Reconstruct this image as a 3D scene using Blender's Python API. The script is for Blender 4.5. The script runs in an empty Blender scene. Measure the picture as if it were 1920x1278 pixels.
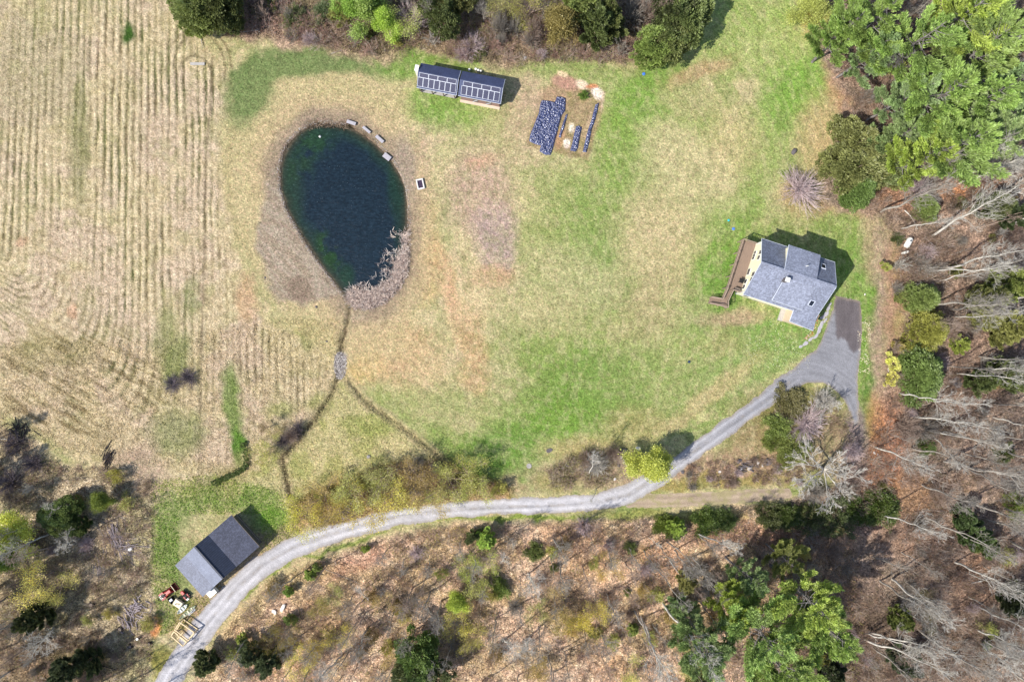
import bpy, math, random
import numpy as np
from mathutils import Vector, Matrix, Euler

R = math.radians
scene = bpy.context.scene
COL = scene.collection

# ------------------------------------------------------------------ camera, sky, sun
CAM_H = 125.0
cam = bpy.data.cameras.new("camera")
cam.sensor_width = 36.0
cam.lens = 36.0 * CAM_H / 192.0
cam.clip_start = 1.0
cam.clip_end = 5000.0
cam_o = bpy.data.objects.new("camera", cam)
COL.objects.link(cam_o)
cam_o.location = (0, 0, CAM_H)
cam_o.rotation_euler = (0, 0, 0)
scene.camera = cam_o

SUN_EL, SHADOW_AZ = R(46.5), R(29)
sun_to = Vector((-math.cos(SHADOW_AZ) * math.cos(SUN_EL), -math.sin(SHADOW_AZ) * math.cos(SUN_EL), math.sin(SUN_EL)))
world = bpy.data.worlds.new("World")
scene.world = world
world.use_nodes = True
wn = world.node_tree
wn.nodes.clear()
w_out = wn.nodes.new("ShaderNodeOutputWorld")
w_bg = wn.nodes.new("ShaderNodeBackground")
w_sky = wn.nodes.new("ShaderNodeTexSky")
w_sky.sky_type = 'NISHITA'
w_sky.sun_disc = False
w_sky.sun_elevation = SUN_EL
w_sky.sun_rotation = math.atan2(sun_to.x, sun_to.y)
w_bg.inputs["Strength"].default_value = 0.135
wn.links.new(w_sky.outputs[0], w_bg.inputs[0])
wn.links.new(w_bg.outputs[0], w_out.inputs[0])

sun = bpy.data.lights.new("sun", 'SUN')
sun.energy = 4.7
sun.angle = R(0.6)
sun.color = (1.0, 0.95, 0.86)
sun_o = bpy.data.objects.new("sun", sun)
COL.objects.link(sun_o)
sun_o.location = (-60, -30, 100)
sun_o.rotation_euler = (-sun_to).to_track_quat('-Z', 'Y').to_euler()

scene.view_settings.view_transform = 'Standard'
scene.view_settings.look = 'None'
scene.view_settings.exposure = 0.34
scene.view_settings.gamma = 1.0
scene.cycles.max_bounces = 6
scene.cycles.diffuse_bounces = 3
scene.cycles.transparent_max_bounces = 6

# ------------------------------------------------------------------ small helpers
def G(px, py, h=0.0):
    """ground position of a point of height h that the photo shows at pixel px, py"""
    k = 0.1 * (CAM_H - h) / CAM_H
    return ((px - 960.0) * k, (639.0 - py) * k)

def lin(r, g, b):
    f = lambda c: (c / 255.0 / 12.92) if c / 255.0 <= 0.04045 else ((c / 255.0 + 0.055) / 1.055) ** 2.4
    return (f(r), f(g), f(b))

def hash2(ix, iy, seed):
    h = (ix.astype(np.int64) * 374761393 + iy.astype(np.int64) * 668265263 + seed * 982451653) & 0xFFFFFFFF
    h = ((h ^ (h >> 13)) * 1274126177) & 0xFFFFFFFF
    h = (h ^ (h >> 16)) & 0xFFFFFF
    return h / float(0xFFFFFF)

def vn(x, y, seed=0):
    ix, iy = np.floor(x), np.floor(y)
    fx, fy = x - ix, y - iy
    fx = fx * fx * (3 - 2 * fx); fy = fy * fy * (3 - 2 * fy)
    a = hash2(ix, iy, seed); b = hash2(ix + 1, iy, seed)
    c = hash2(ix, iy + 1, seed); d = hash2(ix + 1, iy + 1, seed)
    return (a * (1 - fx) + b * fx) * (1 - fy) + (c * (1 - fx) + d * fx) * fy

def fbm(x, y, seed=0, octv=4):
    s, a, t = 0.0, 1.0, 0.0
    for i in range(octv):
        s = s + a * vn(x * 2 ** i + 17.3 * i, y * 2 ** i - 9.1 * i, seed + i)
        t += a; a *= 0.55
    return s / t

def sst(e0, e1, x):
    t = np.clip((x - e0) / (e1 - e0), 0, 1)
    return t * t * (3 - 2 * t)

def psdf(X, Y, poly):
    """signed distance to a polygon, positive inside"""
    d2 = np.full(X.shape, 1e12); ins = np.zeros(X.shape, bool)
    n = len(poly)
    for i in range(n):
        x0, y0 = poly[i]; x1, y1 = poly[(i + 1) % n]
        ex, ey = x1 - x0, y1 - y0
        t = np.clip(((X - x0) * ex + (Y - y0) * ey) / (ex * ex + ey * ey + 1e-9), 0, 1)
        d2 = np.minimum(d2, (X - x0 - t * ex) ** 2 + (Y - y0 - t * ey) ** 2)
        if y0 != y1:
            c = ((y0 > Y) != (y1 > Y)) & (X < (x1 - x0) * (Y - y0) / (y1 - y0) + x0)
            ins ^= c
    d = np.sqrt(d2)
    return np.where(ins, d, -d)

def ldist(X, Y, line):
    """distance to a polyline, position along it, interpolated third value"""
    best = np.full(X.shape, 1e12); s = np.zeros(X.shape); w = np.zeros(X.shape); side = np.zeros(X.shape)
    acc = 0.0
    for (a, b) in zip(line[:-1], line[1:]):
        ex, ey = b[0] - a[0], b[1] - a[1]
        L = math.hypot(ex, ey)
        t = np.clip(((X - a[0]) * ex + (Y - a[1]) * ey) / (L * L), 0, 1)
        dx, dy = X - a[0] - t * ex, Y - a[1] - t * ey
        d2 = dx * dx + dy * dy
        m = d2 < best
        best = np.where(m, d2, best)
        s = np.where(m, acc + t * L, s)
        if len(a) > 2:
            w = np.where(m, a[2] + t * (b[2] - a[2]), w)
        side = np.where(m, np.sign(ex * dy - ey * dx), side)
        acc += L
    return np.sqrt(best), s, w, side

# ------------------------------------------------------------------ materials
MATS = {}
def new_mat(name):
    m = bpy.data.materials.new(name)
    m.use_nodes = True
    nt = m.node_tree
    nt.nodes.clear()
    out = nt.nodes.new("ShaderNodeOutputMaterial")
    MATS[name] = m
    return m, nt, out

def node(nt, typ, **kw):
    n = nt.nodes.new(typ)
    for k, v in kw.items():
        if k.startswith("i_"):
            n.inputs[k[2:].replace("_", " ")].default_value = v
        else:
            setattr(n, k, v)
    return n

def ramp(nt, src, stops):
    r = nt.nodes.new("ShaderNodeValToRGB")
    el = r.color_ramp.elements
    while len(el) < len(stops):
        el.new(0.5)
    for e, (p, c) in zip(el, stops):
        e.position = p
        e.color = (c[0], c[1], c[2], 1) if isinstance(c, tuple) else (c, c, c, 1)
    nt.links.new(src, r.inputs[0])
    return r.outputs[0]

def mixc(nt, fac, a, b, mode='MIX'):
    m = nt.nodes.new("ShaderNodeMix")
    m.data_type = 'RGBA'; m.blend_type = mode
    for s, v in ((0, fac), (6, a), (7, b)):
        if hasattr(v, "links"):
            nt.links.new(v, m.inputs[s])
        elif s == 0:
            m.inputs[0].default_value = v
        else:
            m.inputs[s].default_value = (v[0], v[1], v[2], 1)
    return m.outputs[2]

def noise(nt, scale, detail=4, rough=0.6, vec=None, dist=0.0):
    n = nt.nodes.new("ShaderNodeTexNoise")
    n.inputs["Scale"].default_value = scale
    n.inputs["Detail"].default_value = detail
    n.inputs["Roughness"].default_value = rough
    n.inputs["Distortion"].default_value = dist
    if vec is not None:
        nt.links.new(vec, n.inputs["Vector"])
    return n.outputs["Fac"]

def objco(nt, sx=1, sy=1, sz=1):
    t = nt.nodes.new("ShaderNodeTexCoord")
    m = nt.nodes.new("ShaderNodeMapping")
    m.inputs["Scale"].default_value = (sx, sy, sz)
    nt.links.new(t.outputs["Object"], m.inputs["Vector"])
    return m.outputs[0]

def simple(name, rgb, rough=0.8, var=0.25, scale=3.0, metal=0.0, bump=0.0, scl=(1, 1, 1), spec=0.4, bscale=None):
    """a plain paint / wood / stone colour with noise in it"""
    m, nt, out = new_mat(name)
    b = node(nt, "ShaderNodeBsdfPrincipled")
    co = objco(nt, *scl)
    f = noise(nt, scale, 5, 0.65, co)
    c = lin(*rgb)
    lo = tuple(x * (1 - var) for x in c); hi = tuple(min(1, x * (1 + var)) for x in c)
    nt.links.new(ramp(nt, f, [(0.3, lo), (0.7, hi)]), b.inputs["Base Color"])
    b.inputs["Roughness"].default_value = rough
    b.inputs["Metallic"].default_value = metal
    b.inputs["Specular IOR Level"].default_value = spec
    if bump:
        bp = node(nt, "ShaderNodeBump")
        bp.inputs["Strength"].default_value = bump
        bp.inputs["Distance"].default_value = 0.05
        nt.links.new(noise(nt, bscale or scale * 2, 5, 0.7, co), bp.inputs["Height"])
        nt.links.new(bp.outputs[0], b.inputs["Normal"])
    nt.links.new(b.outputs[0], out.inputs[0])
    return m

def leafmat(name, rgb=None, trans=0.35, var=0.35, spec=0.2):
    """foliage: the colour of the plant (object colour unless rgb is given), varied leaf by leaf"""
    m, nt, out = new_mat(name)
    if rgb is None:
        oi = node(nt, "ShaderNodeObjectInfo")
        base = oi.outputs["Color"]
    else:
        rg = node(nt, "ShaderNodeRGB"); c = lin(*rgb)
        rg.outputs[0].default_value = (c[0], c[1], c[2], 1)
        base = rg.outputs[0]
    at = node(nt, "ShaderNodeAttribute", attribute_name="tint")
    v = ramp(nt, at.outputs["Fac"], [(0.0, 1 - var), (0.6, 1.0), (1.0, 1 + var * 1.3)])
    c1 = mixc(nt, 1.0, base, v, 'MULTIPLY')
    d = node(nt, "ShaderNodeBsdfDiffuse"); t = node(nt, "ShaderNodeBsdfTranslucent")
    nt.links.new(c1, d.inputs[0])
    c2 = mixc(nt, 1.0, c1, (1.08, 1.04, 0.80), 'MULTIPLY')
    nt.links.new(c2, t.inputs[0])
    mx = node(nt, "ShaderNodeMixShader"); mx.inputs[0].default_value = trans
    nt.links.new(d.outputs[0], mx.inputs[1]); nt.links.new(t.outputs[0], mx.inputs[2])
    g = node(nt, "ShaderNodeBsdfGlossy"); g.inputs["Roughness"].default_value = 0.5
    g.inputs[0].default_value = (1, 1, 1, 1)
    mx2 = node(nt, "ShaderNodeMixShader"); mx2.inputs[0].default_value = spec * 0.12
    nt.links.new(mx.outputs[0], mx2.inputs[1]); nt.links.new(g.outputs[0], mx2.inputs[2])
    nt.links.new(mx2.outputs[0], out.inputs[0])
    return m

def barkmat(name, a, b_, scale=2.0):
    m, nt, out = new_mat(name)
    b = node(nt, "ShaderNodeBsdfPrincipled")
    f = noise(nt, scale, 5, 0.7, objco(nt, 1, 1, 0.5))
    nt.links.new(ramp(nt, f, [(0.35, lin(*a)), (0.65, lin(*b_))]), b.inputs["Base Color"])
    b.inputs["Roughness"].default_value = 0.9
    b.inputs["Specular IOR Level"].default_value = 0.1
    nt.links.new(b.outputs[0], out.inputs[0])
    return m

def ground_mat(name="ground_cover"):
    """vertex-painted ground colour broken up by blades, litter and soil"""
    m, nt, out = new_mat(name)
    b = node(nt, "ShaderNodeBsdfPrincipled")
    col = node(nt, "ShaderNodeAttribute", attribute_name="gcol").outputs["Color"]
    msk = node(nt, "ShaderNodeAttribute", attribute_name="gmask")
    sep = node(nt, "ShaderNodeSeparateColor")
    nt.links.new(msk.outputs["Color"], sep.inputs[0])
    co = objco(nt)
    co_s = objco(nt, 1.0, 0.35, 1.0)
    n_f = noise(nt, 3.4, 4, 0.75, co, 0.4)
    n_m = noise(nt, 0.9, 4, 0.7, co, 0.8)
    n_x = noise(nt, 8.0, 3, 0.7, co)
    # blades: light and dark flecks
    fl = ramp(nt, n_f, [(0.30, 0.30), (0.44, 0.80), (0.58, 1.12), (0.72, 1.75)])
    fl2 = ramp(nt, n_m, [(0.28, 0.70), (0.5, 1.0), (0.72, 1.30)])
    c = mixc(nt, 1.0, col, fl, 'MULTIPLY')
    c = mixc(nt, 0.8, c, fl2, 'MULTIPLY')
    # grass: flecks of yellow and of deep green
    gfac = ramp(nt, noise(nt, 1.7, 5, 0.7, co, 0.5), [(0.45, 0.0), (0.62, 1.0)])
    gm = node(nt, "ShaderNodeMath", operation='MULTIPLY')
    nt.links.new(gfac, gm.inputs[0]); nt.links.new(sep.outputs[1], gm.inputs[1])
    c = mixc(nt, gm.outputs[0], c, mixc(nt, 1.0, c, (1.16, 1.02, 1.10), 'MULTIPLY'))
    # litter: leaf-sized patches of their own tone
    vo = node(nt, "ShaderNodeTexVoronoi"); vo.inputs["Scale"].default_value = 4.2
    nt.links.new(co, vo.inputs["Vector"])
    vs = node(nt, "ShaderNodeSeparateColor"); nt.links.new(vo.outputs["Color"], vs.inputs[0])
    lt = ramp(nt, vs.outputs[0], [(0.0, (0.40, 0.40, 0.42)), (0.35, (0.86, 0.84, 0.84)), (0.75, (1.15, 1.12, 1.10)), (1.0, (1.8, 1.75, 1.75))])
    cl = mixc(nt, 1.0, c, lt, 'MULTIPLY')
    c = mixc(nt, sep.outputs[0], c, cl)
    nt.links.new(c, b.inputs["Base Color"])
    b.inputs["Roughness"].default_value = 0.95
    b.inputs["Specular IOR Level"].default_value = 0.05
    bp = node(nt, "ShaderNodeBump"); bp.inputs["Strength"].default_value = 0.9; bp.inputs["Distance"].default_value = 0.16
    ad = node(nt, "ShaderNodeMath", operation='ADD')
    nt.links.new(n_f, ad.inputs[0]); nt.links.new(n_x, ad.inputs[1])
    nt.links.new(ad.outputs[0], bp.inputs["Height"])
    nt.links.new(bp.outputs[0], b.inputs["Normal"])
    nt.links.new(b.outputs[0], out.inputs[0])
    return m

def gravel_mat(name="gravel"):
    m, nt, out = new_mat(name)
    b = node(nt, "ShaderNodeBsdfPrincipled")
    col = node(nt, "ShaderNodeAttribute", attribute_name="gcol").outputs["Color"]
    co = objco(nt)
    f1 = ramp(nt, noise(nt, 6.0, 5, 0.75, co), [(0.3, 0.62), (0.5, 1.0), (0.7, 1.35)])
    f2 = ramp(nt, noise(nt, 0.7, 4, 0.6, co), [(0.3, 0.88), (0.7, 1.12)])
    c = mixc(nt, 1.0, mixc(nt, 1.0, col, f1, 'MULTIPLY'), f2, 'MULTIPLY')
    nt.links.new(c, b.inputs["Base Color"])
    b.inputs["Roughness"].default_value = 0.9
    b.inputs["Specular IOR Level"].default_value = 0.15
    bp = node(nt, "ShaderNodeBump"); bp.inputs["Strength"].default_value = 0.5; bp.inputs["Distance"].default_value = 0.04
    nt.links.new(noise(nt, 9.0, 4, 0.7, co), bp.inputs["Height"])
    nt.links.new(bp.outputs[0], b.inputs["Normal"])
    nt.links.new(b.outputs[0], out.inputs[0])
    return m

def roof_mat(name, rgb, stripe_axis=1, period=0.2, contrast=0.12, speck=0.25, rough=0.75, metal=0.0):
    """shingles / ribbed sheet: courses across the slope plus granule speckle"""
    m, nt, out = new_mat(name)
    b = node(nt, "ShaderNodeBsdfPrincipled")
    t = node(nt, "ShaderNodeTexCoord"); s = node(nt, "ShaderNodeSeparateXYZ")
    nt.links.new(t.outputs["Object"], s.inputs[0])
    mu = node(nt, "ShaderNodeMath", operation='MULTIPLY'); mu.inputs[1].default_value = 2 * math.pi / period
    nt.links.new(s.outputs[stripe_axis], mu.inputs[0])
    sn = node(nt, "ShaderNodeMath", operation='SINE'); nt.links.new(mu.outputs[0], sn.inputs[0])
    mr = node(nt, "ShaderNodeMapRange"); mr.inputs[1].default_value = -1; mr.inputs[2].default_value = 1
    mr.inputs[3].default_value = 1 - contrast; mr.inputs[4].default_value = 1 + contrast
    nt.links.new(sn.outputs[0], mr.inputs[0])
    co = objco(nt)
    vo = node(nt, "ShaderNodeTexVoronoi"); vo.inputs["Scale"].default_value = 4.5
    nt.links.new(co, vo.inputs["Vector"])
    vs = node(nt, "ShaderNodeSeparateColor"); nt.links.new(vo.outputs["Color"], vs.inputs[0])
    sp = ramp(nt, vs.outputs[0], [(0.0, 1 - speck), (0.55, 1.0), (1.0, 1 + speck * 1.4)])
    big = ramp(nt, noise(nt, 0.35, 4, 0.6, co), [(0.3, 0.86), (0.7, 1.14)])
    c = mixc(nt, 1.0, lin(*rgb), mr.outputs[0], 'MULTIPLY')
    c = mixc(nt, 1.0, c, sp, 'MULTIPLY')
    c = mixc(nt, 1.0, c, big, 'MULTIPLY')
    nt.links.new(c, b.inputs["Base Color"])
    b.inputs["Roughness"].default_value = rough
    b.inputs["Metallic"].default_value = metal
    b.inputs["Specular IOR Level"].default_value = 0.35
    nt.links.new(b.outputs[0], out.inputs[0])
    return m

M_ground = ground_mat()
M_gravel = gravel_mat()
M_leaf = leafmat("foliage")
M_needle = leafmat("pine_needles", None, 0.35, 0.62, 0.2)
M_bark_pine = barkmat("bark_pine", (92, 84, 80), (150, 145, 145))
M_bark_grey = barkmat("bark_grey", (132, 124, 116), (182, 175, 166))
M_bark_white = barkmat("bark_white", (166, 160, 152), (220, 215, 206))
M_bark_brown = barkmat("bark_brown", (146, 126, 114), (190, 170, 156))
M_twig_dark = barkmat("twig_dark", (92, 84, 90), (132, 122, 128))
M_twig_purple = barkmat("twig_purple", (178, 158, 160), (222, 204, 204))
M_white = simple("white_paint", (232, 232, 226), 0.5, 0.06)
M_siding = simple("cream_siding", (233, 226, 196), 0.6, 0.05, 1.0)
M_pink = simple("wing_siding", (205, 185, 165), 0.7, 0.08, 1.0)
M_glass = simple("dark_glass", (28, 32, 42), 0.08, 0.2, 1.0, spec=0.6)
M_shingle = roof_mat("shingle_roof", (120, 125, 142), 1, 0.28, 0.06, 0.24)
M_shingle2 = roof_mat("shingle_roof_dormer", (130, 135, 152), 1, 0.28, 0.05, 0.22)
M_trim = simple("trim_metal", (200, 206, 220), 0.5, 0.08)
M_deck = simple("deck_boards", (138, 118, 104), 0.8, 0.22, 2.5, scl=(8, 0.5, 1))
M_rail = simple("weathered_rail", (150, 132, 118), 0.8, 0.18, 3.0)
M_black = simple("black_rubber", (26, 26, 28), 0.7, 0.3)
M_red = simple("red_paint", (168, 26, 30), 0.35, 0.25, 3.0)
M_cream = simple("cream_paint", (222, 208, 178), 0.5, 0.12, 2.0)
M_steel = simple("steel", (140, 144, 150), 0.4, 0.2, 3.0, metal=0.7)
M_timber = simple("fresh_timber", (222, 200, 160), 0.8, 0.15, 3.0)
M_oldwood = simple("old_wood", (120, 108, 100), 0.85, 0.25, 4.0)
M_logw = simple("split_logs", (168, 152, 140), 0.85, 0.3, 6.0)
M_shed_roof = roof_mat("dark_shed_roof", (66, 74, 104), 0, 0.5, 0.04, 0.12, 0.6)
M_brown_wall = simple("brown_boards", (138, 112, 104), 0.8, 0.15, 3.0, scl=(6, 1, 1))
M_concrete = simple("concrete", (168, 164, 160), 0.85, 0.15, 3.0, bump=0.2)
M_stone = simple("field_stone", (158, 152, 148), 0.9, 0.3, 3.0, bump=0.5)
M_stone_w = simple("pale_stone", (226, 220, 214), 0.9, 0.12, 3.0, bump=0.3)
M_stone_d = simple("dark_stone", (96, 90, 92), 0.9, 0.3, 3.0, bump=0.5)
M_flag = simple("flagstone", (170, 166, 172), 0.85, 0.15, 2.5, bump=0.3)
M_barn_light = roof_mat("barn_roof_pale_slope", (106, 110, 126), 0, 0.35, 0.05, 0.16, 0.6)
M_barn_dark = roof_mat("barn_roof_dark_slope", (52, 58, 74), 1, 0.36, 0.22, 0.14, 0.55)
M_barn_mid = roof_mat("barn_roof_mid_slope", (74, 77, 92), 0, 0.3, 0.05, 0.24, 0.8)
M_barn_wall = simple("barn_wall", (92, 88, 88), 0.85, 0.2, 2.0, scl=(5, 1, 1))

# ------------------------------------------------------------------ mesh helpers
def mesh_np(name, V, F, mat, parent=None, smooth=False, attrs=None, tint=None):
    """one mesh object from arrays; F is (M,k)"""
    V = np.asarray(V, dtype=np.float32); F = np.asarray(F, dtype=np.int32)
    me = bpy.data.meshes.new(name)
    k = F.shape[1]
    me.vertices.add(len(V)); me.vertices.foreach_set("co", V.ravel())
    me.loops.add(F.size); me.loops.foreach_set("vertex_index", F.ravel())
    me.polygons.add(len(F))
    me.polygons.foreach_set("loop_start", np.arange(0, F.size, k, dtype=np.int32))
    me.polygons.foreach_set("loop_total", np.full(len(F), k, dtype=np.int32))
    if smooth:
        me.polygons.foreach_set("use_smooth", np.ones(len(F), dtype=bool))
    me.update(calc_edges=True)
    if attrs:
        for an, arr in attrs.items():
            a = me.color_attributes.new(an, 'FLOAT_COLOR', 'POINT')
            c = np.ones((len(V), 4), dtype=np.float32); c[:, :arr.shape[1]] = arr
            a.data.foreach_set("color", c.ravel())
    if tint is not None:
        a = me.attributes.new("tint", 'FLOAT', 'POINT')
        a.data.foreach_set("value", np.asarray(tint, dtype=np.float32))
    if isinstance(mat, (list, tuple)):
        for q in mat: me.materials.append(q)
    else:
        me.materials.append(mat)
    o = bpy.data.objects.new(name, me)
    COL.objects.link(o)
    if parent is not None:
        o.parent = parent
    return o

class MB:
    """collects boxes, slabs and tubes and links them as ONE mesh object"""
    def __init__(s): s.v = []; s.f = []
    def add(s, V, F):
        n = len(s.v); s.v += [tuple(map(float, p)) for p in V]; s.f += [tuple(i + n for i in f) for f in F]; return s
    def box(s, cx, cy, cz, sx, sy, sz, rz=0.0, rx=0.0, ry=0.0):
        m = Matrix.Translation((cx, cy, cz)) @ Euler((rx, ry, rz)).to_matrix().to_4x4()
        V = [m @ Vector((x * sx / 2, y * sy / 2, z * sz / 2)) for x in (-1, 1) for y in (-1, 1) for z in (-1, 1)]
        return s.add(V, [(0, 1, 3, 2), (4, 6, 7, 5), (0, 4, 5, 1), (2, 3, 7, 6), (0, 2, 6, 4), (1, 5, 7, 3)])
    def slab(s, pts, t):
        """polygon given by its top corners, extruded down by t"""
        n = len(pts)
        V = list(pts) + [(p[0], p[1], p[2] - t) for p in pts]
        return s.add(V, [tuple(range(n)), tuple(range(2 * n - 1, n - 1, -1))] + [(i, i + n, (i + 1) % n + n, (i + 1) % n) for i in range(n)])
    def poly(s, pts):
        return s.add(pts, [tuple(range(len(pts)))])
    def tube(s, p, q, r0, r1=None, n=8, cap=True):
        r1 = r0 if r1 is None else r1
        p, q = Vector(p), Vector(q); d = (q - p).normalized()
        a = d.orthogonal().normalized(); b = d.cross(a)
        V = [c + (a * math.cos(2 * math.pi * i / n) + b * math.sin(2 * math.pi * i / n)) * r for c, r in ((p, r0), (q, r1)) for i in range(n)]
        F = [(i, (i + 1) % n, (i + 1) % n + n, i + n) for i in range(n)]
        if cap: F += [tuple(range(n - 1, -1, -1)), tuple(range(n, 2 * n))]
        return s.add(V, F)
    def path(s, pts, r, n=6):
        for a, b in zip(pts[:-1], pts[1:]): s.tube(a, b, r, r, n)
        return s
    def bar(s, p, q, w, h):
        """rectangular beam from p to q"""
        p, q = Vector(p), Vector(q); d = (q - p); L = d.length
        m = Matrix.Translation((p + q) / 2) @ d.to_track_quat('X', 'Z').to_matrix().to_4x4()
        V = [m @ Vector((x * L / 2, y * w / 2, z * h / 2)) for x in (-1, 1) for y in (-1, 1) for z in (-1, 1)]
        return s.add(V, [(0, 1, 3, 2), (4, 6, 7, 5), (0, 4, 5, 1), (2, 3, 7, 6), (0, 2, 6, 4), (1, 5, 7, 3)])
    def build(s, name, mat, parent=None, bevel=0.0, smooth=False):
        me = bpy.data.meshes.new(name)
        me.from_pydata(s.v, [], s.f); me.update()
        me.materials.append(mat)
        if smooth:
            for p in me.polygons: p.use_smooth = True
        o = bpy.data.objects.new(name, me); COL.objects.link(o)
        if parent is not None: o.parent = parent
        if bevel:
            b = o.modifiers.new("bevel", 'BEVEL'); b.width = bevel; b.segments = 2
        return o

def tag(o, label=None, cat=None, group=None, kind=None):
    if label: o["label"] = label
    if cat: o["category"] = cat
    if group: o["group"] = group
    if kind: o["kind"] = kind
    return o

def empty(name, x, y, z=0.0, rz=0.0, label=None, cat=None, group=None):
    o = bpy.data.objects.new(name, None); COL.objects.link(o)
    o.location = (x, y, z); o.rotation_euler = (0, 0, rz); o.empty_display_size = 0.5
    return tag(o, label, cat, group)

def sheet(name, fn, bbox, step, zfn, mat, colfn):
    """mesh of the area where fn(px,py) > 0, clipped smoothly at its edge; everything in photo pixels of the ground"""
    x0, y0, x1, y1 = bbox
    xs = np.arange(x0, x1 + step, step); ys = np.arange(y0, y1 + step, step)
    X, Y = np.meshgrid(xs, ys)
    Fv = fn(X, Y)
    ny, nx = X.shape
    V, F, vid, eid = [], [], {}, {}
    def vert(j, i):
        k = (j, i)
        if k not in vid:
            vid[k] = len(V); V.append((xs[i], ys[j]))
        return vid[k]
    def edge(a, b):
        k = (a, b) if a < b else (b, a)
        if k not in eid:
            fa, fb = Fv[a], Fv[b]; t = fa / (fa - fb)
            eid[k] = len(V)
            V.append((xs[a[1]] + t * (xs[b[1]] - xs[a[1]]), ys[a[0]] + t * (ys[b[0]] - ys[a[0]])))
        return eid[k]
    pos = Fv > 0
    any_ = pos[:-1, :-1] | pos[1:, :-1] | pos[:-1, 1:] | pos[1:, 1:]
    for j, i in zip(*np.nonzero(any_)):
        cs = [(j, i), (j + 1, i), (j + 1, i + 1), (j, i + 1)]
        poly = []
        for a, b in zip(cs, cs[1:] + cs[:1]):
            if pos[a]: poly.append(vert(*a))
            if pos[a] != pos[b]: poly.append(edge(a, b))
        if len(poly) >= 3: F.append(poly)
    P = np.array(V)
    W = np.stack([(P[:, 0] - 960) * 0.1, (639 - P[:, 1]) * 0.1, zfn(P[:, 0], P[:, 1])], 1)
    me = bpy.data.meshes.new(name)
    me.from_pydata(W.tolist(), [], F); me.update()
    if colfn is not None:
        a = me.color_attributes.new("gcol", 'FLOAT_COLOR', 'POINT')
        c = np.ones((len(P), 4), dtype=np.float32); c[:, :3] = colfn(P[:, 0], P[:, 1])
        a.data.foreach_set("color", c.ravel())
    me.materials.append(mat)
    for p in me.polygons: p.use_smooth = True
    o = bpy.data.objects.new(name, me); COL.objects.link(o)
    return o
# ------------------------------------------------------------------ the ground (photo pixels: 10 px = 1 m)
POND = [(x / 3.3625 + 500, y / 3.3625 + 210) for x, y in
        [(270, 85), (330, 72), (420, 75), (510, 90), (590, 130), (660, 180), (730, 240), (790, 310), (840, 390), (875, 480), (886, 580), (886, 700), (884, 860),
         (878, 1000), (830, 1100), (740, 1190), (640, 1235), (550, 1225), (500, 1165), (430, 1080), (340, 960), (250, 830), (180, 710), (120, 600), (85, 480),
         (85, 360), (105, 260), (150, 180), (210, 120)]]
FIELD = [(-4000, -4000), (345, -4000), (345, 20), (385, 90), (430, 130), (415, 260), (430, 420), (455, 540), (500, 600), (600, 640), (640, 700), (600, 770), (545, 830), (470, 880), (400, 910),
         (300, 900), (285, 860), (200, 870), (120, 850), (60, 800), (0, 770), (-4000, 700)]
WOOD_TOP = [(415, -4000), (1420, -4000), (1330, -40), (1300, 20), (1215, 110), (1150, 120), (1080, 110), (1000, 120), (930, 130), (860, 110), (780, 90), (700, 105), (600, 85), (500, 70), (430, 70), (400, 30)]
WOOD_RIGHT = [(1480, -4000), (5000, -4000), (5000, 5000), (1500, 5000), (1460, 1020), (1440, 950), (1500, 930), (1590, 900), (1625, 850), (1640, 780), (1665, 700), (1690, 620), (1675, 520),
              (1680, 450), (1650, 400), (1560, 380), (1545, 350), (1590, 250), (1590, 200), (1560, 110), (1530, 60), (1500, 20)]
WOOD_BOT = [(-200, 5000), (330, 1320), (440, 1160), (520, 1085), (640, 1030), (760, 1000), (880, 985), (1000, 978), (1180, 970), (1300, 965), (1480, 945), (1600, 930), (1700, 5000)]
WOOD_LEFT = [(-4000, 800), (0, 800), (70, 830), (130, 880), (230, 870), (285, 905), (290, 1000), (285, 1100), (290, 1200), (270, 1278), (150, 5000), (-4000, 5000)]
GARDEN = [(1045, 135), (1138, 170), (1125, 230), (1100, 300), (990, 275), (985, 265), (1020, 175)]
DITCHES = [[(655, 575), (650, 605), (640, 640), (635, 700), (620, 745), (600, 775), (575, 805), (555, 832), (525, 862)],
           [(530, 862), (536, 890), (543, 930)],
           [(655, 715), (690, 758), (730, 785), (775, 818), (815, 850), (835, 880)]]
ROAD = [(296, 1310, 21), (318, 1272, 22), (352, 1220, 24), (390, 1165, 24), (437, 1110, 22), (490, 1060, 21), (545, 1028, 20), (600, 1008, 18), (660, 990, 17), (740, 970, 16), (840, 956, 15), (940, 949, 15),
        (1040, 947, 15), (1120, 941, 16), (1180, 926, 19), (1230, 895, 18), (1275, 865, 15), (1320, 832, 15), (1380, 789, 15), (1440, 747, 16), (1490, 708, 17), (1525, 690, 18)]
FAN = [(1452, 714), (1479, 696), (1505, 675), (1530, 655), (1538, 641), (1550, 612), (1561, 585), (1565, 555), (1615, 563), (1615, 655), (1609, 700), (1609, 790), (1602, 800), (1593, 772), (1581, 749), (1569, 735), (1557, 723), (1534, 716), (1506, 722), (1479, 740), (1460, 752)]
TRACK = [(1180, 938, 14), (1260, 938, 13), (1340, 934, 13), (1420, 928, 12), (1475, 925, 10)]

def warp(X, Y):
    wx = X + 26 * (fbm(X / 55, Y / 55, 11, 3) - 0.5) + 10 * (fbm(X / 14, Y / 14, 12, 2) - 0.5)
    wy = Y + 26 * (fbm(X / 55, Y / 55, 21, 3) - 0.5) + 10 * (fbm(X / 14, Y / 14, 22, 2) - 0.5)
    return wx, wy

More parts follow.
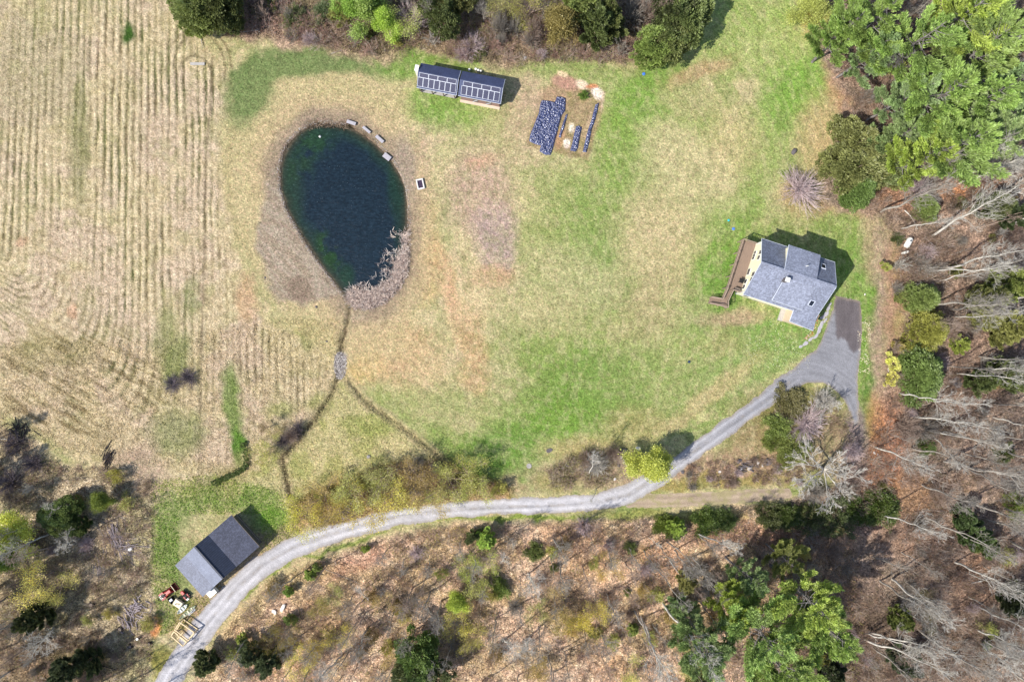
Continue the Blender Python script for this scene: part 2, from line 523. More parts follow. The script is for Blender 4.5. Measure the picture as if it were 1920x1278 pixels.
def blob(X, Y, cx, cy, rx, ry, rot=0.0, soft=0.6):
    c, s = math.cos(R(rot)), math.sin(R(rot))
    dx, dy = X - cx, Y - cy
    u = (dx * c + dy * s) / rx; v = (-dx * s + dy * c) / ry
    return sst(1 + soft * 0.5, 1 - soft * 0.5, np.sqrt(u * u + v * v))

def row_u(X, Y):
    y0 = 470 + 0.55 * np.clip(X, 0, 400)
    t = np.clip(Y - y0, 0, 400)
    return np.sqrt(np.maximum(X, 0) ** 2 + 1.5 * t * t * np.clip(1 - X / 420, 0, 1) + 1) + 0.045 * Y * np.clip(1 - X / 300, 0, 1)

def paint(X, Y):
    """colours of soil, straw, grass and litter, plus shade painted under the lower pines -> (N,3) albedo, (N,3) masks"""
    wx, wy = warp(X, Y)
    n1 = fbm(X / 40, Y / 40, 31, 5); n2 = fbm(X / 90, Y / 90, 41, 4); n3 = fbm(X / 12, Y / 12, 51, 4)
    C = np.zeros(X.shape + (3,))
    def put(mask, rgb):
        nonlocal C
        m = mask[..., None]; C = C * (1 - m) + np.array(lin(*rgb)) * m
    one = np.ones(X.shape)
    # meadow: straw with grass coming through
    nz = fbm(X / 26, Y / 26, 35, 6)
    nf = fbm(X / 7, Y / 7, 36, 4)
    east = sst(860, 1120, X + 60 * (n1 - 0.5))
    put(one, (198, 184, 142)); put(east, (186, 182, 128))
    put(sst(0.34, 0.54, nz) * (0.40 + 0.60 * east), (158, 164, 106))
    put(sst(0.46, 0.64, n2) * (0.2 + 0.6 * east) * sst(0.3, 0.5, nz), (132, 152, 84))
    put(sst(0.52, 0.68, n1) * 0.6, (202, 184, 148))
    # greens
    for (cx, cy, rx, ry, rot, a, c) in [
        (1490, 175, 55, 80, 20, 0.85, (118, 160, 62)), (1400, 70, 110, 60, 0, 0.6, (146, 170, 88)), (1430, 20, 90, 40, 0, 0.6, (140, 165, 80)),
        (1360, 455, 48, 75, 20, 0.9, (112, 150, 58)), (1345, 545, 50, 60, 10, 0.8, (104, 144, 56)), (1300, 590, 60, 35, 0, 0.7, (108, 145, 62)),
        (1440, 625, 110, 50, -10, 0.85, (110, 148, 66)), (1400, 680, 110, 40, -20, 0.7, (124, 152, 78)), (1590, 440, 80, 70, 0, 0.7, (128, 152, 74)),
        (1627, 640, 20, 130, 2, 0.95, (104, 142, 52)), (1600, 530, 40, 60, 0, 0.7, (112, 148, 62)), (1628, 760, 15, 60, 0, 0.8, (96, 130, 56)),
        (1060, 640, 120, 60, -10, 0.65, (124, 148, 70)), (1110, 740, 120, 70, -25, 0.85, (104, 142, 52)), (1020, 800, 100, 40, -15, 0.8, (112, 148, 58)),
        (930, 850, 75, 40, -10, 0.9, (98, 138, 52)), (950, 890, 50, 40, 0, 0.8, (104, 140, 56)), (1130, 430, 70, 90, 25, 0.7, (122, 150, 70)), (1150, 520, 70, 60, 30, 0.7, (110, 144, 64)),
        (1090, 380, 60, 60, 0, 0.5, (132, 154, 80)), (1180, 700, 90, 60, 0, 0.5, (128, 150, 80)), (1240, 760, 110, 50, -20, 0.55, (132, 152, 80)), (1270, 660, 110, 50, -20, 0.4, (140, 156, 86)),
        (845, 205, 90, 28, 8, 0.9, (126, 158, 70)), (800, 195, 40, 35, 0, 0.7, (120, 155, 66)), (930, 230, 70, 40, 0, 0.4, (150, 165, 90)), (820, 108, 130, 12, 8, 0.85, (122, 150, 66)),
        (740, 115, 60, 30, 10, 0.8, (110, 146, 60)), (1180, 215, 45, 110, 15, 0.75, (126, 160, 66)), (1225, 170, 70, 60, 0, 0.8, (118, 156, 64)), (1300, 230, 50, 60, 0, 0.5, (136, 160, 78)),
        (1190, 300, 60, 60, 0, 0.5, (126, 152, 74)), (1280, 340, 50, 50, 20, 0.5, (130, 155, 76)), (1430, 300, 40, 90, 20, 0.6, (134, 158, 80)), (1340, 410, 80, 40, 0, 0.5, (130, 154, 76)),
        (1070, 130, 60, 25, 0, 0.6, (134, 156, 82)), (760, 800, 90, 30, 25, 0.6, (128, 150, 74)), (850, 830, 60, 25, 30, 0.6, (120, 148, 66)), (860, 760, 70, 40, 10, 0.4, (138, 154, 84)),
        (740, 740, 50, 25, 0, 0.6, (134, 150, 78)), (1500, 400, 60, 25, 10, 0.5, (130, 150, 76)), (1010, 460, 50, 80, 0, 0.45, (140, 156, 84))]:
        mg = np.clip(blob(wx, wy, cx, cy, rx * 1.1, ry * 1.1, rot, 1.2) * a * 1.2, 0, 0.95); c = (c[0] + 10, c[1] + 4, c[2] + 12)
        put(mg * sst(-0.02, 0.30, mg * 0.5 + 0.5 * (nz - 0.5) + 0.3 * (nf - 0.5) + 0.16), (c[0] - 4, c[1] + 1, c[2] - 4))
    # straw and bare, tan and rusty patches of the meadow
    for (cx, cy, rx, ry, rot, a, c) in [
        (900, 360, 55, 80, 0, 0.7, (178, 158, 132)), (925, 450, 35, 60, 0, 0.85, (170, 154, 138)), (915, 515, 40, 20, 0, 0.6, (184, 150, 110)), (790, 330, 14, 90, 0, 0.6, (180, 158, 130)),
        (800, 470, 22, 90, 5, 0.5, (176, 160, 96)), (720, 655, 85, 55, 10, 0.7, (192, 160, 116)), (770, 420, 20, 90, 0, 0.6, (190, 156, 96)), (800, 500, 30, 60, 0, 0.5, (196, 164, 104)), (840, 540, 14, 60, -10, 0.6, (196, 146, 108)), (905, 300, 30, 14, 0, 0.6, (188, 156, 124)), (690, 690, 40, 25, 0, 0.5, (198, 176, 108)), (885, 640, 28, 90, -8, 0.45, (190, 152, 108)), (780, 690, 80, 40, 0, 0.35, (194, 178, 132)),
        (870, 540, 60, 70, 0, 0.4, (196, 182, 136)), (1080, 520, 90, 50, 20, 0.5, (184, 182, 130)), (1030, 590, 80, 40, 0, 0.5, (180, 176, 124)), (1230, 440, 70, 90, 20, 0.6, (190, 180, 132)), (1290, 310, 90, 60, 40, 0.6, (192, 186, 136)),
        (1290, 180, 60, 40, 0, 0.45, (178, 172, 122)), (1380, 260, 50, 60, 0, 0.45, (184, 176, 122)), (1200, 600, 80, 50, -30, 0.4, (172, 164, 116)), (1250, 540, 80, 50, 0, 0.4, (178, 168, 122)), (1540, 260, 40, 70, 0, 0.65, (184, 168, 118)),
        (1580, 160, 30, 60, -20, 0.75, (178, 150, 108)), (1590, 120, 40, 40, 0, 0.7, (170, 134, 100)), (1610, 210, 35, 60, 0, 0.75, (172, 134, 98)), (990, 220, 40, 60, 10, 0.65, (174, 156, 126)), (960, 250, 60, 60, 0, 0.35, (184, 172, 126)), (1180, 60, 50, 60, 0, 0.7, (172, 152, 120)),
        (1310, 130, 60, 15, -20, 0.6, (174, 148, 108)), (1430, 480, 30, 16, 0, 0.3, (170, 150, 110)), (1350, 640, 40, 30, 0, 0.35, (164, 152, 106)), (1370, 595, 60, 14, -5, 0.6, (166, 146, 116)), (1330, 740, 120, 16, -38, 0.55, (184, 170, 120)), (1500, 375, 45, 35, 0, 0.4, (170, 140, 106)),
        (1640, 440, 20, 90, 0, 0.7, (160, 148, 110)), (1658, 620, 20, 200, 2, 0.9, (158, 142, 118)), (1100, 840, 80, 22, 0, 0.6, (168, 158, 104)), (1190, 800, 60, 30, 0, 0.5, (156, 150, 96)), (960, 915, 25, 20, 0, 0.7, (176, 160, 120)), (1380, 880, 130, 30, -3, 0.85, (164, 140, 112)),
        (1330, 905, 150, 12, -3, 0.85, (148, 142, 78)), (1120, 890, 120, 30, -5, 0.75, (170, 152, 122)), (1040, 905, 40, 20, 0, 0.6, (150, 150, 88)), (1440, 790, 60, 50, 0, 0.7, (118, 116, 66)), (1500, 740, 40, 14, 0, 0.6, (122, 122, 66)),
        (1560, 830, 60, 60, 0, 0.6, (142, 122, 96)), (1420, 840, 60, 40, 0, 0.5, (156, 138, 100)), (1580, 380, 60, 25, 10, 0.6, (168, 140, 108))]:
        mg = np.clip(blob(wx, wy, cx, cy, rx * 1.1, ry * 1.1, rot, 1.2) * a * 1.3, 0, 0.95)
        c = (min(255, c[0] + 10), c[1] + 4, c[2] + 10); put(mg * sst(0.05, 0.40, mg * 0.5 + 0.7 * (nz - 0.5) + 0.2 * (nf - 0.5) + 0.14), c)
    # mottling of the whole meadow: pale dead grass and fresh tufts side by side
    put(sst(0.54, 0.66, fbm(X / 9, Y / 14, 37, 4)) * 0.26, (204, 194, 150))
    put(sst(0.55, 0.68, fbm(X / 10, Y / 15, 38, 4)) * 0.26, (120, 134, 76))
    put(sst(0.60, 0.72, fbm(X / 5, Y / 5, 39, 3)) * 0.18, (130, 112, 78))
    # ground below the pond, between the two ditches
    low = sst(-8, 12, psdf(wx, wy, [(500, 600), (640, 600), (650, 720), (760, 800), (830, 870), (760, 900), (640, 930), (545, 960), (470, 960), (430, 900), (560, 820), (620, 740), (600, 650)]))
    put(low * 0.85, (196, 186, 138)); put(low * sst(0.5, 0.66, n1) * 0.6, (158, 162, 92))
    put(blob(wx, wy, 690, 800, 50, 24, 0) * 0.6 * low, (150, 160, 84))
    # faint mower passes that follow the lawn's outline
    for (cx, cy, kx) in ((1120, 330, 0.9), (900, 560, 1.3)):
        rr = np.hypot((X - cx) * kx, Y - cy); an = np.arctan2(Y - cy, X - cx)
        sw = fbm(rr / 6.5, an * 5.0 + 7, 63, 3)
        put(sst(0.55, 0.70, sw) * 0.13, (208, 196, 150)); put(sst(0.45, 0.32, sw) * 0.12, (118, 136, 74))
    # mown hay field with its rows
    fm = sst(-6, 12, psdf(wx, wy, FIELD))
    put(fm, (206, 188, 152))
    put(fm * sst(0.45, 0.62, n1) * 0.6, (196, 182, 138)); put(fm * sst(0.48, 0.62, n2) * 0.6, (208, 184, 164))
    put(fm * sst(0.54, 0.68, nf) * 0.45, (152, 136, 100)); put(fm * sst(0.46, 0.30, nf) * 0.35, (216, 204, 170)); put(fm * sst(0.56, 0.70, nz) * 0.35, (150, 150, 96))
    u = row_u(X, Y) + 9.0 * (fbm(X / 45, Y / 130, 61, 3) - 0.5) + 3.0 * (fbm(X / 8, Y / 30, 62, 2) - 0.5)
    amp = sst(0.30, 0.62, fbm(X / 30, Y / 60, 71, 3)) * 0.75 + 0.25
    ri = np.floor(u / 13.3 + 0.5)
    amp = amp * (0.30 + 1.0 * vn(ri * 3.7, Y / 150, 73)) * (0.60 + 0.5 * sst(0.35, 0.6, fbm(X / 8, Y / 30, 74, 3))) * (0.45 + 0.75 * sst(0.38, 0.58, fbm(X / 80, Y / 110, 75, 3)))
    amp = amp * (1 - 0.8 * sst(690, 800, Y)) * sst(0, 30, psdf(X, Y, FIELD)) * (1 - 0.5 * sst(250, 120, X) * sst(440, 520, Y))
    st = np.cos(u * 2 * math.pi / 13.3)
    line = np.clip(sst(0.35, 1.0, st + 0.35 * (nf - 0.5)) * (amp + 0.10), 0, 1)
    green_rows = sst(0.42, 0.6, fbm(X / 70, Y / 120, 81, 3) + 0.12 * (X < 180) - 0.1 * (Y > 430))
    dk = np.array(lin(122, 110, 80)) * (1 - green_rows[..., None]) + np.array(lin(100, 106, 64)) * green_rows[..., None]
    m = (line * fm * 0.88)[..., None]; C = C * (1 - m) + dk * m
    lt = sst(0.1, 0.9, -st) * fm * (amp + 0.1) * 0.6
    put(np.clip(lt, 0, 1), (222, 206, 172))
    # swirls where the mower turned
    for (cx, cy, r) in [(373, 128, 48), (373, 135, 62), (365, 150, 34)]:
        d = np.abs(np.hypot(X - cx, (Y - cy) * 0.75) - r + 6 * (n3 - 0.5)); put(sst(3.2, 0.8, d) * (Y < cy + 25) * 0.6 * sst(0.3, 0.55, n1), (112, 102, 72))
    d2, s2, _, _ = ldist(X, Y, [(398, 110), (394, 200), (386, 300), (384, 420), (380, 560), (376, 760), (372, 900)])
    put(sst(3.5, 1.0, d2 + 5 * (n3 - 0.5)) * 0.6, (118, 104, 80))
    # diagonal streaks at the lower left of the field
    sd = fbm((X * 0.86 + Y * 0.5) / 46, (X * -0.5 + Y * 0.86) / 4.5, 91, 3)
    dm = blob(wx, wy, 130, 730, 190, 110, -20, 0.7) * fm
    put(dm * sst(0.52, 0.72, sd) * 0.8, (140, 122, 88)); put(dm * sst(0.5, 0.3, sd) * 0.6, (212, 192, 158))
    for (cx, cy, rx, ry, rot, a, c) in [
        (235, 68, 10, 18, 15, 1.0, (70, 100, 44)), (310, 620, 22, 50, 5, 0.5, (118, 132, 70)), (330, 680, 22, 50, 20, 0.6, (110, 132, 62)), (440, 760, 18, 70, -8, 0.75, (112, 142, 62)),
        (447, 840, 12, 40, 0, 0.9, (90, 132, 44)), (330, 810, 50, 40, 0, 0.55, (124, 142, 76)), (360, 560, 12, 40, 0, 0.5, (112, 130, 68)), (150, 260, 16, 130, 2, 0.45, (100, 112, 58)), (60, 120, 90, 120, 0, 0.3, (140, 144, 88)),
        (580, 620, 18, 34, 5, 0.6, (128, 142, 74)), (530, 770, 22, 14, 0, 0.5, (146, 158, 84)), (600, 760, 26, 24, 0, 0.4, (150, 160, 86)), (460, 560, 22, 40, 0, 0.45, (200, 156, 124)), (135, 585, 10, 16, 0, 0.5, (200, 150, 118)), (42, 452, 14, 10, 0, 0.5, (204, 160, 134)),
        (100, 660, 80, 30, 0, 0.4, (150, 142, 92)), (365, 118, 14, 4, 0, 0.0, (170, 168, 164))]:
        put(blob(wx, wy, cx, cy, rx, ry, rot, 0.9) * a, c)
    # green crescent and bare ring round the pond
    pd = -psdf(wx, wy, POND)
    cres = sst(14, -14, np.abs(pd - 105) - 26) * sst(330, 240, Y) * sst(860, 760, X) * sst(-1, 1, 400 - X * 0 + 0 * Y)
    cres = blob(wx, wy, 470, 165, 45, 70, 25, 0.7) + blob(wx, wy, 540, 118, 90, 30, -8, 0.7) + blob(wx, wy, 640, 112, 80, 24, 8, 0.7)
    put(sst(130, 90, pd + 40 * (n1 - 0.5)) * sst(800, 740, X) * 0.75, (190, 176, 132))
    put(np.clip(cres, 0, 1) * 0.85 * sst(0.25, 0.5, nz + 0.15), (104, 128, 74))
    put(sst(70, 36, pd + 24 * (n1 - 0.5)) * 0.8, (188, 170, 132))
    put(sst(40, 16, pd + 18 * (n1 - 0.5)) * (0.65 + 0.25 * sst(760, 640, X)), (156, 140, 118)); put(sst(13, 5, pd + 5 * (nf - 0.5)) * 0.6, (134, 122, 108))
    # the drag-marked bare apron left and below
    ap = sst(-6, 10, psdf(wx, wy, [(530, 300), (500, 340), (478, 400), (478, 470), (500, 530), (520, 570), (585, 572), (640, 550), (600, 480), (560, 400), (535, 340)]))
    put(ap * 0.9, (158, 144, 124)); put(ap * sst(0.45, 0.6, fbm((X * 0.7 - Y * 0.7) / 6, (X + Y) / 60, 95, 3)) * 0.5, (182, 170, 150))
    put(blob(wx, wy, 562, 545, 26, 26, 0, 0.6) * 0.85, (138, 122, 104))
    put(blob(wx, wy, 760, 310, 22, 60, -12, 0.8) * 0.75, (160, 146, 128)); put(sst(6, 2, pd) * 0.7, (120, 104, 84))
    put(sst(0, -3, pd), (60, 54, 42)); put(sst(-6, -30, pd), (16, 34, 26))
    # ditches
    for d in DITCHES:
        dd, _, _, _ = ldist(wx * 0.3 + X * 0.7, wy * 0.3 + Y * 0.7, d)
        put(sst(15, 6, dd + 8 * (n3 - 0.5)) * 0.55, (172, 158, 124)); put(sst(4.6, 1.2, dd + 6 * (nf - 0.5)) * (0.85 if d[0][0] != 655 or d[0][1] < 600 else 0.38), (84, 74, 56))
    put(blob(wx, wy, 638, 685, 12, 26, 0, 0.6) * 0.9, (168, 160, 156)); put(blob(wx, wy, 668, 590, 16, 12, 0, 0.8) * 0.7, (176, 162, 134))
    # rough ground north-west of the drive, weeds round the barn
    for (cx, cy, rx, ry, rot, a, c) in [
        (250, 900, 60, 60, 0, 0.7, (182, 160, 140)), (330, 960, 46, 40, 0, 0.6, (122, 142, 82)), (345, 1060, 40, 50, 0, 0.6, (116, 138, 76)), (310, 1020, 26, 34, 0, 0.65, (120, 142, 76)), (480, 950, 44, 34, 0, 0.6, (124, 148, 78)),
        (510, 985, 36, 30, 0, 0.7, (124, 156, 68)), (300, 1140, 22, 50, 0, 0.55, (124, 134, 82)), (420, 930, 60, 30, -15, 0.6, (130, 148, 84)), (470, 1040, 70, 22, -38, 0.85, (172, 152, 122)), (400, 1120, 44, 24, -35, 0.85, (168, 148, 116)), (350, 1165, 40, 22, -40, 0.7, (184, 156, 126)),
        (540, 1000, 26, 14, -20, 0.7, (168, 150, 122)), (278, 1178, 16, 20, 0, 1.0, (222, 154, 96)), (250, 1150, 40, 50, 0, 0.5, (168, 148, 120)), (300, 1245, 30, 30, 0, 0.8, (144, 140, 66)), (400, 905, 60, 20, -18, 0.4, (140, 140, 88)), (440, 895, 26, 50, 20, 0.4, (186, 170, 124))]:
        put(blob(wx, wy, cx, cy, rx, ry, rot, 0.8) * a, c)
    # the shaggy bank north of the lower drive
    bank = sst(-8, 14, psdf(wx, wy, [(540, 940), (640, 900), (720, 870), (820, 860), (890, 880), (960, 915), (960, 945), (760, 960), (650, 985), (560, 1000)]))
    put(bank * 0.8, (172, 142, 112)); put(bank * sst(0.48, 0.6, n1) * 0.7, (150, 136, 70))
    # woods
    w2x = X + 60 * (fbm(X / 60, Y / 60, 15, 4) - 0.5) + 16 * (nf - 0.5); w2y = Y + 60 * (fbm(X / 60, Y / 60, 16, 4) - 0.5) + 16 * (n3 - 0.5)
    WOODM = {}
    for q_, (P, a, c, c2, c3) in enumerate(((WOOD_TOP, 0.95, (170, 148, 124), (140, 130, 98), (186, 156, 140)), (WOOD_RIGHT, 0.97, (168, 146, 130), (144, 130, 114), (184, 154, 134)),
                            (WOOD_BOT, 0.97, (230, 198, 170), (198, 174, 132), (226, 188, 152)), (WOOD_LEFT, 0.95, (220, 202, 172), (186, 172, 134), (166, 162, 112)))):
        wm = sst(-12, 16, psdf(w2x, w2y, P)) if q_ != 2 else sst(-8, 12, psdf(wx, wy, P))
        WOODM[q_] = wm
        put(wm * a, c); put(wm * sst(0.44, 0.60, n1) * 0.75, c2); put(wm * sst(0.54, 0.68, n2) * 0.65, c3)
        put(wm * sst(0.54, 0.70, nf) * 0.5, tuple(int(q * 0.62) for q in c)); put(wm * sst(0.44, 0.30, n3) * 0.4, tuple(min(255, int(q * 1.18)) for q in c))
    for (cx, cy, rx, ry, rot, a, c) in [
        (100, 1240, 120, 50, 0, 0.75, (140, 112, 88)), (60, 1120, 80, 50, -20, 0.5, (136, 124, 82)), (150, 1240, 60, 30, 0, 0.5, (112, 116, 66)), (200, 1030, 50, 40, 0, 0.4, (180, 160, 126)),
        (650, 1060, 90, 20, -15, 0.5, (190, 142, 120)), (560, 1080, 70, 26, -30, 0.7, (198, 178, 132)), (460, 1150, 70, 22, -42, 0.7, (196, 176, 130)), (920, 972, 200, 5, -2, 0.9, (132, 152, 66)), (1250, 965, 140, 9, 2, 0.7, (156, 156, 84)), (1190, 960, 60, 14, 0, 0.5, (134, 144, 80)),
        (640, 1020, 110, 5, -16, 0.8, (128, 148, 66)), (480, 1100, 110, 4, -38, 0.8, (128, 148, 66)), (1660, 860, 36, 110, 10, 0.7, (190, 130, 96)), (1640, 800, 20, 60, 0, 0.6, (188, 138, 96)), (1720, 930, 100, 40, 0, 0.55, (172, 132, 92)), (1700, 370, 60, 30, 20, 0.6, (190, 140, 110)), (1830, 350, 70, 14, -15, 0.6, (198, 130, 76)),
        (1680, 560, 24, 120, 0, 0.5, (170, 128, 100)), (1600, 860, 26, 60, 0, 0.7, (150, 132, 126)), (1600, 800, 18, 30, 0, 0.8, (138, 126, 122)), (1700, 1010, 60, 30, 0, 0.4, (150, 116, 92)), (1400, 1000, 120, 24, 0, 0.5, (168, 120, 92)), (1500, 1020, 90, 30, 0, 0.5, (136, 96, 74)),
        (1850, 1080, 80, 50, 0, 0.5, (154, 112, 84)), (1250, 1050, 50, 40, 0, 0.5, (206, 158, 118)), (1700, 1200, 200, 70, 0, 0.6, (96, 80, 66)), (1500, 1230, 120, 60, 0, 0.7, (60, 60, 42)), (1640, 330, 60, 60, 0, 0.5, (120, 96, 72)), (1760, 120, 160, 120, 0, 0.6, (110, 84, 66))]:  # near-black patch puts the shade under the lower pines into the ground colour
        put(blob(wx, wy, cx, cy, rx, ry, rot, 0.9) * a, c)
    # vegetable garden soil
    gm = sst(-3, 5, psdf(wx * 0.4 + X * 0.6, wy * 0.4 + Y * 0.6, GARDEN))
    put(gm * 0.9, (166, 146, 112)); put(gm * sst(0.45, 0.6, n3) * 0.5, (140, 136, 84))
    for (cx, cy, rx, ry, rot, a, c) in [(1060, 155, 26, 14, 15, 0.9, (188, 150, 130)), (1040, 185, 30, 18, 20, 0.8, (180, 154, 124)), (1055, 139, 10, 5, 20, 0.9, (226, 206, 166)), (1092, 158, 14, 8, 20, 0.95, (236, 218, 190)), (1120, 175, 14, 9, 60, 0.95, (240, 226, 206)),
        (1110, 162, 12, 4, 0, 0.9, (196, 132, 94)), (1071, 240, 6, 9, 10, 1.0, (234, 222, 196)), (1063, 270, 6, 9, 10, 1.0, (240, 226, 206)), (1104, 235, 5, 30, 12, 0.8, (190, 170, 136)), (1050, 260, 8, 20, 15, 0.7, (192, 152, 116)), (1130, 190, 3, 20, 8, 0.7, (210, 190, 160))]:
        put(blob(X + 6 * (n3 - 0.5), Y + 6 * (n1 - 0.5), cx, cy, rx, ry, rot, 0.6) * a, c)
    wood = np.clip(sum(WOODM.values()), 0, 1)
    litter = np.clip(wood + bank * 0.6, 0, 1) * 0.85
    grass = np.clip(1 - fm * 0.6 - wood, 0, 1)
    Mk = np.stack([litter, grass, fm], -1)
    # grain of single tufts
    C = C * (1 + 0.30 * (hash2(np.round(X * 4), np.round(Y * 4), 99) - 0.5) + 0.5 * (fbm(X / 3.4, Y / 3.4, 98, 2) - 0.5))[..., None]
    return np.clip(C, 0, 1) * ALB, Mk, fm * amp * (1 - 0.6 * sst(640, 740, Y)), st, pd

ALB = 0.92
def height(X, Y, full=None):
    if full is None:
        full = paint(X, Y)
    _, _, famp, st, pd = full
    h = -0.10 * famp * sst(0.0, 0.95, st)
    pdr = psdf(X, Y, POND)
    h = h - 1.6 * sst(0, 40, pdr) - 0.45 * sst(-3.0, 4.0, pdr)
    for d in DITCHES:
        dd, _, _, _ = ldist(X, Y, d)
        h = h - 0.28 * sst(7, 1.5, dd)
    return h

def build_ground():
    inner = np.linspace(-985, 985, 789); innery = np.linspace(-665, 665, 533)
    far = np.array([100, 300, 700, 1500, 4000, 12000.0])
    xs = 960 + np.concatenate([-985 - far[::-1], inner, 985 + far])
    ys = 639 + np.concatenate([-665 - far[::-1], innery, 665 + far])
    X, Y = np.meshgrid(xs, ys)
    full = paint(X, Y)
    Z = height(X, Y, full)
    out_ = (np.abs(X - 960) > 986) | (np.abs(Y - 639) > 666)
    full[0][out_] = np.array(lin(150, 140, 104)) * 0.9; full[1][out_] = 0.5; Z[out_] = 0
    V = np.stack([(X - 960) * 0.1, (639 - Y) * 0.1, Z], -1).reshape(-1, 3)
    ny, nx = X.shape
    idx = np.arange(ny * nx).reshape(ny, nx)
    F = np.stack([idx[:-1, :-1], idx[1:, :-1], idx[1:, 1:], idx[:-1, 1:]], -1).reshape(-1, 4)
    o = mesh_np("ground", V, F, M_ground, smooth=True, attrs={"gcol": full[0].reshape(-1, 3), "gmask": full[1].reshape(-1, 3)})
    tag(o, kind="structure")
    return xs, ys, full[0]
gx, gy, gcol = build_ground()

def ground_color(px, py):
    i = np.clip(np.searchsorted(gx, px), 0, len(gx) - 1); j = np.clip(np.searchsorted(gy, py), 0, len(gy) - 1)
    return gcol[j, i]

# ------------------------------------------------------------------ driveway, dirt track, pond water
def road_fn(X, Y):
    d, s, w, _ = ldist(X, Y, ROAD)
    e = 7.0 * (fbm(X / 26, Y / 26, 100, 2) - 0.5) + 4.0 * (fbm(X / 9, Y / 9, 101, 3) - 0.5) + 3.2 * (fbm(X / 3, Y / 3, 102, 2) - 0.5)
    return np.maximum(w - d, psdf(X, Y, FAN)) + e

def road_col(X, Y):
    d, s, w, side = ldist(X, Y, ROAD)
    u = d * side
    t = sst(900, 1500, s)
    base = np.array(lin(178, 175, 178)) * (1 - t[:, None]) + np.array(lin(136, 136, 142)) * t[:, None]
    st = fbm(u / 2.6, s / 70, 111, 4)
    k = 0.70 + 0.62 * st
    k *= 1 + 0.22 * sst(3.8, 1.2, np.abs(np.abs(u) - 7.5)) - 0.10 * sst(0.55, 0.7, fbm(X / 7, Y / 7, 117, 3))
    k *= 1 - 0.16 * sst(4, 1, np.abs(u - 1)) * sst(0.4, 0.6, fbm(X / 20, Y / 20, 112, 3))
    C = base * k[:, None]
    # turning area: streaks that swing round the corner
    fan = sst(1475, 1510, X)
    ang = np.hypot(X - 1510, (Y - 800) * 1.0)
    sw = fbm(ang / 2.4, np.arctan2(Y - 800, X - 1510) * 3, 113, 4)
    fc = np.array(lin(136, 136, 142)) * (0.72 + 0.56 * sw)[:, None]
    C = C * (1 - fan[:, None]) + fc * fan[:, None]
    arc = sst(16, 4, np.abs(ang - 92)) * sst(730, 690, Y * 0 + 700)
    pad = sst(-3, 3, psdf(X + 5 * (fbm(X / 8, Y / 8, 115, 2) - 0.5), Y + 14 * (fbm(X / 4, Y / 20, 114, 3) - 0.5), [(1562, 550), (1620, 555), (1616, 650), (1600, 660), (1586, 640), (1568, 632), (1566, 600)]))
    pk = (0.75 + 0.5 * fbm(X / 3, Y / 40, 116, 4))
    C = C * (1 - pad[:, None] * 0.9) + (np.array(lin(98, 90, 92)) * pk[:, None]) * pad[:, None] * 0.9
    # dirt and leaf specks toward the edges
    e = np.clip(sst(6, 0, road_fn(X, Y)) * 0.6 + 0.35 * sst(3.5, 0.5, np.abs(u)) * sst(0.48, 0.62, fbm(X / 12, Y / 12, 118, 3)) * (1 - fan), 0, 1)
    C = C * (1 - e[:, None]) + np.array(lin(150, 136, 118)) * e[:, None]
    return C * ALB
o = sheet("driveway", road_fn, (250, 540, 1640, 1320), 2.5, lambda x, y: np.full(len(x), 0.02), M_gravel, road_col)
tag(o, kind="structure")

def track_fn(X, Y):
    d, s, w, _ = ldist(X, Y, TRACK)
    return np.minimum(w - d + 7 * (fbm(X / 7, Y / 7, 121, 3) - 0.5), -road_fn(X, Y) - 0.8)
def track_col(X, Y):
    d, s, w, side = ldist(X, Y, TRACK)
    u = d * side
    C = np.array(lin(170, 152, 132)) * (0.75 + 0.5 * fbm(u / 3, s / 40, 122, 4))[:, None]
    rut = sst(3, 1, np.abs(np.abs(u) - 6)) * 0.35
    C = C * (1 - rut[:, None]) + np.array(lin(126, 110, 96)) * rut[:, None]
    g = sst(0.5, 0.65, fbm(X / 12, Y / 8, 123, 3)) * 0.5
    return (C * (1 - g[:, None]) + np.array(lin(148, 144, 92)) * g[:, None]) * ALB
o = sheet("dirt_track", track_fn, (1170, 905, 1500, 965), 2.5, lambda x, y: np.full(len(x), 0.012), M_gravel, track_col)
tag(o, kind="structure")

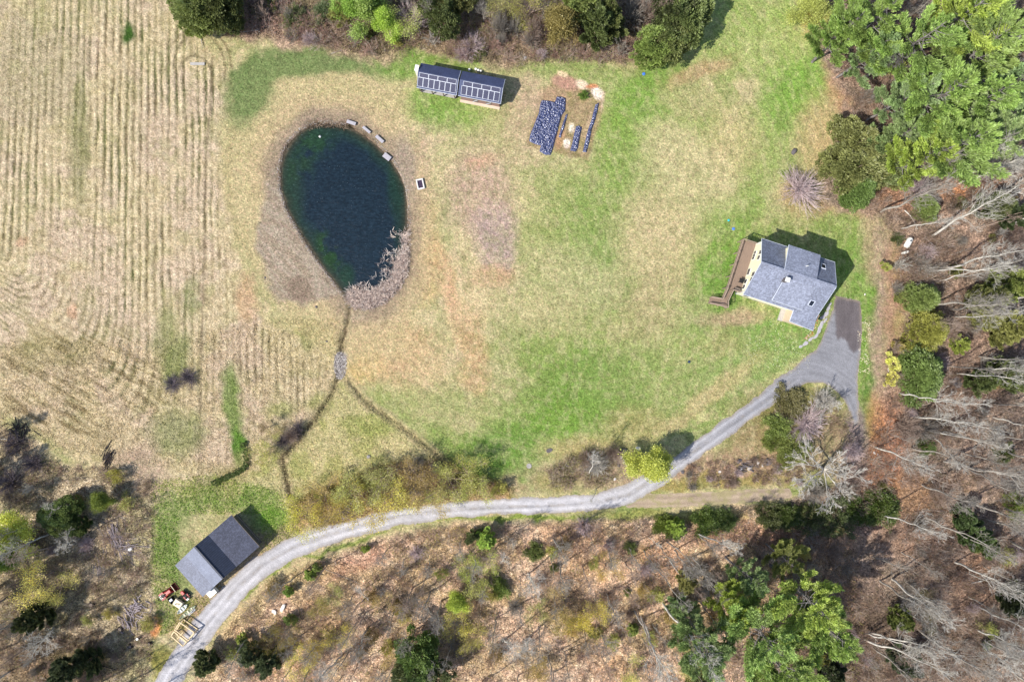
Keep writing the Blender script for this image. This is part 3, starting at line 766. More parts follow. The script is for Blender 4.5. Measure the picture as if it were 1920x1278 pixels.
def water_mat():
    m, nt, out = new_mat("pond_water")
    b = node(nt, "ShaderNodeBsdfPrincipled")
    col = node(nt, "ShaderNodeAttribute", attribute_name="gcol").outputs["Color"]
    co = objco(nt)
    f = ramp(nt, noise(nt, 1.6, 5, 0.7, objco(nt, 1.0, 1.8, 1.0)), [(0.32, 0.6), (0.5, 1.0), (0.68, 1.7)])
    c = mixc(nt, 1.0, col, f, 'MULTIPLY')
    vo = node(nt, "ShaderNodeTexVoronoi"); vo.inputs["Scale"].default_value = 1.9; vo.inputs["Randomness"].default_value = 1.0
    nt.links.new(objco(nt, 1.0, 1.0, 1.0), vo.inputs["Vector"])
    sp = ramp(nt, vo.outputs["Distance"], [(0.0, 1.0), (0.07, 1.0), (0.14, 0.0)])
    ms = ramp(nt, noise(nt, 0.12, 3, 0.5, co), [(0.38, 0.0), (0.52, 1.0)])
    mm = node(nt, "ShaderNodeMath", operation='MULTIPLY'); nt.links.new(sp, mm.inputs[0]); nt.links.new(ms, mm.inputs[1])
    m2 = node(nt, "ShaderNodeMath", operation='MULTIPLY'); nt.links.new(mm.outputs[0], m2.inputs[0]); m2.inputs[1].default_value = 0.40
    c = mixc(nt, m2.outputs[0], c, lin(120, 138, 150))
    nt.links.new(c, b.inputs["Base Color"])
    b.inputs["Roughness"].default_value = 0.12
    b.inputs["IOR"].default_value = 1.33
    bp = node(nt, "ShaderNodeBump"); bp.inputs["Strength"].default_value = 0.8; bp.inputs["Distance"].default_value = 0.10
    nt.links.new(noise(nt, 1.8, 5, 0.7, objco(nt, 1.0, 1.8, 1.0)), bp.inputs["Height"]); nt.links.new(bp.outputs[0], b.inputs["Normal"])
    nt.links.new(b.outputs[0], out.inputs[0])
    return m
def water_col(X, Y):
    pd = psdf(X, Y, POND)
    n = fbm(X / 22, Y / 22, 131, 4)
    C = np.tile(np.array(lin(25, 38, 48)), (len(X), 1))
    def put(m, c):
        nonlocal C
        C = C * (1 - m[:, None]) + np.array(lin(*c)) * m[:, None]
    put(sst(34, 12, pd + 16 * (n - 0.5)) * 0.85, (32, 50, 44))
    put(blob(X, Y, 590, 268, 36, 24, 0, 1.4) * 0.7 * sst(0.3, 0.6, n), (36, 62, 34)); put(blob(X, Y, 560, 310, 24, 44, 10, 1.4) * 0.7 * sst(0.3, 0.6, n), (38, 60, 36)); put(blob(X, Y, 548, 360, 22, 50, 0, 1.2) * 0.5, (36, 54, 38))
    put(blob(X, Y, 615, 470, 18, 40, -25, 0.9) * 0.8 * sst(0.4, 0.55, n), (34, 60, 26)); put(blob(X, Y, 742, 350, 16, 50, 0, 0.9) * 0.6, (28, 50, 36))
    put(blob(X, Y, 650, 515, 14, 20, 0, 0.9) * 0.7, (28, 54, 36))
    put(sst(17, 2, pd + 12 * (n - 0.5)) * 0.8, (46, 50, 38)); put(sst(6, 1, pd + 5 * (n - 0.5)) * 0.8, (84, 74, 60))
    return C
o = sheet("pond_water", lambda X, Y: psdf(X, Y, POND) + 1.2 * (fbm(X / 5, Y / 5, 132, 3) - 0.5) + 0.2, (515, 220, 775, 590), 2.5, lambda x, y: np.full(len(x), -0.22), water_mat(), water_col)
tag(o, kind="structure")
# ------------------------------------------------------------------ the house
def world_of(ang, x, y):
    c, s = math.cos(ang), math.sin(ang)
    return (x * c - y * s, x * s + y * c)

HA = -R(18.0)
def house():
    ox, oy = 43.5, 26.0
    wx, wy = world_of(HA, ox, oy)
    root = empty("house", wx, wy, 0, HA, "cream two-storey house with grey shingle roof and long brown deck beside the parking pad", "house")
    X0, X1, YS, YN, YR = 36.75 - ox, 50.35 - ox, 20.7 - oy, 31.1 - oy, 26.2 - oy
    HR, HN, HS = 10.0, 6.2, 5.9
    wx0, wx1, wys, wyn = X0 + 0.35, X1 - 0.35, 21.35 - oy, 30.7 - oy
    sN = (HR - HN) / (YN - YR); sS = (HR - HS) / (YR - YS)
    zr = lambda y: HR - 0.22 - (sN * (y - YR) if y > YR else sS * (YR - y))
    m = MB()
    m.poly([(wx0, wys, 0), (wx0, wys, zr(wys)), (wx0, YR, zr(YR)), (wx0, wyn, zr(wyn)), (wx0, wyn, 0)])
    m.poly([(wx1, wyn, 0), (wx1, wyn, zr(wyn)), (wx1, YR, zr(YR)), (wx1, wys, zr(wys)), (wx1, wys, 0)])
    m.poly([(wx0, wyn, 0), (wx0, wyn, zr(wyn)), (wx1, wyn, zr(wyn)), (wx1, wyn, 0)])
    m.poly([(wx1, wys, 0), (wx1, wys, zr(wys)), (wx0, wys, zr(wys)), (wx0, wys, 0)])
    m.build("wall", M_siding, root)
    # foundation line and corner boards
    t = MB(); t.box((wx0 + wx1) / 2, (wys + wyn) / 2, 0.2, wx1 - wx0 + 0.1, wyn - wys + 0.1, 0.4)
    t.build("foundation", M_concrete, root)
    for (x, y) in ((wx0, wys), (wx0, wyn), (wx1, wys), (wx1, wyn)):
        cb = MB(); cb.box(x, y, 3.0, 0.16, 0.16, 5.4); cb.build("corner_board", M_white, root)
    # main roof
    r = MB()
    r.slab([(X0, YR, HR), (X1, YR, HR), (X1, YN, HN), (X0, YN, HN)][::-1], 0.18)
    r.slab([(X0, YS, HS), (X1, YS, HS), (X1, YR, HR), (X0, YR, HR)], 0.18)
    roof = r.build("roof", M_shingle, root)
    rc = MB(); rc.bar((X0 + .02, YR, HR + 0.03), (X1 - .02, YR, HR + 0.03), 0.34, 0.07); rc.build("ridge_cap", M_shingle2, roof)
    fa = MB()
    fa.bar((X0 - 0.02, YR, HR - 0.09), (X0 - 0.02, YN + .02, HN - 0.09), 0.04, 0.24); fa.bar((X0 - 0.02, YR, HR - 0.09), (X0 - 0.02, YS - .02, HS - 0.09), 0.04, 0.24)
    fa.bar((X1 + 0.02, YR, HR - 0.09), (X1 + 0.02, YN, HN - 0.09), 0.04, 0.24); fa.bar((X1 + 0.02, YR, HR - 0.09), (X1 + 0.02, YS, HS - 0.09), 0.04, 0.24)
    fa.bar((X0, YN + 0.03, HN - 0.1), (X1, YN + 0.03, HN - 0.1), 0.05, 0.2)
    fa.bar((X0, YS - 0.03, HS - 0.1), (46.1 - ox, YS - 0.03, HS - 0.1), 0.05, 0.2)
    fa.build("fascia", M_trim, roof)
    # north shed dormer
    a, b = 40.9 - ox, 46.75 - ox
    yD, hD = 31.0 - oy, 8.3
    d = MB(); d.slab([(a, YR + 0.05, HR + .04), (a, yD, hD), (b, yD, hD), (b, YR + 0.05, HR + .04)], 0.16)
    dor = d.build("dormer_roof", M_shingle2, root)
    w = MB()
    y2 = yD - 0.35
    w.poly([(a + .25, YR + .4, zr(YR + .4)), (a + .25, YR + .4, HR - .3), (a + .25, y2, hD - .12), (a + .25, y2, zr(y2))])
    w.poly([(b - .25, y2, zr(y2)), (b - .25, y2, hD - .12), (b - .25, YR + .4, HR - .3), (b - .25, YR + .4, zr(YR + .4))])
    w.poly([(a + .25, y2, zr(y2) - .3), (a + .25, y2, hD - .12), (b - .25, y2, hD - .12), (b - .25, y2, zr(y2) - .3)])
    w.build("dormer_wall", M_siding, root)
    tr = MB(); tr.bar((a, YR + .05, HR + .03), (a, yD, hD + .03), 0.08, 0.16); tr.build("flashing", M_trim, dor)
    # south shed dormer
    a, b = 41.6 - ox, 47.3 - ox
    yD, hD = 21.15 - oy, 6.75
    d = MB(); d.slab([(a, yD, hD), (b, yD, hD), (b, YR - 1.0, HR - 0.72), (a, YR - 1.0, HR - 0.72)], 0.16)
    dor = d.build("dormer_roof", M_shingle2, root)
    w = MB(); y2 = yD + 0.2
    w.poly([(a + .12, y2, zr(y2)), (b - .12, y2, zr(y2)), (b - .12, y2, hD - .12), (a + .12, y2, hD - .12)][::-1])
    w.poly([(a + .12, y2, zr(y2)), (a + .12, y2, hD - .12), (a + .12, YR - 1.2, HR - 1.0), (a + .12, YR - 1.2, zr(YR - 1.2))])
    w.poly([(b - .12, y2, zr(y2)), (b - .12, y2, hD - .12), (b - .12, YR - 1.2, HR - 1.0), (b - .12, YR - 1.2, zr(YR - 1.2))][::-1])
    w.build("dormer_wall", M_siding, root)
    tr = MB(); tr.bar((a, yD, hD + .02), (a, YR - 1.9, hD + (HR - 0.72 - hD) * 0.86), 0.08, 0.1); tr.bar((a, yD - .03, hD - .08), (b, yD - .03, hD - .08), 0.05, 0.2); tr.build("flashing", M_trim, dor)
    # front wing
    wg = MB()
    P = [(46.1, 20.95, 5.95), (46.55, 18.9, 4.6), (51.2, 18.6, 4.5), (50.75, 20.0, 5.3), (50.4, 21.6, 6.3)]
    wg.slab([(x - ox, y - oy, z + .06) for x, y, z in P], 0.16)
    wr = wg.build("wing_roof", M_shingle, root)
    tr = MB(); tr.bar((46.1 - ox, 20.9 - oy, 5.95), (46.55 - ox, 18.9 - oy, 4.62), .08, .16); tr.bar((46.55 - ox, 18.87 - oy, 4.55), (51.2 - ox, 18.57 - oy, 4.45), .06, .2); tr.build("fascia", M_trim, wr)
    ww = MB(); x0, x1, y0, y1 = 46.9 - ox, 50.9 - ox, 19.2 - oy, wys
    ww.poly([(x0, y0, 0), (x0, y0, 4.5), (x0, y1, 5.8), (x0, y1, 0)]); ww.poly([(x1, y0, 0), (x1, y0, 4.5), (x0, y0, 4.5), (x0, y0, 0)]); ww.poly([(x1, y1, 0), (x1, y1, 5.8), (x1, y0, 4.5), (x1, y0, 0)])
    ww.poly([(x1, y1, 0), (x1, y1, 5.8), (wx1, y1, 5.8), (wx1, y1, 0)])
    ww.build("wing_wall", M_pink, root)
    p = MB(); p.box(46.5 - ox, 20.2 - oy, 0.15, 0.9, 2.2, 0.3); p.build("side_step", M_concrete, root)
    # chimney, vent pipe, skylights
    cx, cy = world_px_local(1475.5, 524.5, 10.2, HA, ox, oy)
    c = MB(); c.box(cx, cy, 9.3, 0.62, 0.62, 2.4); ch = c.build("chimney", M_stone_d, roof)
    c = MB(); c.box(cx, cy, 10.56, 0.8, 0.8, 0.12); c.build("chimney_cap", M_white, ch, 0.02)
    cx, cy = world_px_local(1512, 498.7, 9.5, HA, ox, oy)
    v = MB(); v.tube((cx, cy, 8.9), (cx, cy, 10.2), 0.07, n=10); v.build("vent_pipe", M_white, root)
    for (px, py, h) in ((1522.3, 568, 7.6), (1544.2, 498.9, 7.6)):
        sx, sy = world_px_local(px, py, h, HA, ox, oy)
        sl = -sN if sy > YR - oy * 0 and sy > YR else sS
        z = zr(sy) + 0.3
        ang = math.atan(-sN) if sy > YR else math.atan(sS)
        f = MB()
        for (dx, dy, lx, ly) in ((-.4, 0, .1, 1.1), (.4, 0, .1, 1.1), (0, .55, .9, .1), (0, -.55, .9, .1)):
            f.box(sx + dx, sy + dy * math.cos(ang), z + dy * math.sin(ang), lx, ly, .16, 0, ang)
        sk = f.build("skylight", M_trim, root)
        g = MB(); g.box(sx, sy, z, .72, 1.0, .06, 0, ang); g.build("pane", M_glass, sk)
    # windows of the west gable: (y, height, width, sash height)
    for (y, h, wdt, hh) in ((28.95, 3.85, .5, 1.1), (28.4, 3.85, .5, 1.1), (27.85, 3.85, .5, 1.1), (28.6, 6.75, .75, 1.15), (27.6, 6.75, .75, 1.15), (25.25, 3.75, 1.15, 1.25), (24.5, 6.7, .8, 1.2), (23.55, 6.7, .8, 1.2), (23.4, 3.8, .75, 1.2), (22.4, 3.8, .75, 1.2)):
        f = MB(); f.box(wx0 - .03, y - oy, h, .08, wdt + .12, hh + .12); fr = f.build("window", M_white, root)
        g = MB(); g.box(wx0 - .075, y - oy, h + hh * .26, .02, wdt - .04, hh * .44); g.box(wx0 - .075, y - oy, h - hh * .26, .02, wdt - .04, hh * .44); g.build("pane", M_glass, fr)
    # windows along the south wall
    for (x, h, y) in ((42.9, 6.1, 21.15 + .2), (44.3, 6.1, 21.15 + .2), (39.0, 4.0, 21.35), (43.6, 3.6, 21.35), (38.6, 1.6, 21.35)):
        f = MB(); f.box(x - ox, y - oy - .03, h, 1.05, .08, .9 if h > 6 else 1.2); fr = f.build("window", M_white, root)
        g = MB(); g.box(x - ox, y - oy - .075, h, .9, .02, .75 if h > 6 else 1.05); g.build("pane", M_glass, fr)
    dd = MB(); dd.box(wx1 + .04, 24.6 - oy, 1.05, .08, 1.0, 2.1); dr = dd.build("door", M_oldwood, root)
    # deck, stairs, railings
    dx0, dx1, dy0, dy1, dz = 34.35 - ox, wx0 - .02, 21.35 - oy, 30.7 - oy, 2.7
    d = MB()
    n = 19
    for i in range(n):
        x = dx0 + (i + .5) * (dx1 - dx0) / n
        d.box(x, (dy0 + dy1) / 2, dz - .03, (dx1 - dx0) / n - .015, dy1 - dy0, .05)
    dk = d.build("deck_floor", M_deck, root)
    j = MB()
    for k in range(9):
        y = dy0 + .1 + k * (dy1 - dy0 - .2) / 8
        j.bar((dx0, y, dz - .18), (dx1, y, dz - .18), .05, .2)
    j.build("joists", M_oldwood, dk)
    for k in range(5):
        y = dy0 + .1 + k * (dy1 - dy0 - .2) / 4
        q = MB(); q.bar((dx0 + .1, y, 0), (dx0 + .1, y, dz + 1.0), .14, .14); q.build("post", M_rail, root)
    def rail(pts, name="railing"):
        q = MB()
        for a_, b_ in zip(pts[:-1], pts[1:]):
            a_, b_ = Vector(a_), Vector(b_)
            for hz, w_, t_ in ((1.0, .16, .05), (.12, .06, .08)):
                q.bar(a_ + Vector((0, 0, hz)), b_ + Vector((0, 0, hz)), w_, t_)
            L = (b_ - a_).length; nb = max(2, int(L / .28))
            for i in range(nb + 1):
                p_ = a_.lerp(b_, i / nb); q.bar(p_ + Vector((0, 0, .1)), p_ + Vector((0, 0, 1.0)), .05, .05)
        return q.build(name, M_rail, root)
    rail([(dx0, dy0 - .0, dz), (dx0, dy1, dz)]); rail([(dx0, dy1, dz), (dx1 - .1, dy1, dz)]); rail([(dx0 + 1.1, dy0, dz), (dx1 - .1, dy0, dz)])
    # stair flight from the deck's south-west corner to the landing, then west to the lawn
    la = (35.25 - ox, 18.75 - oy, 1.35)
    s = MB(); A = Vector((34.95 - ox, 21.3 - oy, dz)); B = Vector((35.05 - ox, 19.35 - oy, 1.5))
    for i in range(7):
        p_ = A.lerp(B, (i + .5) / 7); s.box(p_.x, p_.y, p_.z - .1, 1.0, .26, .05)
    for dx in (-.52, .52): s.bar(A + Vector((dx, 0, -.15)), B + Vector((dx, 0, -.15)), .06, .28)
    st = s.build("stairs", M_deck, root)
    s = MB(); s.box(la[0], la[1], 1.36, 1.5, 1.3, .06); s.build("landing", M_deck, root)
    q = MB()
    for (dx, dy) in ((-.7, -.6), (.7, -.6), (.7, .6), (-.7, .6)): q.bar((la[0] + dx, la[1] + dy, 0), (la[0] + dx, la[1] + dy, 1.34), .12, .12)
    q.build("landing_post", M_rail, root)
    s = MB(); A2 = Vector((34.5 - ox, 18.75 - oy, 1.3)); B2 = Vector((32.75 - ox, 18.65 - oy, .1))
    for i in range(7):
        p_ = A2.lerp(B2, (i + .5) / 7); s.box(p_.x, p_.y, p_.z - .06, .26, 1.1, .05)
    for dy in (-.58, .58): s.bar(A2 + Vector((0, dy, -.12)), B2 + Vector((0, dy, -.12)), .06, .28)
    s.build("stairs", M_deck, root)
    rail([A + Vector((-.52, 0, 0)), B + Vector((-.52, 0, -.05))]); rail([A + Vector((.52, 0, 0)), B + Vector((.52, -.0, -.05)), Vector((la[0] + .72, la[1] - .62, 1.4)), Vector((34.5 - ox, la[1] - .62, 1.4)), B2 + Vector((0, -.62, .1))])
    rail([A2 + Vector((-.0, .62, .1)), B2 + Vector((0, .62, .1))])
    return root

def world_px_local(px, py, h, ang, ox, oy):
    X, Y = G(px, py, h)
    c, s = math.cos(-ang), math.sin(-ang)
    return (X * c - Y * s - ox, X * s + Y * c - oy)

house()

def deck_things():
    X, Y = G(1389.8, 526.2, 3.2)
    t = empty("deck_table", X, Y, 2.7, HA, "small dark square table on the brown deck against the cream wall", "table")
    m = MB(); m.box(0, 0, .72, .8, .8, .05); m.build("tabletop", M_black, t, .01)
    for sx in (-.33, .33):
        for sy in (-.33, .33):
            q = MB(); q.tube((sx, sy, 0.01), (sx, sy, .70), .03); q.build("leg", M_black, t)
    X, Y = G(1382.6, 542.6, 3.2)
    t = empty("deck_box", X, Y, 2.7, HA, "dark storage box on the deck at the head of the stairs", "box")
    m = MB(); m.box(0, 0, .3, 1.0, .55, .58); m.build("box_body", M_black, t, .02)
    m = MB(); m.box(0, 0, .63, 1.06, .6, .06); m.build("lid", M_oldwood, t, .02)
deck_things()

# ------------------------------------------------------------------ the two solar sheds
SA = -R(10.9)
M_panel = None
def panel_mat():
    m, nt, out = new_mat("solar_cells")
    b = node(nt, "ShaderNodeBsdfPrincipled")
    t = node(nt, "ShaderNodeTexCoord"); s = node(nt, "ShaderNodeSeparateXYZ"); nt.links.new(t.outputs["Object"], s.inputs[0])
    outs = []
    for ax in (0, 1):
        mu = node(nt, "ShaderNodeMath", operation='MULTIPLY'); mu.inputs[1].default_value = 2 * math.pi / 0.166
        nt.links.new(s.outputs[ax], mu.inputs[0])
        sn = node(nt, "ShaderNodeMath", operation='COSINE'); nt.links.new(mu.outputs[0], sn.inputs[0]); outs.append(sn.outputs[0])
    mx = node(nt, "ShaderNodeMath", operation='MAXIMUM'); nt.links.new(outs[0], mx.inputs[0]); nt.links.new(outs[1], mx.inputs[1])
    c = ramp(nt, mx.outputs[0], [(0.0, lin(56, 56, 76)), (0.9, lin(56, 56, 76)), (1.0, lin(112, 114, 136))])
    nt.links.new(c, b.inputs["Base Color"])
    b.inputs["Roughness"].default_value = 0.22
    nt.links.new(b.outputs[0], out.inputs[0])
    return m
M_panel = panel_mat()

def solar_shed(xa, xb, open_front, label):
    oy = 44.8; ox = (xa + xb) / 2
    wx, wy = world_of(SA, ox, oy)
    root = empty("solar_shed", wx, wy, 0, SA, label, "shed", "dark sheds roofed with solar panels")
    hx = (xb - xa) / 2
    YN, YS, HR, HN, HS = 46.8 - oy, 42.35 - oy, 4.0, 2.9, 2.6
    r = MB()
    r.slab([(-hx, 0, HR), (-hx, YN, HN), (hx, YN, HN), (hx, 0, HR)], .12); r.slab([(-hx, YS, HS), (hx, YS, HS), (hx, 0, HR), (-hx, 0, HR)], .12)
    roof = r.build("roof", M_shed_roof, root)
    q = MB(); q.bar((-hx, YS - .03, HS - .04), (hx, YS - .03, HS - .04), .05, .14); q.bar((hx + .02, YS, HS - .05), (hx + .02, 0, HR - .05), .05, .14); q.bar((hx + .02, YN, HN - .05), (hx + .02, 0, HR - .05), .05, .14)
    q.build("fascia", M_trim, roof)
    wy0, wy1, wxs = YS + .25, YN - .3, hx - .3
    zn = lambda y: HR - .14 - ((HR - HN) / YN * y if y > 0 else (HR - HS) / -YS * -y)
    w = MB()
    for x in (-wxs, wxs):
        w.poly([(x, wy0, 0), (x, wy0, zn(wy0)), (x, 0, zn(0)), (x, wy1, zn(wy1)), (x, wy1, 0)])
    w.poly([(-wxs, wy1, 0), (-wxs, wy1, zn(wy1)), (wxs, wy1, zn(wy1)), (wxs, wy1, 0)])
    if not open_front:
        w.poly([(-wxs, wy0, 0), (wxs, wy0, 0), (wxs, wy0, zn(wy0)), (-wxs, wy0, zn(wy0))])
    w.build("wall", M_brown_wall if not open_front else M_oldwood, root)
    if open_front:
        for k in range(4):
            x = -wxs + .25 + k * (2 * wxs - .5) / 3
            p = MB(); p.bar((x, wy0, 0), (x, wy0, zn(wy0)), .16, .16); p.build("post", M_oldwood, root)
            p = MB()
            for sg in (-1, 1):
                if abs(x + sg * .7) < wxs: p.bar((x, wy0, zn(wy0) - .8), (x + sg * .7, wy0, zn(wy0) - .08), .1, .1)
            p.build("brace", M_oldwood, root)
        f = MB(); f.box(0, -.1, .03, 2 * wxs, 4.2, .06); f.build("floor_slab", M_concrete, root)
    else:
        s = MB(); s.box(0, wy0 - .28, .07, 2 * wxs + .2, .5, .14); s.build("sill_step", M_pink, root)
        for x in (-.9, 1.6):
            d = MB(); d.box(x, wy0 - .03, .95, 1.0, .06, 1.8); dr = d.build("door", M_oldwood, root)
            h = MB(); h.bar((x - .5, wy0 - .1, .3), (x + .5, wy0 - .1, 1.6), .05, .06); h.build("door_brace", M_trim, dr)
    # the array: four wide panels above seven tall ones
    sl = math.atan((HR - HS) / -YS)
    def panel(cx, dist, w_, l_):
        y = -math.cos(sl) * dist; z = HR - math.sin(sl) * dist
        nz = Vector((0, -math.sin(sl), math.cos(sl))) * .09
        fr = MB()
        for (dx, dy, lx, ly) in ((-w_ / 2 + .02, 0, .04, l_), (w_ / 2 - .02, 0, .04, l_), (0, l_ / 2 - .02, w_ - .08, .04), (0, -l_ / 2 + .02, w_ - .08, .04)):
            fr.box(dx, dy, 0, lx, ly, .05)
        po = fr.build("solar_panel", M_white_al, roof)
        po.location = (cx, y + nz.y, z + nz.z); po.rotation_euler = (sl, 0, 0)
        g = MB(); g.box(0, 0, 0, w_ - .07, l_ - .07, .03); g.build("cell_sheet", M_panel, po)
    x0 = -7.1 / 2 - (0.0 if open_front else -.05)
    if open_front: x0 = -3.62
    for k in range(7): panel(x0 + .5 + k * 1.02, 1.04 + .835 - .14, .98, 1.6)
    for k in range(4): panel(x0 + .22 + .85 + k * 1.72, .14 + .40, 1.68, .8)
    return root
M_white_al = simple("aluminium_frame", (222, 226, 236), 0.4, 0.05, 2.0)
solar_shed(-26.0, -18.55, True, "left solar shed, open-fronted with braced posts, near the pond side")
solar_shed(-18.25, -10.3, False, "right solar shed, closed with a brown board front, toward the garden")

def white_stack():
    X, Y = G(781.8, 128.6, 3.6)
    t = empty("ventilation_stack", X, Y, 0, SA, "tall white boxed stack at the left end of the solar sheds", "stack")
    m = MB(); m.box(0, 0, 1.9, .6, 1.0, 3.8); m.build("casing", M_white, t, .03)
    m = MB(); m.box(0, 0, 3.85, .72, 1.12, .08); m.build("cap", M_white, t, .02)
white_stack()

def pail(px, py, label):
    X, Y = G(px, py, .3)
    t = empty("bucket", X, Y, 0, 0, label, "bucket", "white buckets behind the right solar shed")
    m = MB(); m.tube((0, 0, 0), (0, 0, .42), .17, .2, 14); m.build("pail_body", M_white, t)
    m = MB(); m.tube((0, 0, .42), (0, 0, .45), .22, .22, 14); m.build("lid", M_white, t)
    m = MB(); m.path([(-.21, 0, .36), (-.12, -.26, .3), (.12, -.26, .3), (.21, 0, .36)], .012); m.build("handle", M_steel, t)
pail(879.9, 131.0, "white bucket on its own by the gap between the sheds' back wall")
pail(891.9, 130.0, "leftmost of the three close white buckets behind the right shed")
pail(896.5, 132.0, "middle of the three close white buckets behind the right shed")
pail(901.6, 133.6, "rightmost of the white buckets, nearest the thin pole")
X, Y = G(912, 131.5, 0)
m = MB(); m.tube((0, 0, 0), (0.05, 0.02, 2.3), .045, .035); o = m.build("pole", M_oldwood); o.location = (X - .9, Y - .5, 0)
tag(o, "thin wooden pole standing behind the right solar shed near the buckets", "pole")

# ------------------------------------------------------------------ the barn
BA = math.atan2(.664, .748)
def barn():
    cu, cv = -66.5, -6.45
    e, n = Vector((.748, .664)), Vector((.664, -.748))
    c = e * cu + n * cv
    root = empty("barn", c.x, c.y, 0, BA, "grey barn with three-toned roof beside the lower driveway", "barn")
    u = lambda a: a - cu
    y0, y1 = -3.85, 3.85
    prof = [(-73.6, 2.6), (-70.4, 3.55), (-67.2, 5.1), (-64.7, 3.75), (-59.55, 3.0)]
    names = [("pale_roof", M_barn_light), ("pale_roof_upper", M_barn_light2), ("dark_roof", M_barn_dark), ("low_roof", M_barn_mid)]
    for (a, b), (nm, mt) in zip(zip(prof[:-1], prof[1:]), names):
        m = MB(); m.slab([(u(a[0]), y0, a[1]), (u(b[0]), y0, b[1]), (u(b[0]), y1, b[1]), (u(a[0]), y1, a[1])], .12); m.build(nm, mt, root)
    m = MB(); m.bar((u(-67.2), y0, 5.13), (u(-67.2), y1, 5.13), .3, .06); m.build("ridge_cap", M_barn_dark, root)
    w0, w1 = -3.5, 3.5
    w = MB()
    pr = [(p[0], p[1] - .14) for p in prof]
    pr[-1] = (-60.0, 2.9)
    back = [(-69.9, 3.55)] + pr[2:]
    for y in (w1,):
        w.poly([(u(a), y, z) for a, z in back] + [(u(-60.0), y, 0), (u(-69.9), y, 0)])
    for y in (w0,):
        w.poly([(u(a), y, z) for a, z in back][::-1] + [(u(-69.9), y, 0), (u(-60.0), y, 0)])
    w.poly([(u(-60.0), w0, 0), (u(-60.0), w1, 0), (u(-60.0), w1, 2.9), (u(-60.0), w0, 2.9)])
    w.poly([(u(-69.9), w0, 0), (u(-69.9), w1, 0), (u(-69.9), w1, 3.5), (u(-69.9), w0, 3.5)])
    w.build("wall", M_barn_wall, root)
    for k in range(4):
        y = w0 + k * (w1 - w0) / 3
        p = MB(); p.bar((u(-73.2), y, 0), (u(-73.2), y, 2.55), .16, .16); p.build("post", M_oldwood, root)
    f = MB(); f.bar((u(-59.5), y0, 2.92), (u(-59.5), y1, 2.92), .06, .2); f.build("fascia", M_oldwood, root)
    sr = MB(); sr.bar((u(-59.2), w0 + .5, 2.1), (u(-59.2), w1, 2.1), .12, .12); sr.bar((u(-59.9), w0 + .5, 2.1), (u(-59.2), w0 + .5, 2.1), .08, .08); sr.bar((u(-59.9), w1 - .1, 2.1), (u(-59.2), w1 - .1, 2.1), .08, .08); sr.build("side_rail", M_oldwood, root)
    for x in (-67.6, -63.4):
        d = MB(); d.box(u(x), w0 - .04, 1.2, 2.4, .08, 2.4); d.build("barn_door", M_oldwood, root)
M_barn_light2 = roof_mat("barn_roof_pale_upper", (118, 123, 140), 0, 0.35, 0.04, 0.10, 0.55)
barn()

def white_chest():
    X, Y = G(398, 1109.5, 1.0)
    t = empty("white_trailer", X, Y, 0, BA - R(90) + R(90), "small white box trailer poking out from the barn's lower corner", "trailer")
    m = MB(); m.box(0, 0, .85, 1.65, 1.15, .9); m.build("box_body", M_white, t, .04)
    m = MB(); m.box(0, 0, 1.33, 1.72, 1.22, .06); m.build("lid", M_white, t, .02)
    for s in (-.62, .62):
        q = MB(); q.tube((0, s - .06, .28), (0, s + .06, .28), .28, n=18); q.build("wheel", M_black, t)
    q = MB(); q.bar((.8, 0, .4), (1.6, 0, .4), .08, .08); q.build("drawbar", M_steel, t)
white_chest()

# ------------------------------------------------------------------ machines by the barn
def wheel(t, x, y, r, w, hub=M_red):
    m = MB(); m.tube((x, y - w / 2, r), (x, y + w / 2, r), r, n=20); wo = m.build("wheel", M_black, t, .02)
    m = MB(); m.tube((x, y - w / 2 - .01, r), (x, y + w / 2 + .01, r), r * .5, n=14); m.build("rim", hub, wo)

def loader_tractor():
    X, Y = G(310, 1113.5, .9)
    t = empty("tractor", X, Y, 0, R(37), "red tractor with front loader bucket parked by the barn", "tractor")
    m = MB(); m.box(.55, 0, .82, 1.3, .58, .5); m.box(.95, 0, .72, .5, .5, .62); m.build("hood", M_red, t, .05)
    m = MB(); m.box(-.1, 0, .55, 2.3, .4, .3); m.build("chassis", M_black, t, .02)
    m = MB(); m.box(-.15, 0, .75, .8, .62, .12); m.box(-.45, 0, .9, .45, .5, .14); m.box(-.66, 0, 1.15, .1, .5, .45); m.build("seat", M_cream, t, .03)
    for s in (-.5, .5):
        m = MB(); m.box(-.6, s, 1.02, .95, .34, .07); m.box(-.2, s, .88, .08, .34, .3); m.build("fender", M_red, t, .02)
        wheel(t, -.62, s * 1.12, .52, .3, M_red); wheel(t, .98, s * .98, .32, .2, M_red)
        m = MB(); m.bar((-.1, s * .82, .85), (.5, s * .82, 1.15), .09, .14); m.bar((.5, s * .82, 1.15), (1.75, s * .82, .42), .09, .14); m.build("loader_arm", M_red, t)
    m = MB()
    m.box(1.95, 0, .12, .62, 1.5, .05); m.box(1.66, 0, .38, .05, 1.5, .52)
    for s in (-.74, .74): m.box(1.93, s, .32, .56, .04, .42)
    m.build("bucket", M_red_dk, t)
    m = MB(); m.bar((1.64, -.76, .66), (1.64, .76, .66), .09, .08); m.build("bucket_edge", M_cream, t)
    m = MB(); m.tube((-.2, 0, .95), (-.05, 0, 1.2), .025); m.tube((-.05, 0, 1.19), (-.04, 0, 1.22), .18, n=16); m.build("steering_wheel", M_black, t)
    m = MB(); m.path([(-.95, -.45, .8), (-.95, -.45, 1.9), (-.95, .45, 1.9), (-.95, .45, .8)], .035); m.build("roll_bar", M_black, t)
    m = MB(); m.box(-1.25, 0, .45, .45, .95, .08); m.tube((-1.35, -.5, .5), (-1.35, .5, .5), .06); m.build("hitch_frame", M_steel, t)
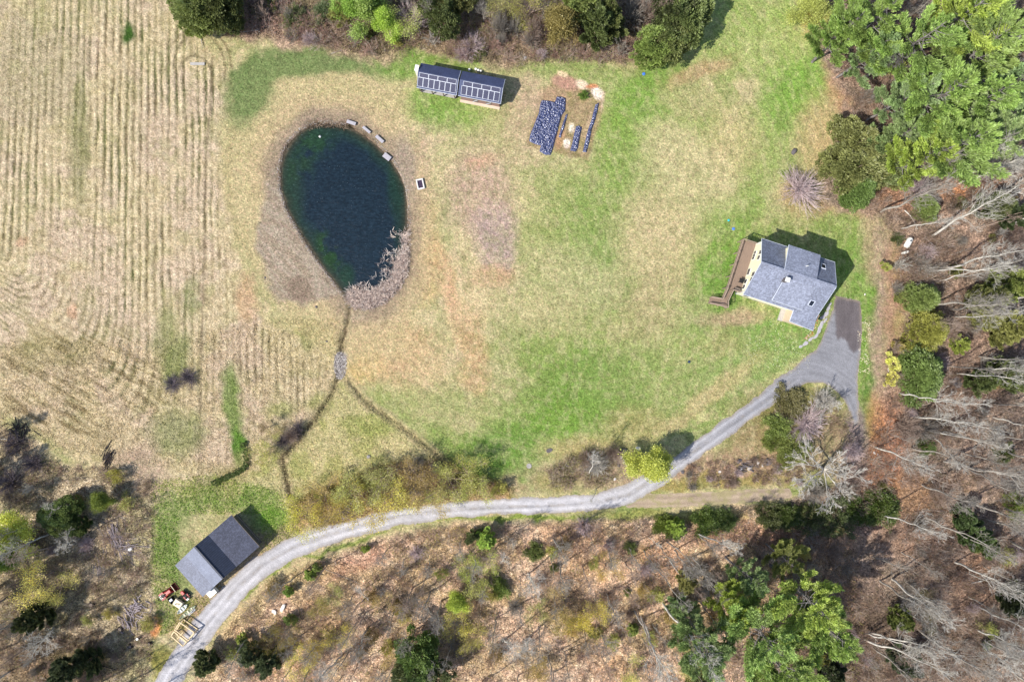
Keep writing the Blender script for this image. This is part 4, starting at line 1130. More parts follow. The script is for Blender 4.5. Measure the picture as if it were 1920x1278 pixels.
M_red_dk = simple("worn_red_steel", (120, 36, 32), 0.6, 0.3, 4.0)
loader_tractor()

def riding_mower():
    X, Y = G(346, 1114, .5)
    t = empty("riding_mower", X, Y, 0, R(-48), "small red riding mower between the loader tractor and barn roof", "mower")
    m = MB(); m.box(-.45, 0, .55, .75, .55, .38); m.box(-.75, 0, .48, .3, .48, .3); m.build("hood", M_red, t, .06)
    m = MB(); m.box(.2, 0, .3, 1.5, .5, .16); m.build("chassis", M_black, t, .02)
    m = MB(); m.box(.25, 0, .22, .8, 1.15, .14); m.build("mower_deck", M_black, t, .04)
    m = MB(); m.box(.4, 0, .62, .42, .45, .12); m.box(.63, 0, .85, .1, .45, .42); m.build("seat", M_black, t, .03)
    for s in (-.4, .4):
        m = MB(); m.box(.55, s, .55, .7, .25, .06); m.build("fender", M_red, t, .02)
        wheel(t, .6, s * 1.1, .28, .24, M_white); wheel(t, -.65, s, .2, .16, M_white)
    m = MB(); m.tube((-.1, 0, .7), (.02, 0, .92), .02); m.tube((.02, 0, .91), (.03, 0, .94), .16, n=14); m.build("steering_wheel", M_black, t)
    m = MB(); m.box(1.05, -.1, .45, .35, .5, .4); m.build("grass_bag", M_white, t, .04)
riding_mower()

def black_barrow():
    X, Y = G(321.3, 1124.5, .5)
    t = empty("yard_cart", X, Y, 0, R(-52), "black yard cart with a pale tray between red tractor and cream cover", "cart")
    m = MB(); m.box(0, 0, .35, 1.25, .75, .06)
    for s in (-.37, .37): m.box(0, s, .52, 1.25, .05, .34)
    for s in (-.61, .61): m.box(s, 0, .52, .05, .72, .34)
    m.build("tub", M_black, t, .01)
    m = MB(); m.box(-.05, 0, .56, .42, .6, .22); m.build("tray", M_trim, t, .02)
    for s in (-.42, .42):
        m = MB(); m.tube((-.2, s - .05, .22), (-.2, s + .05, .22), .22, n=16); m.build("wheel", M_black, t)
    m = MB(); m.bar((.6, 0, .35), (1.15, 0, .55), .05, .05); m.build("handle", M_steel, t)
black_barrow()

def covered_cart():
    X, Y = G(333.8, 1130.5, .8)
    t = empty("utility_cart", X, Y, 0, R(-33), "cream-topped boxy utility cart between the black cart and white boat", "cart")
    m = MB(); m.box(0, 0, .55, 1.7, 1.15, .5); m.build("cart_body", M_cream, t, .08)
    m = MB(); m.box(0.05, 0, .98, 1.5, 1.2, .1); m.build("canopy", M_cream, t, .04)
    m = MB(); m.bar((-.3, -.12, 1.06), (.35, .2, 1.06), .07, .06); m.bar((.3, -.1, 1.06), (.35, .3, 1.06), .06, .06); m.bar((-.35, -.25, 1.06), (-.1, -.25, 1.06), .06, .06); m.build("canopy_straps", M_black, t)
    for sx in (-.55, .55):
        for s in (-.55, .55):
            q = MB(); q.tube((sx, s - .07, .24), (sx, s + .07, .24), .24, n=16); q.build("wheel", M_black, t)
covered_cart()

def hull(name, L, W, H, mat, px, py, rz, label, cat, thwart=True, inner=M_cream):
    X, Y = G(px, py, H)
    t = empty(name, X, Y, 0, rz, label, cat)
    N, K = 17, 9
    V = []
    for i in range(N):
        s = i / (N - 1) * 2 - 1
        w = W / 2 * max(0.02, (1 - abs(s) ** 2.6)); zt = H * (1 + .25 * s * s)
        for j in range(K):
            a = math.pi * j / (K - 1)
            V.append((s * L / 2, -w * math.cos(a), zt - (zt - .05) * math.sin(a) ** .7 * (1 - .5 * s * s)))
    F = [(i * K + j, i * K + j + 1, (i + 1) * K + j + 1, (i + 1) * K + j) for i in range(N - 1) for j in range(K - 1)]
    h = mesh_np("hull", V, F, mat, t, True)
    sm = h.modifiers.new("thickness", 'SOLIDIFY'); sm.thickness = .03
    g = MB()
    for sd in (-1, 1):
        g.path([(s * L / 2, sd * W / 2 * max(.02, 1 - abs(s) ** 2.6), H * (1 + .25 * s * s) + .015) for s in np.linspace(-1, 1, 13)], .035, 5)
    g.build("gunwale", mat, t)
    if thwart:
        for s in (-.4, .05, .5):
            q = MB(); q.box(s * L / 2, 0, H * .72, .22, W * .86 * (1 - abs(s) ** 2.6), .04); q.build("thwart", inner, t)
M_boat_w = simple("white_hull", (214, 216, 208), 0.5, 0.1)
M_boat_g = simple("grey_green_hull", (150, 158, 136), 0.6, 0.15)
hull("rowing_boat", 2.5, .8, .35, M_boat_w, 342, 1141, R(43), "short white boat with pale thwarts beside the cream-topped cart", "boat", True, M_trim)
hull("canoe", 4.0, .62, .3, M_boat_g, 351.5, 1147.5, R(40), "long narrow grey-green canoe between the white boat and timber frame", "canoe", True, M_cream)
def hand_trailer():
    X, Y = G(359.5, 1147, .4)
    t = empty("boat_dolly", X, Y, 0, R(42), "slim grey dolly with a black wheel next to the canoe", "dolly")
    m = MB(); m.bar((-.9, -.12, .35), (.9, -.12, .35), .06, .06); m.bar((-.9, .12, .35), (.9, .12, .35), .06, .06)
    for x in (-.6, 0, .6): m.bar((x, -.12, .35), (x, .12, .35), .05, .05)
    m.build("dolly_frame", M_trim, t)
    m = MB(); m.tube((.5, -.3, .22), (.5, -.22, .22), .22, n=16); m.build("wheel", M_black, t)
    m = MB(); m.tube((.5, .22, .22), (.5, .3, .22), .22, n=16); m.build("wheel", M_black, t)
hand_trailer()

def timber_frame():
    zt = 1.5
    A, B, C_, D = [Vector((*G(px, py, zt), zt)) for px, py in ((321.2, 1191.5), (337, 1165.5), (364.3, 1184.8), (343, 1210.5))]
    ctr = (A + B + C_ + D) / 4
    t = empty("timber_frame", ctr.x, ctr.y, 0, 0, "pale timber post-and-beam frame standing at the edge of the lower driveway", "timber frame")
    o_ = Vector((ctr.x, ctr.y, 0))
    P = [p - o_ for p in (A, B, C_, D)]
    for a, b in zip(P, P[1:] + P[:1]):
        m = MB(); m.bar(a, b, .17, .2); m.build("top_beam", M_timber, t)
        lo = Vector((0, 0, -zt + .14))
        m = MB(); m.bar(a * 1.0 + lo, b + lo, .15, .16); m.build("sill_beam", M_timber, t)
    for a in P:
        m = MB(); m.bar(Vector((a.x, a.y, 0)), a - Vector((0, 0, .1)), .17, .17); m.build("post", M_timber, t)
    up = Vector((0, 0, .19))
    for k in (.36, .48):
        m = MB(); m.bar(P[0].lerp(P[1], k) * 1.0 + up, P[3].lerp(P[2], k) + up, .16, .18); m.build("cross_beam", M_timber, t)
    m = MB(); c0 = (P[0] + P[1] + P[2] + P[3]) / 4
    m.bar(c0 + Vector((-.75, -.75, .34)), c0 + Vector((.35, .5, .34)), .12, .12); m.bar(c0 + Vector((-.6, -.1, .34)), c0 + Vector((.1, -.5, .34)), .12, .12); m.build("loose_beam", M_timber, t)
timber_frame()

def bucket2(px, py, label, mat=M_black, lidm=M_white, r=.3, h=.75, name="barrel"):
    X, Y = G(px, py, h)
    t = empty(name, X, Y, 0, 0, label, name.replace("_", " "))
    m = MB(); m.tube((0, 0, 0), (0, 0, h * .5), r * .92, r, 16, False); m.tube((0, 0, h * .5), (0, 0, h), r, r * .92, 16); m.build("barrel_body", mat, t)
    m = MB(); m.tube((0, 0, h), (0, 0, h + .03), r * .8, r * .8, 16); m.build("lid", lidm, t)
bucket2(257, 1197.5, "dark barrel with a white lid below the orange sawdust patch")
def stump(px, py, r, label, mat=None, h=.45):
    X, Y = G(px, py, h)
    t = empty("tree_stump", X, Y, 0, 0, label, "stump")
    rnd = random.Random(int(px * 7 + py))
    m = MB(); n = 12
    V = [(math.cos(2 * math.pi * i / n) * r * (k) * rnd.uniform(.85, 1.15), math.sin(2 * math.pi * i / n) * r * k * rnd.uniform(.85, 1.15), z) for k, z in ((1.5, -.05), (1.0, .18), (.92, h)) for i in range(n)]
    m.add(V, [(i + a * n, (i + 1) % n + a * n, (i + 1) % n + (a + 1) * n, i + (a + 1) * n) for a in (0, 1) for i in range(n)] + [tuple(range(2 * n, 3 * n))])
    m.build("trunk_base", mat or M_stump, t)
    m = MB(); m.tube((0, 0, h + .002), (0, 0, h + .02), r * .7, r * .66, 12); m.build("cut_face", M_oldwood, t)
M_stump = simple("dark_stump", (52, 44, 44), 0.9, 0.3, 5.0)
stump(224, 1180, .45, "dark stump in the grass above and left of the dark barrel")
stump(243, 1212, .4, "dark stump just below and left of the dark barrel")
stump(279, 1207, .35, "small dark stump under the orange sawdust patch")
stump(170, 1134, .5, "dark stump on the long tree shadow left of the log heaps")
stump(850, 1130, .2, "small stump in the pink leaf litter left of the lime-yellow saplings")

# ------------------------------------------------------------------ log heaps, brush heaps, fallen trunks
def log_heap(px, py, n, L, spread, mat, label, seed, name="log_pile", cat="log pile", r=(.05, .12), dirn=None, disp=R(70), part="log"):
    X, Y = G(px, py)
    rnd = random.Random(seed)
    t = empty(name, X, Y, 0, 0, label, cat)
    for k in range(min(n, 100)):
        a = (dirn if dirn is not None else 0) + rnd.uniform(-disp, disp)
        l = L * rnd.uniform(.5, 1.1); x, y = rnd.gauss(0, spread[0]), rnd.gauss(0, spread[1]); rr = rnd.uniform(*r)
        z = rr + rnd.uniform(0, .5) * max(0, 1 - math.hypot(x / spread[0], y / spread[1]) / 2)
        dx, dy = math.cos(a) * l / 2, math.sin(a) * l / 2
        m = MB(); m.tube((x - dx, y - dy, z), (x + dx, y + dy, z + rnd.uniform(-.1, .25) * (z > .25)), rr, rr * rnd.uniform(.6, 1), 7)
        m.build(part, mat, t)
M_greylog = simple("grey_log", (158, 146, 150), 0.85, 0.25, 4.0)
log_heap(260, 1137, 46, 1.3, (1.1, 1.1), M_greylog, "heap of short grey logs left of the red tractor", 5)
log_heap(240, 1161, 30, 1.6, (.9, 1.0), M_greylog, "smaller heap of grey logs above left of the orange sawdust", 6, dirn=R(130), disp=R(35))
log_heap(215, 1002, 60, 4.0, (1.1, 1.6), M_greylog, "purple-grey brush heap on the slope above the log piles", 7, "brush_pile", "brush pile", (.025, .06), R(118), R(28), "stick")
log_heap(243, 1024, 50, 3.2, (1.8, 1.2), M_greylog, "wide spread of pale sticks beside the white rock left of barn", 8, "brush_pile", "brush pile", (.02, .05), R(150), R(50), "stick")
log_heap(190, 1065, 30, 2.6, (.6, 1.2), M_greylog, "narrow upright heap of grey sticks below the brush heap", 9, "brush_pile", "brush pile", (.02, .06), R(95), R(22), "stick")
log_heap(205, 855, 26, 2.6, (.45, .9), M_stump, "dark charred-looking branch pile in the rough straw field", 10, "branch_pile", "branch pile", (.03, .09), R(62), R(18), "branch")
log_heap(35, 808, 34, 2.0, (1.0, 1.1), M_stump, "black branch pile at the left edge of the hayfield", 12, "branch_pile", "branch pile", (.04, .12), R(40), R(80), "branch")
log_heap(1400, 874, 10, 2.0, (1.1, .35), M_stone_d, "dark boards and slabs lying among leaves above the dirt track", 13, "board_pile", "board pile", (.10, .18), R(-8), R(24), "board")

def fallen(px0, py0, px1, py1, r, mat, label, branches=0, seed=1, name="fallen_trunk", cat="fallen log", bend=.0, h=.25):
    X0, Y0 = G(px0, py0, h); X1, Y1 = G(px1, py1, h)
    rnd = random.Random(seed)
    L = math.hypot(X1 - X0, Y1 - Y0); a = math.atan2(Y1 - Y0, X1 - X0)
    t = empty(name, X0, Y0, 0, a, label, cat)
    pts = [Vector((L * k / 8, bend * math.sin(math.pi * k / 8) + rnd.uniform(-.05, .05) * L * .1, r + h * (k / 8) * .6)) for k in range(9)]
    V, F = [], []
    m = MB()
    for i in range(8): m.tube(pts[i], pts[i + 1], r * (1 - .08 * i), r * (1 - .08 * (i + 1)), 7, i in (0, 7))
    m.build("trunk", mat, t)
    if branches:
        for k in range(branches):
            b = MB(); p = pts[rnd.randint(3, 8)]; q = p
            d = Vector((rnd.uniform(.3, 1), rnd.choice((-1, 1)) * rnd.uniform(.4, 1), rnd.uniform(0, .5)))
            for s in range(3):
                q2 = q + d * rnd.uniform(.3, .6) * L * .12; q2.z = max(.03, q2.z); b.tube(q, q2, r * .4 * (1 - s * .25), r * .3 * (1 - s * .25), 5, False); q = q2; d = d + Vector((rnd.uniform(-.3, .3), rnd.uniform(-.4, .4), 0))
            b.build("branch", mat, t)
fallen(421, 56.5, 487, 55, .13, M_bark_white, "white fallen trunk along the wood edge above the green crescent", 6, 1, bend=-.4)
fallen(655, -6, 672, 6, .16, M_bark_white, "short bright white log at the top edge of the wood", 0, 2)
fallen(1697, 394, 1720, 430, .13, M_bark_white, "curved white birch log above the two white tanks", 2, 3, bend=.35)
fallen(1735, 445, 1757, 465, .12, M_bark_white, "short pale log right of the white tanks", 0, 4)
fallen(1783, 478, 1818, 466, .07, M_bark_white, "pale branch lying right of the tanks in the leaf litter", 5, 5)
fallen(1822, 1093, 1864, 1083, .14, M_bark_white, "forked bright white log in the lower right wood", 3, 6)
fallen(1853, 1071, 1868, 1063, .12, M_bark_white, "short white log piece above the forked white log", 0, 7)
fallen(1525, 969, 1533, 990, .08, M_bark_grey, "thin grey stick log below the dark shrub row", 0, 8)
fallen(1567, 996, 1595, 1002, .08, M_bark_grey, "curved thin log below the dark shrub row", 0, 9, bend=.25)
fallen(374, 60, 380, 90, .12, M_bark_grey, "grey pole lying at the top of the mown rows", 0, 10)
fallen(0, 823, 28, 823, .08, M_bark_white, "thin white pole beside the black branch pile at left edge", 0, 11)
fallen(1500, 868, 1445, 872, .1, M_stump, "dark rotten log at the right end of the board pile", 0, 12)
fallen(1600, 1045, 1605, 1072, .0 + .1, M_bark_grey, "grey snag log right of the big lower pines", 0, 14)
fallen(1255, 1050, 1275, 1078, .12, M_bark_white, "white broken log left of the bare sapling above lower pines", 0, 15)
fallen(620, 100, 640, 94, .07, M_bark_grey, "small grey log at the wood edge left of solar sheds", 0, 16)
fallen(610, 1002 + 66, 690, 1034 + 66, .06, M_bark_grey, "thin pale fallen stem across the sunny leaf litter", 0, 17)
fallen(170, 1243, 232, 1258, .12, M_stump, "dark fallen log near the bottom left tree shadows", 2, 18)
fallen(10, 1174, 60, 1172, .07, M_bark_white, "slender white fallen stem at the lower left edge", 2, 19, bend=-.4)

# ------------------------------------------------------------------ stones, benches, fire pit
def rock(px, py, r, h, mat, label, cat="rock", name="rock", seed=None, rz=0.0, group=None, sy=1.0, flat=False):
    X, Y = G(px, py, h * .6)
    rnd = random.Random(seed if seed is not None else int(px * 13 + py * 7))
    import bmesh
    bm = bmesh.new()
    bmesh.ops.create_icosphere(bm, subdivisions=3 if r > .5 else 2, radius=1.0)
    off = [Vector((rnd.gauss(0, 1), rnd.gauss(0, 1), rnd.gauss(0, 1))).normalized() for _ in range(9)]
    for v in bm.verts:
        p = v.co.copy(); d = 1.0
        for q in off:
            k = p.dot(q)
            if k > .62: d -= (k - .62) * .75
        d *= 1 + rnd.uniform(-.03, .03)
        v.co = Vector((p.x * r * d, p.y * r * sy * d, p.z * d * h * .62 + h * .35))
        if flat: v.co.z = min(v.co.z, h * .8)
    me = bpy.data.meshes.new(name); bm.to_mesh(me); bm.free(); me.materials.append(mat)
    o = bpy.data.objects.new(name, me); COL.objects.link(o); o.location = (X, Y, 0); o.rotation_euler = (0, 0, rz)
    return tag(o, label, cat, group)
rock(1490, 283.5, .95, .6, M_stone_d, "dark flat boulder alone on the lawn above the purple bare bush", sy=.5, rz=R(62))
rock(1793, 717, 1.5, .9, M_stone, "grey boulder right of the lowest round evergreen", sy=.8, rz=R(-50))
rock(1673, 693, .8, .5, M_stone_w, "pale rock between the two yellow bushes")
rock(243, 1028, .5, .5, M_stone_w, "white rock in the pale sticks left of the barn")
rock(531, 1138, 1.0, .5, M_stone_w, "whitish long rock in the litter below the driveway's curve", sy=.5, rz=R(60))
rock(514, 1147, .6, .4, M_stone_w, "smaller whitish rock left of the long whitish rock")
for px, py, r, mt, lb in ((1350, 883.5, .38, M_stone_w, "small white stone left of the board pile on leaves"), (1389, 879.5, .4, M_stone_w, "white stone at the lower left of the board pile"), (1421.5, 868.5, .55, M_stone_w, "upright white stone right of the board pile"),
                          (1430, 872, .35, M_stone_w, "little white stone right beneath the upright white stone"), (1440, 866, .9, M_stone_d, "dark flat stone right of the upright white stone"), (1387, 865, .6, M_stone_d, "dark stone at the upper left end of the board pile"),
                          (1408, 876, .8, M_stone, "grey flat stone below the boards"), (1197, 840, .55, M_stone_w, "white stone above the yellow-green round tree"), (1165, 856, .5, M_stone_w, "white stone left of the yellow-green tree, lower than the other"),
                          (1170, 846, .8, M_stone_d, "dark boulder of the stone row left of the yellow-green tree"), (1175, 866, .9, M_stone, "grey boulder at the right end of the lower stone row"), (1160, 870, .6, M_stone_d, "dark stone in the middle of the lower stone row"),
                          (1150, 862, .5, M_stone, "grey stone in the dark shrubs left of the white stone"), (1078, 862, .7, M_stone, "grey stone at the upper end of the curved stone edging"), (1066, 870, .6, M_stone_d, "dark stone second along the curved stone edging"),
                          (1056, 877, .6, M_stone, "grey stone midway along the curved stone edging"), (1047, 885, .55, M_stone_d, "dark stone near the lower end of the curved edging"), (1038, 892, .45, M_stone_w, "pale stone at the lower end of the curved edging"),
                          (1047, 899, .35, M_stone_w, "small pale stone under the curved stone edging"), (1153, 898, .35, M_stone_w, "small pale stone above the driveway left of yellow-green tree"), (1640, 849, .35, M_stone_w, "tiny white stone in the orange leaves below the pad"),
                          (1646, 852, .28, M_stone_w, "tiniest white stone beside the other in orange leaves"), (1280, 884, .45, M_stone_d, "dark stone where the track meets the driveway"), (1622, 492 + 60, .0 + .25, M_stone_w, "small pale stone at the parking pad's upper corner"),
                          (691, 855, .5, M_stone, "grey stone in the straw slope between the ditches"), (985, 108, .45, M_stone, "grey stone in the pinkish brush above the garden"), (1012, 99, .4, M_stone_w, "pale stone in the brush above the garden"),
                          (612, 640, .3, M_stone_d, "dark stone beside the ditch outlet"), (497, 520, .25, M_stone_d, "small dark stone on the bare apron of the pond"), (593, 575, .3, M_stone_d, "small dark stone at the apron's lower edge")):
    rock(px, py, r, r * .7, mt, lb, sy=.75, rz=px % 3)

def bench(px, py, rz, L, W, label):
    X, Y = G(px, py, .42)
    t = empty("stone_bench", X, Y, 0, rz, label, "bench", "stone slab benches on the pond's upper shore")
    m = MB(); m.box(0, 0, .38, L, W, .12); m.build("seat", M_flag, t, .03)
    for s in (-1, 1):
        m = MB(); m.box(s * L * .34, 0, .16, .25, W * .75, .32); m.build("leg", M_stone, t, .02)
bench(658.5, 229.8, R(-18), 1.75, .62, "highest and leftmost of the grey slab benches above the pond")
bench(687.2, 243.2, R(-40), 1.75, .5, "second slab bench from the left along the pond shore")
bench(711.8, 260.5, R(-42), 1.8, .6, "third slab bench from the left along the pond shore")
bench(725.5, 293.8, R(-38), 1.5, .95, "broad slab bench lowest on the shore, at the water's edge")

def fire_pit():
    X, Y = G(788, 345, .3)
    t = empty("fire_pit", X, Y, 0, R(12), "square pale-rimmed fire pit on the grass right of the pond", "fire pit")
    for (x, y, lx, ly) in ((0, .85, 1.35, .26), (0, -.85, 1.35, .26), (-.56, 0, .24, 1.44), (.56, 0, .24, 1.44)):
        m = MB(); m.box(x, y, .2, lx, ly, .4); m.build("rim_block", M_concrete_l, t, .04)
    m = MB(); m.box(0, 0, .12, .9, 1.45, .2); m.build("ash_bed", M_ash, t)
M_concrete_l = simple("pale_concrete", (212, 208, 204), 0.8, 0.1, 3.0)
M_ash = simple("charcoal", (62, 50, 70), 0.9, 0.5, 6.0, bump=0.6)
fire_pit()

def flat_box(px, py, lx, ly, h, rz, mat, name, label, cat, bevel=.02):
    X, Y = G(px, py, h)
    m = MB(); m.box(0, 0, h / 2, lx, ly, h)
    o = m.build(name, mat, None, bevel); o.location = (X, Y, 0.0); o.rotation_euler = (0, 0, rz)
    return tag(o, label, cat)
flat_box(370, 119.5, 2.7, .5, .18, R(0), M_concrete, "concrete_slab", "grey concrete strip in the mown field where the rows turn", "slab")
X, Y = G(1030, 844)
m = MB(); m.tube((0, 0, 0), (0, 0, .12), .62, .58, 18); m.box(0, 0, .13, .5, .08, .04); o = m.build("well_cover", M_stone_d, None, .01); o.location = (X, Y, 0); o.scale = (1, .65, 1); o.rotation_euler = (0, 0, R(22))
tag(o, "dark oval well cover in the green grass above the driveway", "well cover")
X, Y = G(992, 873)
m = MB(); m.tube((0, 0, 0), (0, 0, .1), .5, .46, 18); o = m.build("well_cover", M_stone, None, .01); o.location = (X, Y, 0)
tag(o, "grey round cover near the driveway, left of the curved stones", "well cover")

def disc(px, py, rgb, label, r=.3):
    mt = simple("toy_" + label[:6], rgb, 0.5, 0.1)
    X, Y = G(px, py)
    m = MB(); m.tube((0, 0, .06), (0, 0, .14), r, r * .86, 18); m.tube((0, 0, .14), (0, 0, .17), r * .8, r * .7, 18); o = m.build("throwing_disc", mt); o.location = (X, Y, 0)
    tag(o, label, "disc")
disc(1207, 139, (70, 120, 210), "blue disc on the bright grass right of the garden")
disc(1375, 429, (90, 130, 200), "pale blue disc on the lawn above the deck")
disc(1366, 413, (60, 190, 200), "turquoise disc on the lawn, farther from the deck", .22)
disc(1292, 678, (40, 60, 90), "dark blue disc on the lawn below the house", .25)

def tanks():
    X, Y = G(1706, 454, 1.2)
    t = empty("propane_tank", X, Y, 0, R(62), "large white propane tank at the wood's edge", "propane tank")
    m = MB(); r = .52
    prof = [(-1.05, .02), (-1.0, .3), (-.85, .46), (-.7, r), (.7, r), (.85, .46), (1.0, .3), (1.05, .02)]
    V = [(x, rr * math.cos(2 * math.pi * i / 18), .75 + rr * math.sin(2 * math.pi * i / 18)) for x, rr in prof for i in range(18)]
    m.add(V, [(a * 18 + i, a * 18 + (i + 1) % 18, (a + 1) * 18 + (i + 1) % 18, (a + 1) * 18 + i) for a in range(len(prof) - 1) for i in range(18)])
    m.build("tank_shell", M_white, t, smooth=True)
    for s in (-.6, .6):
        m = MB(); m.box(s, 0, .12, .2, .7, .26); m.build("saddle", M_concrete, t)
    m = MB(); m.tube((.3, 0, 1.25), (.3, 0, 1.42), .18, .16, 14); m.build("valve_dome", M_steel, t)
    X, Y = G(1700, 472.5, 1.0)
    t = empty("gas_cylinders", X, Y, 0, R(20), "pair of upright white gas cylinders below the propane tank", "gas cylinder")
    for s in (-.27, .27):
        m = MB(); m.tube((s, 0, 0), (s, 0, 1.0), .24, .24, 16); m.tube((s, 0, 1.0), (s, 0, 1.12), .24, .12, 16); c = m.build("cylinder", M_white, t)
        m = MB(); m.tube((s, 0, 1.12), (s, 0, 1.24), .05, .05, 8); m.build("valve", M_steel, c)
tanks()

X, Y = G(599.6, 255.5)
t = empty("buoy", X, Y, -.22, 0, "small white float on the dark green water at the pond's top", "float")
m = MB()
n = 12
V = [(r * math.cos(2 * math.pi * i / n), r * math.sin(2 * math.pi * i / n), z) for r, z in ((.05, -.1), (.2, -.02), (.24, .08), (.17, .2), (.04, .25)) for i in range(n)]
m.add(V, [(a * n + i, a * n + (i + 1) % n, (a + 1) * n + (i + 1) % n, (a + 1) * n + i) for a in range(4) for i in range(n)]); m.build("float_ball", M_white, t, smooth=True)
m = MB(); m.tube((0, 0, .24), (0, 0, .4), .05, .05, 8); m.build("float_stem", M_black, t)

# flagstone path round the house corner: each stone its own thing
k = 0
FL = [(1556, 570, .8, .5), (1553, 579, .9, .6), (1549, 588, 1.1, .7), (1543, 594, 1.0, .8), (1548, 600, .9, .5), (1542, 606, .9, .6), (1538, 613, 1.0, .6), (1535, 621, 1.1, .6), (1529, 630, 1.1, .6), (1520, 636, 1.1, .6), (1511, 643, 1.2, .6), (1503, 649, .9, .5)]
for i, (px, py, l, w) in enumerate(FL):
    rock(px, py, l * .62, .1, M_flag, ["flagstone nearest the garage eave, start of the curved path", "second flagstone of the curved path from the eave", "third flagstone from the eave, by the wall's shadow", "wide flagstone where the path meets the pad",
         "narrow flagstone edging the pad by the flower bed", "flagstone beside the flower bed, fourth above the long ones", "flagstone in the path's middle, right of the red flowers", "flagstone right below the red flowers",
         "first of the long flagstones curving onto the lawn", "long flagstone midway onto the lawn", "long flagstone before the path's last one", "last flagstone, at the path's lower left end"][i], "flagstone", "flagstone", group="flagstones round the house corner", sy=w / l, rz=R([60, 60, 60, 30, 60, 60, 55, 50, 40, 35, 32, 25][i]), flat=True)

# ------------------------------------------------------------------ garden covers
def film_mat(name, rgb, rough):
    m, nt, out = new_mat(name)
    b = node(nt, "ShaderNodeBsdfPrincipled")
    b.inputs["Base Color"].default_value = (*lin(*rgb), 1); b.inputs["Roughness"].default_value = rough
    b.inputs["Specular IOR Level"].default_value = 1.0
    b.inputs["Coat Weight"].default_value = 0.8; b.inputs["Coat Roughness"].default_value = 0.15
    bp = node(nt, "ShaderNodeBump"); bp.inputs["Strength"].default_value = 1.0; bp.inputs["Distance"].default_value = 0.08
    nt.links.new(noise(nt, 2.6, 4, 0.65, objco(nt, 1, 1.8, 1), 1.2), bp.inputs["Height"]); nt.links.new(bp.outputs[0], b.inputs["Normal"])
    nt.links.new(b.outputs[0], out.inputs[0])
    return m
M_film = film_mat("black_film", (62, 70, 110), .30)
def zoomp(pts, f=6.728, ox=970, oy=120): return [(x / f + ox, y / f + oy) for x, y in pts]
def film(name, pts, label):
    P = zoomp(pts)
    bb = (min(p[0] for p in P) - 2, min(p[1] for p in P) - 2, max(p[0] for p in P) + 2, max(p[1] for p in P) + 2)
    zf = lambda x, y: 0.05 + 0.42 * np.clip(psdf(x, y, P) / 2.5, 0, 1) * (1 - np.abs(2 * fbm(x / 5.0 + y / 12, y / 3.0 - x / 8, 141, 3) - 1)) ** 2
    o = sheet(name, lambda X, Y: psdf(X, Y, P) + .8 * (fbm(X / 2.5, Y / 2.5, 142, 2) - .5), bb, 0.6, zf, M_film, None)
    tag(o, label, "plastic sheet")
film("plastic_sheet", [(310, 455), (390, 462), (470, 480), (500, 412), (560, 412), (612, 432), (605, 590), (562, 650), (520, 800), (490, 920), (440, 1100), (420, 1152), (350, 1145), (280, 1105), (295, 1030), (220, 1010), (150, 975), (160, 890), (200, 800), (270, 620), (290, 500)],
     "largest wrinkled black plastic sheet covering the left of the garden")
film("plastic_sheet", [(740, 790), (780, 775), (815, 800), (795, 900), (765, 1060), (735, 1108), (665, 1092), (690, 1010), (712, 900)], "short black plastic strip in the garden between bare soil rows")
film("plastic_sheet", [(985, 510), (1032, 488), (1012, 600), (985, 700), (940, 830), (905, 1000), (872, 1120), (825, 1108), (850, 1000), (880, 870), (935, 700)], "long narrow black plastic strip down the garden's right edge")
film("plastic_sheet", [(612, 640), (640, 628), (600, 780), (548, 932), (518, 922), (560, 790)], "thinnest dark plastic strip beside the largest sheet in the garden")
# ------------------------------------------------------------------ plants: prototype meshes
NPR = np.random.default_rng(77)

def tubes_mesh(name, segs, mat, n=4, maxr=None):
    """segs: list of (p0, p1, r0, r1) -> mesh datablock"""
    S = np.array([[*a, *b, r0, r1] for a, b, r0, r1 in segs], dtype=float)
    P, Q, r0, r1 = S[:, 0:3], S[:, 3:6], S[:, 6], S[:, 7]
    D = Q - P; D /= np.linalg.norm(D, axis=1, keepdims=True) + 1e-9
    up = np.where(np.abs(D[:, 2:3]) > .9, np.array([[1.0, 0, 0]]), np.array([[0, 0, 1.0]]))
    A = np.cross(D, up); A /= np.linalg.norm(A, axis=1, keepdims=True) + 1e-9
    B = np.cross(D, A)
    V = np.zeros((len(S), 2, n, 3))
    for i in range(n):
        c, s = math.cos(2 * math.pi * i / n), math.sin(2 * math.pi * i / n)
        V[:, 0, i] = P + (A * c + B * s) * r0[:, None]; V[:, 1, i] = Q + (A * c + B * s) * r1[:, None]
    V = V.reshape(-1, 3)
    base = np.arange(len(S))[:, None] * 2 * n
    F = np.concatenate([np.stack([base[:, 0] + i, base[:, 0] + (i + 1) % n, base[:, 0] + n + (i + 1) % n, base[:, 0] + n + i], -1) for i in range(n)], 0)
    return data_np(name, V, F, mat)

def data_np(name, V, F, mat, tint=None, smooth=False):
    o = mesh_np(name, V, F, mat, None, smooth, None, tint)
    me = o.data
    bpy.data.objects.remove(o)
    return me

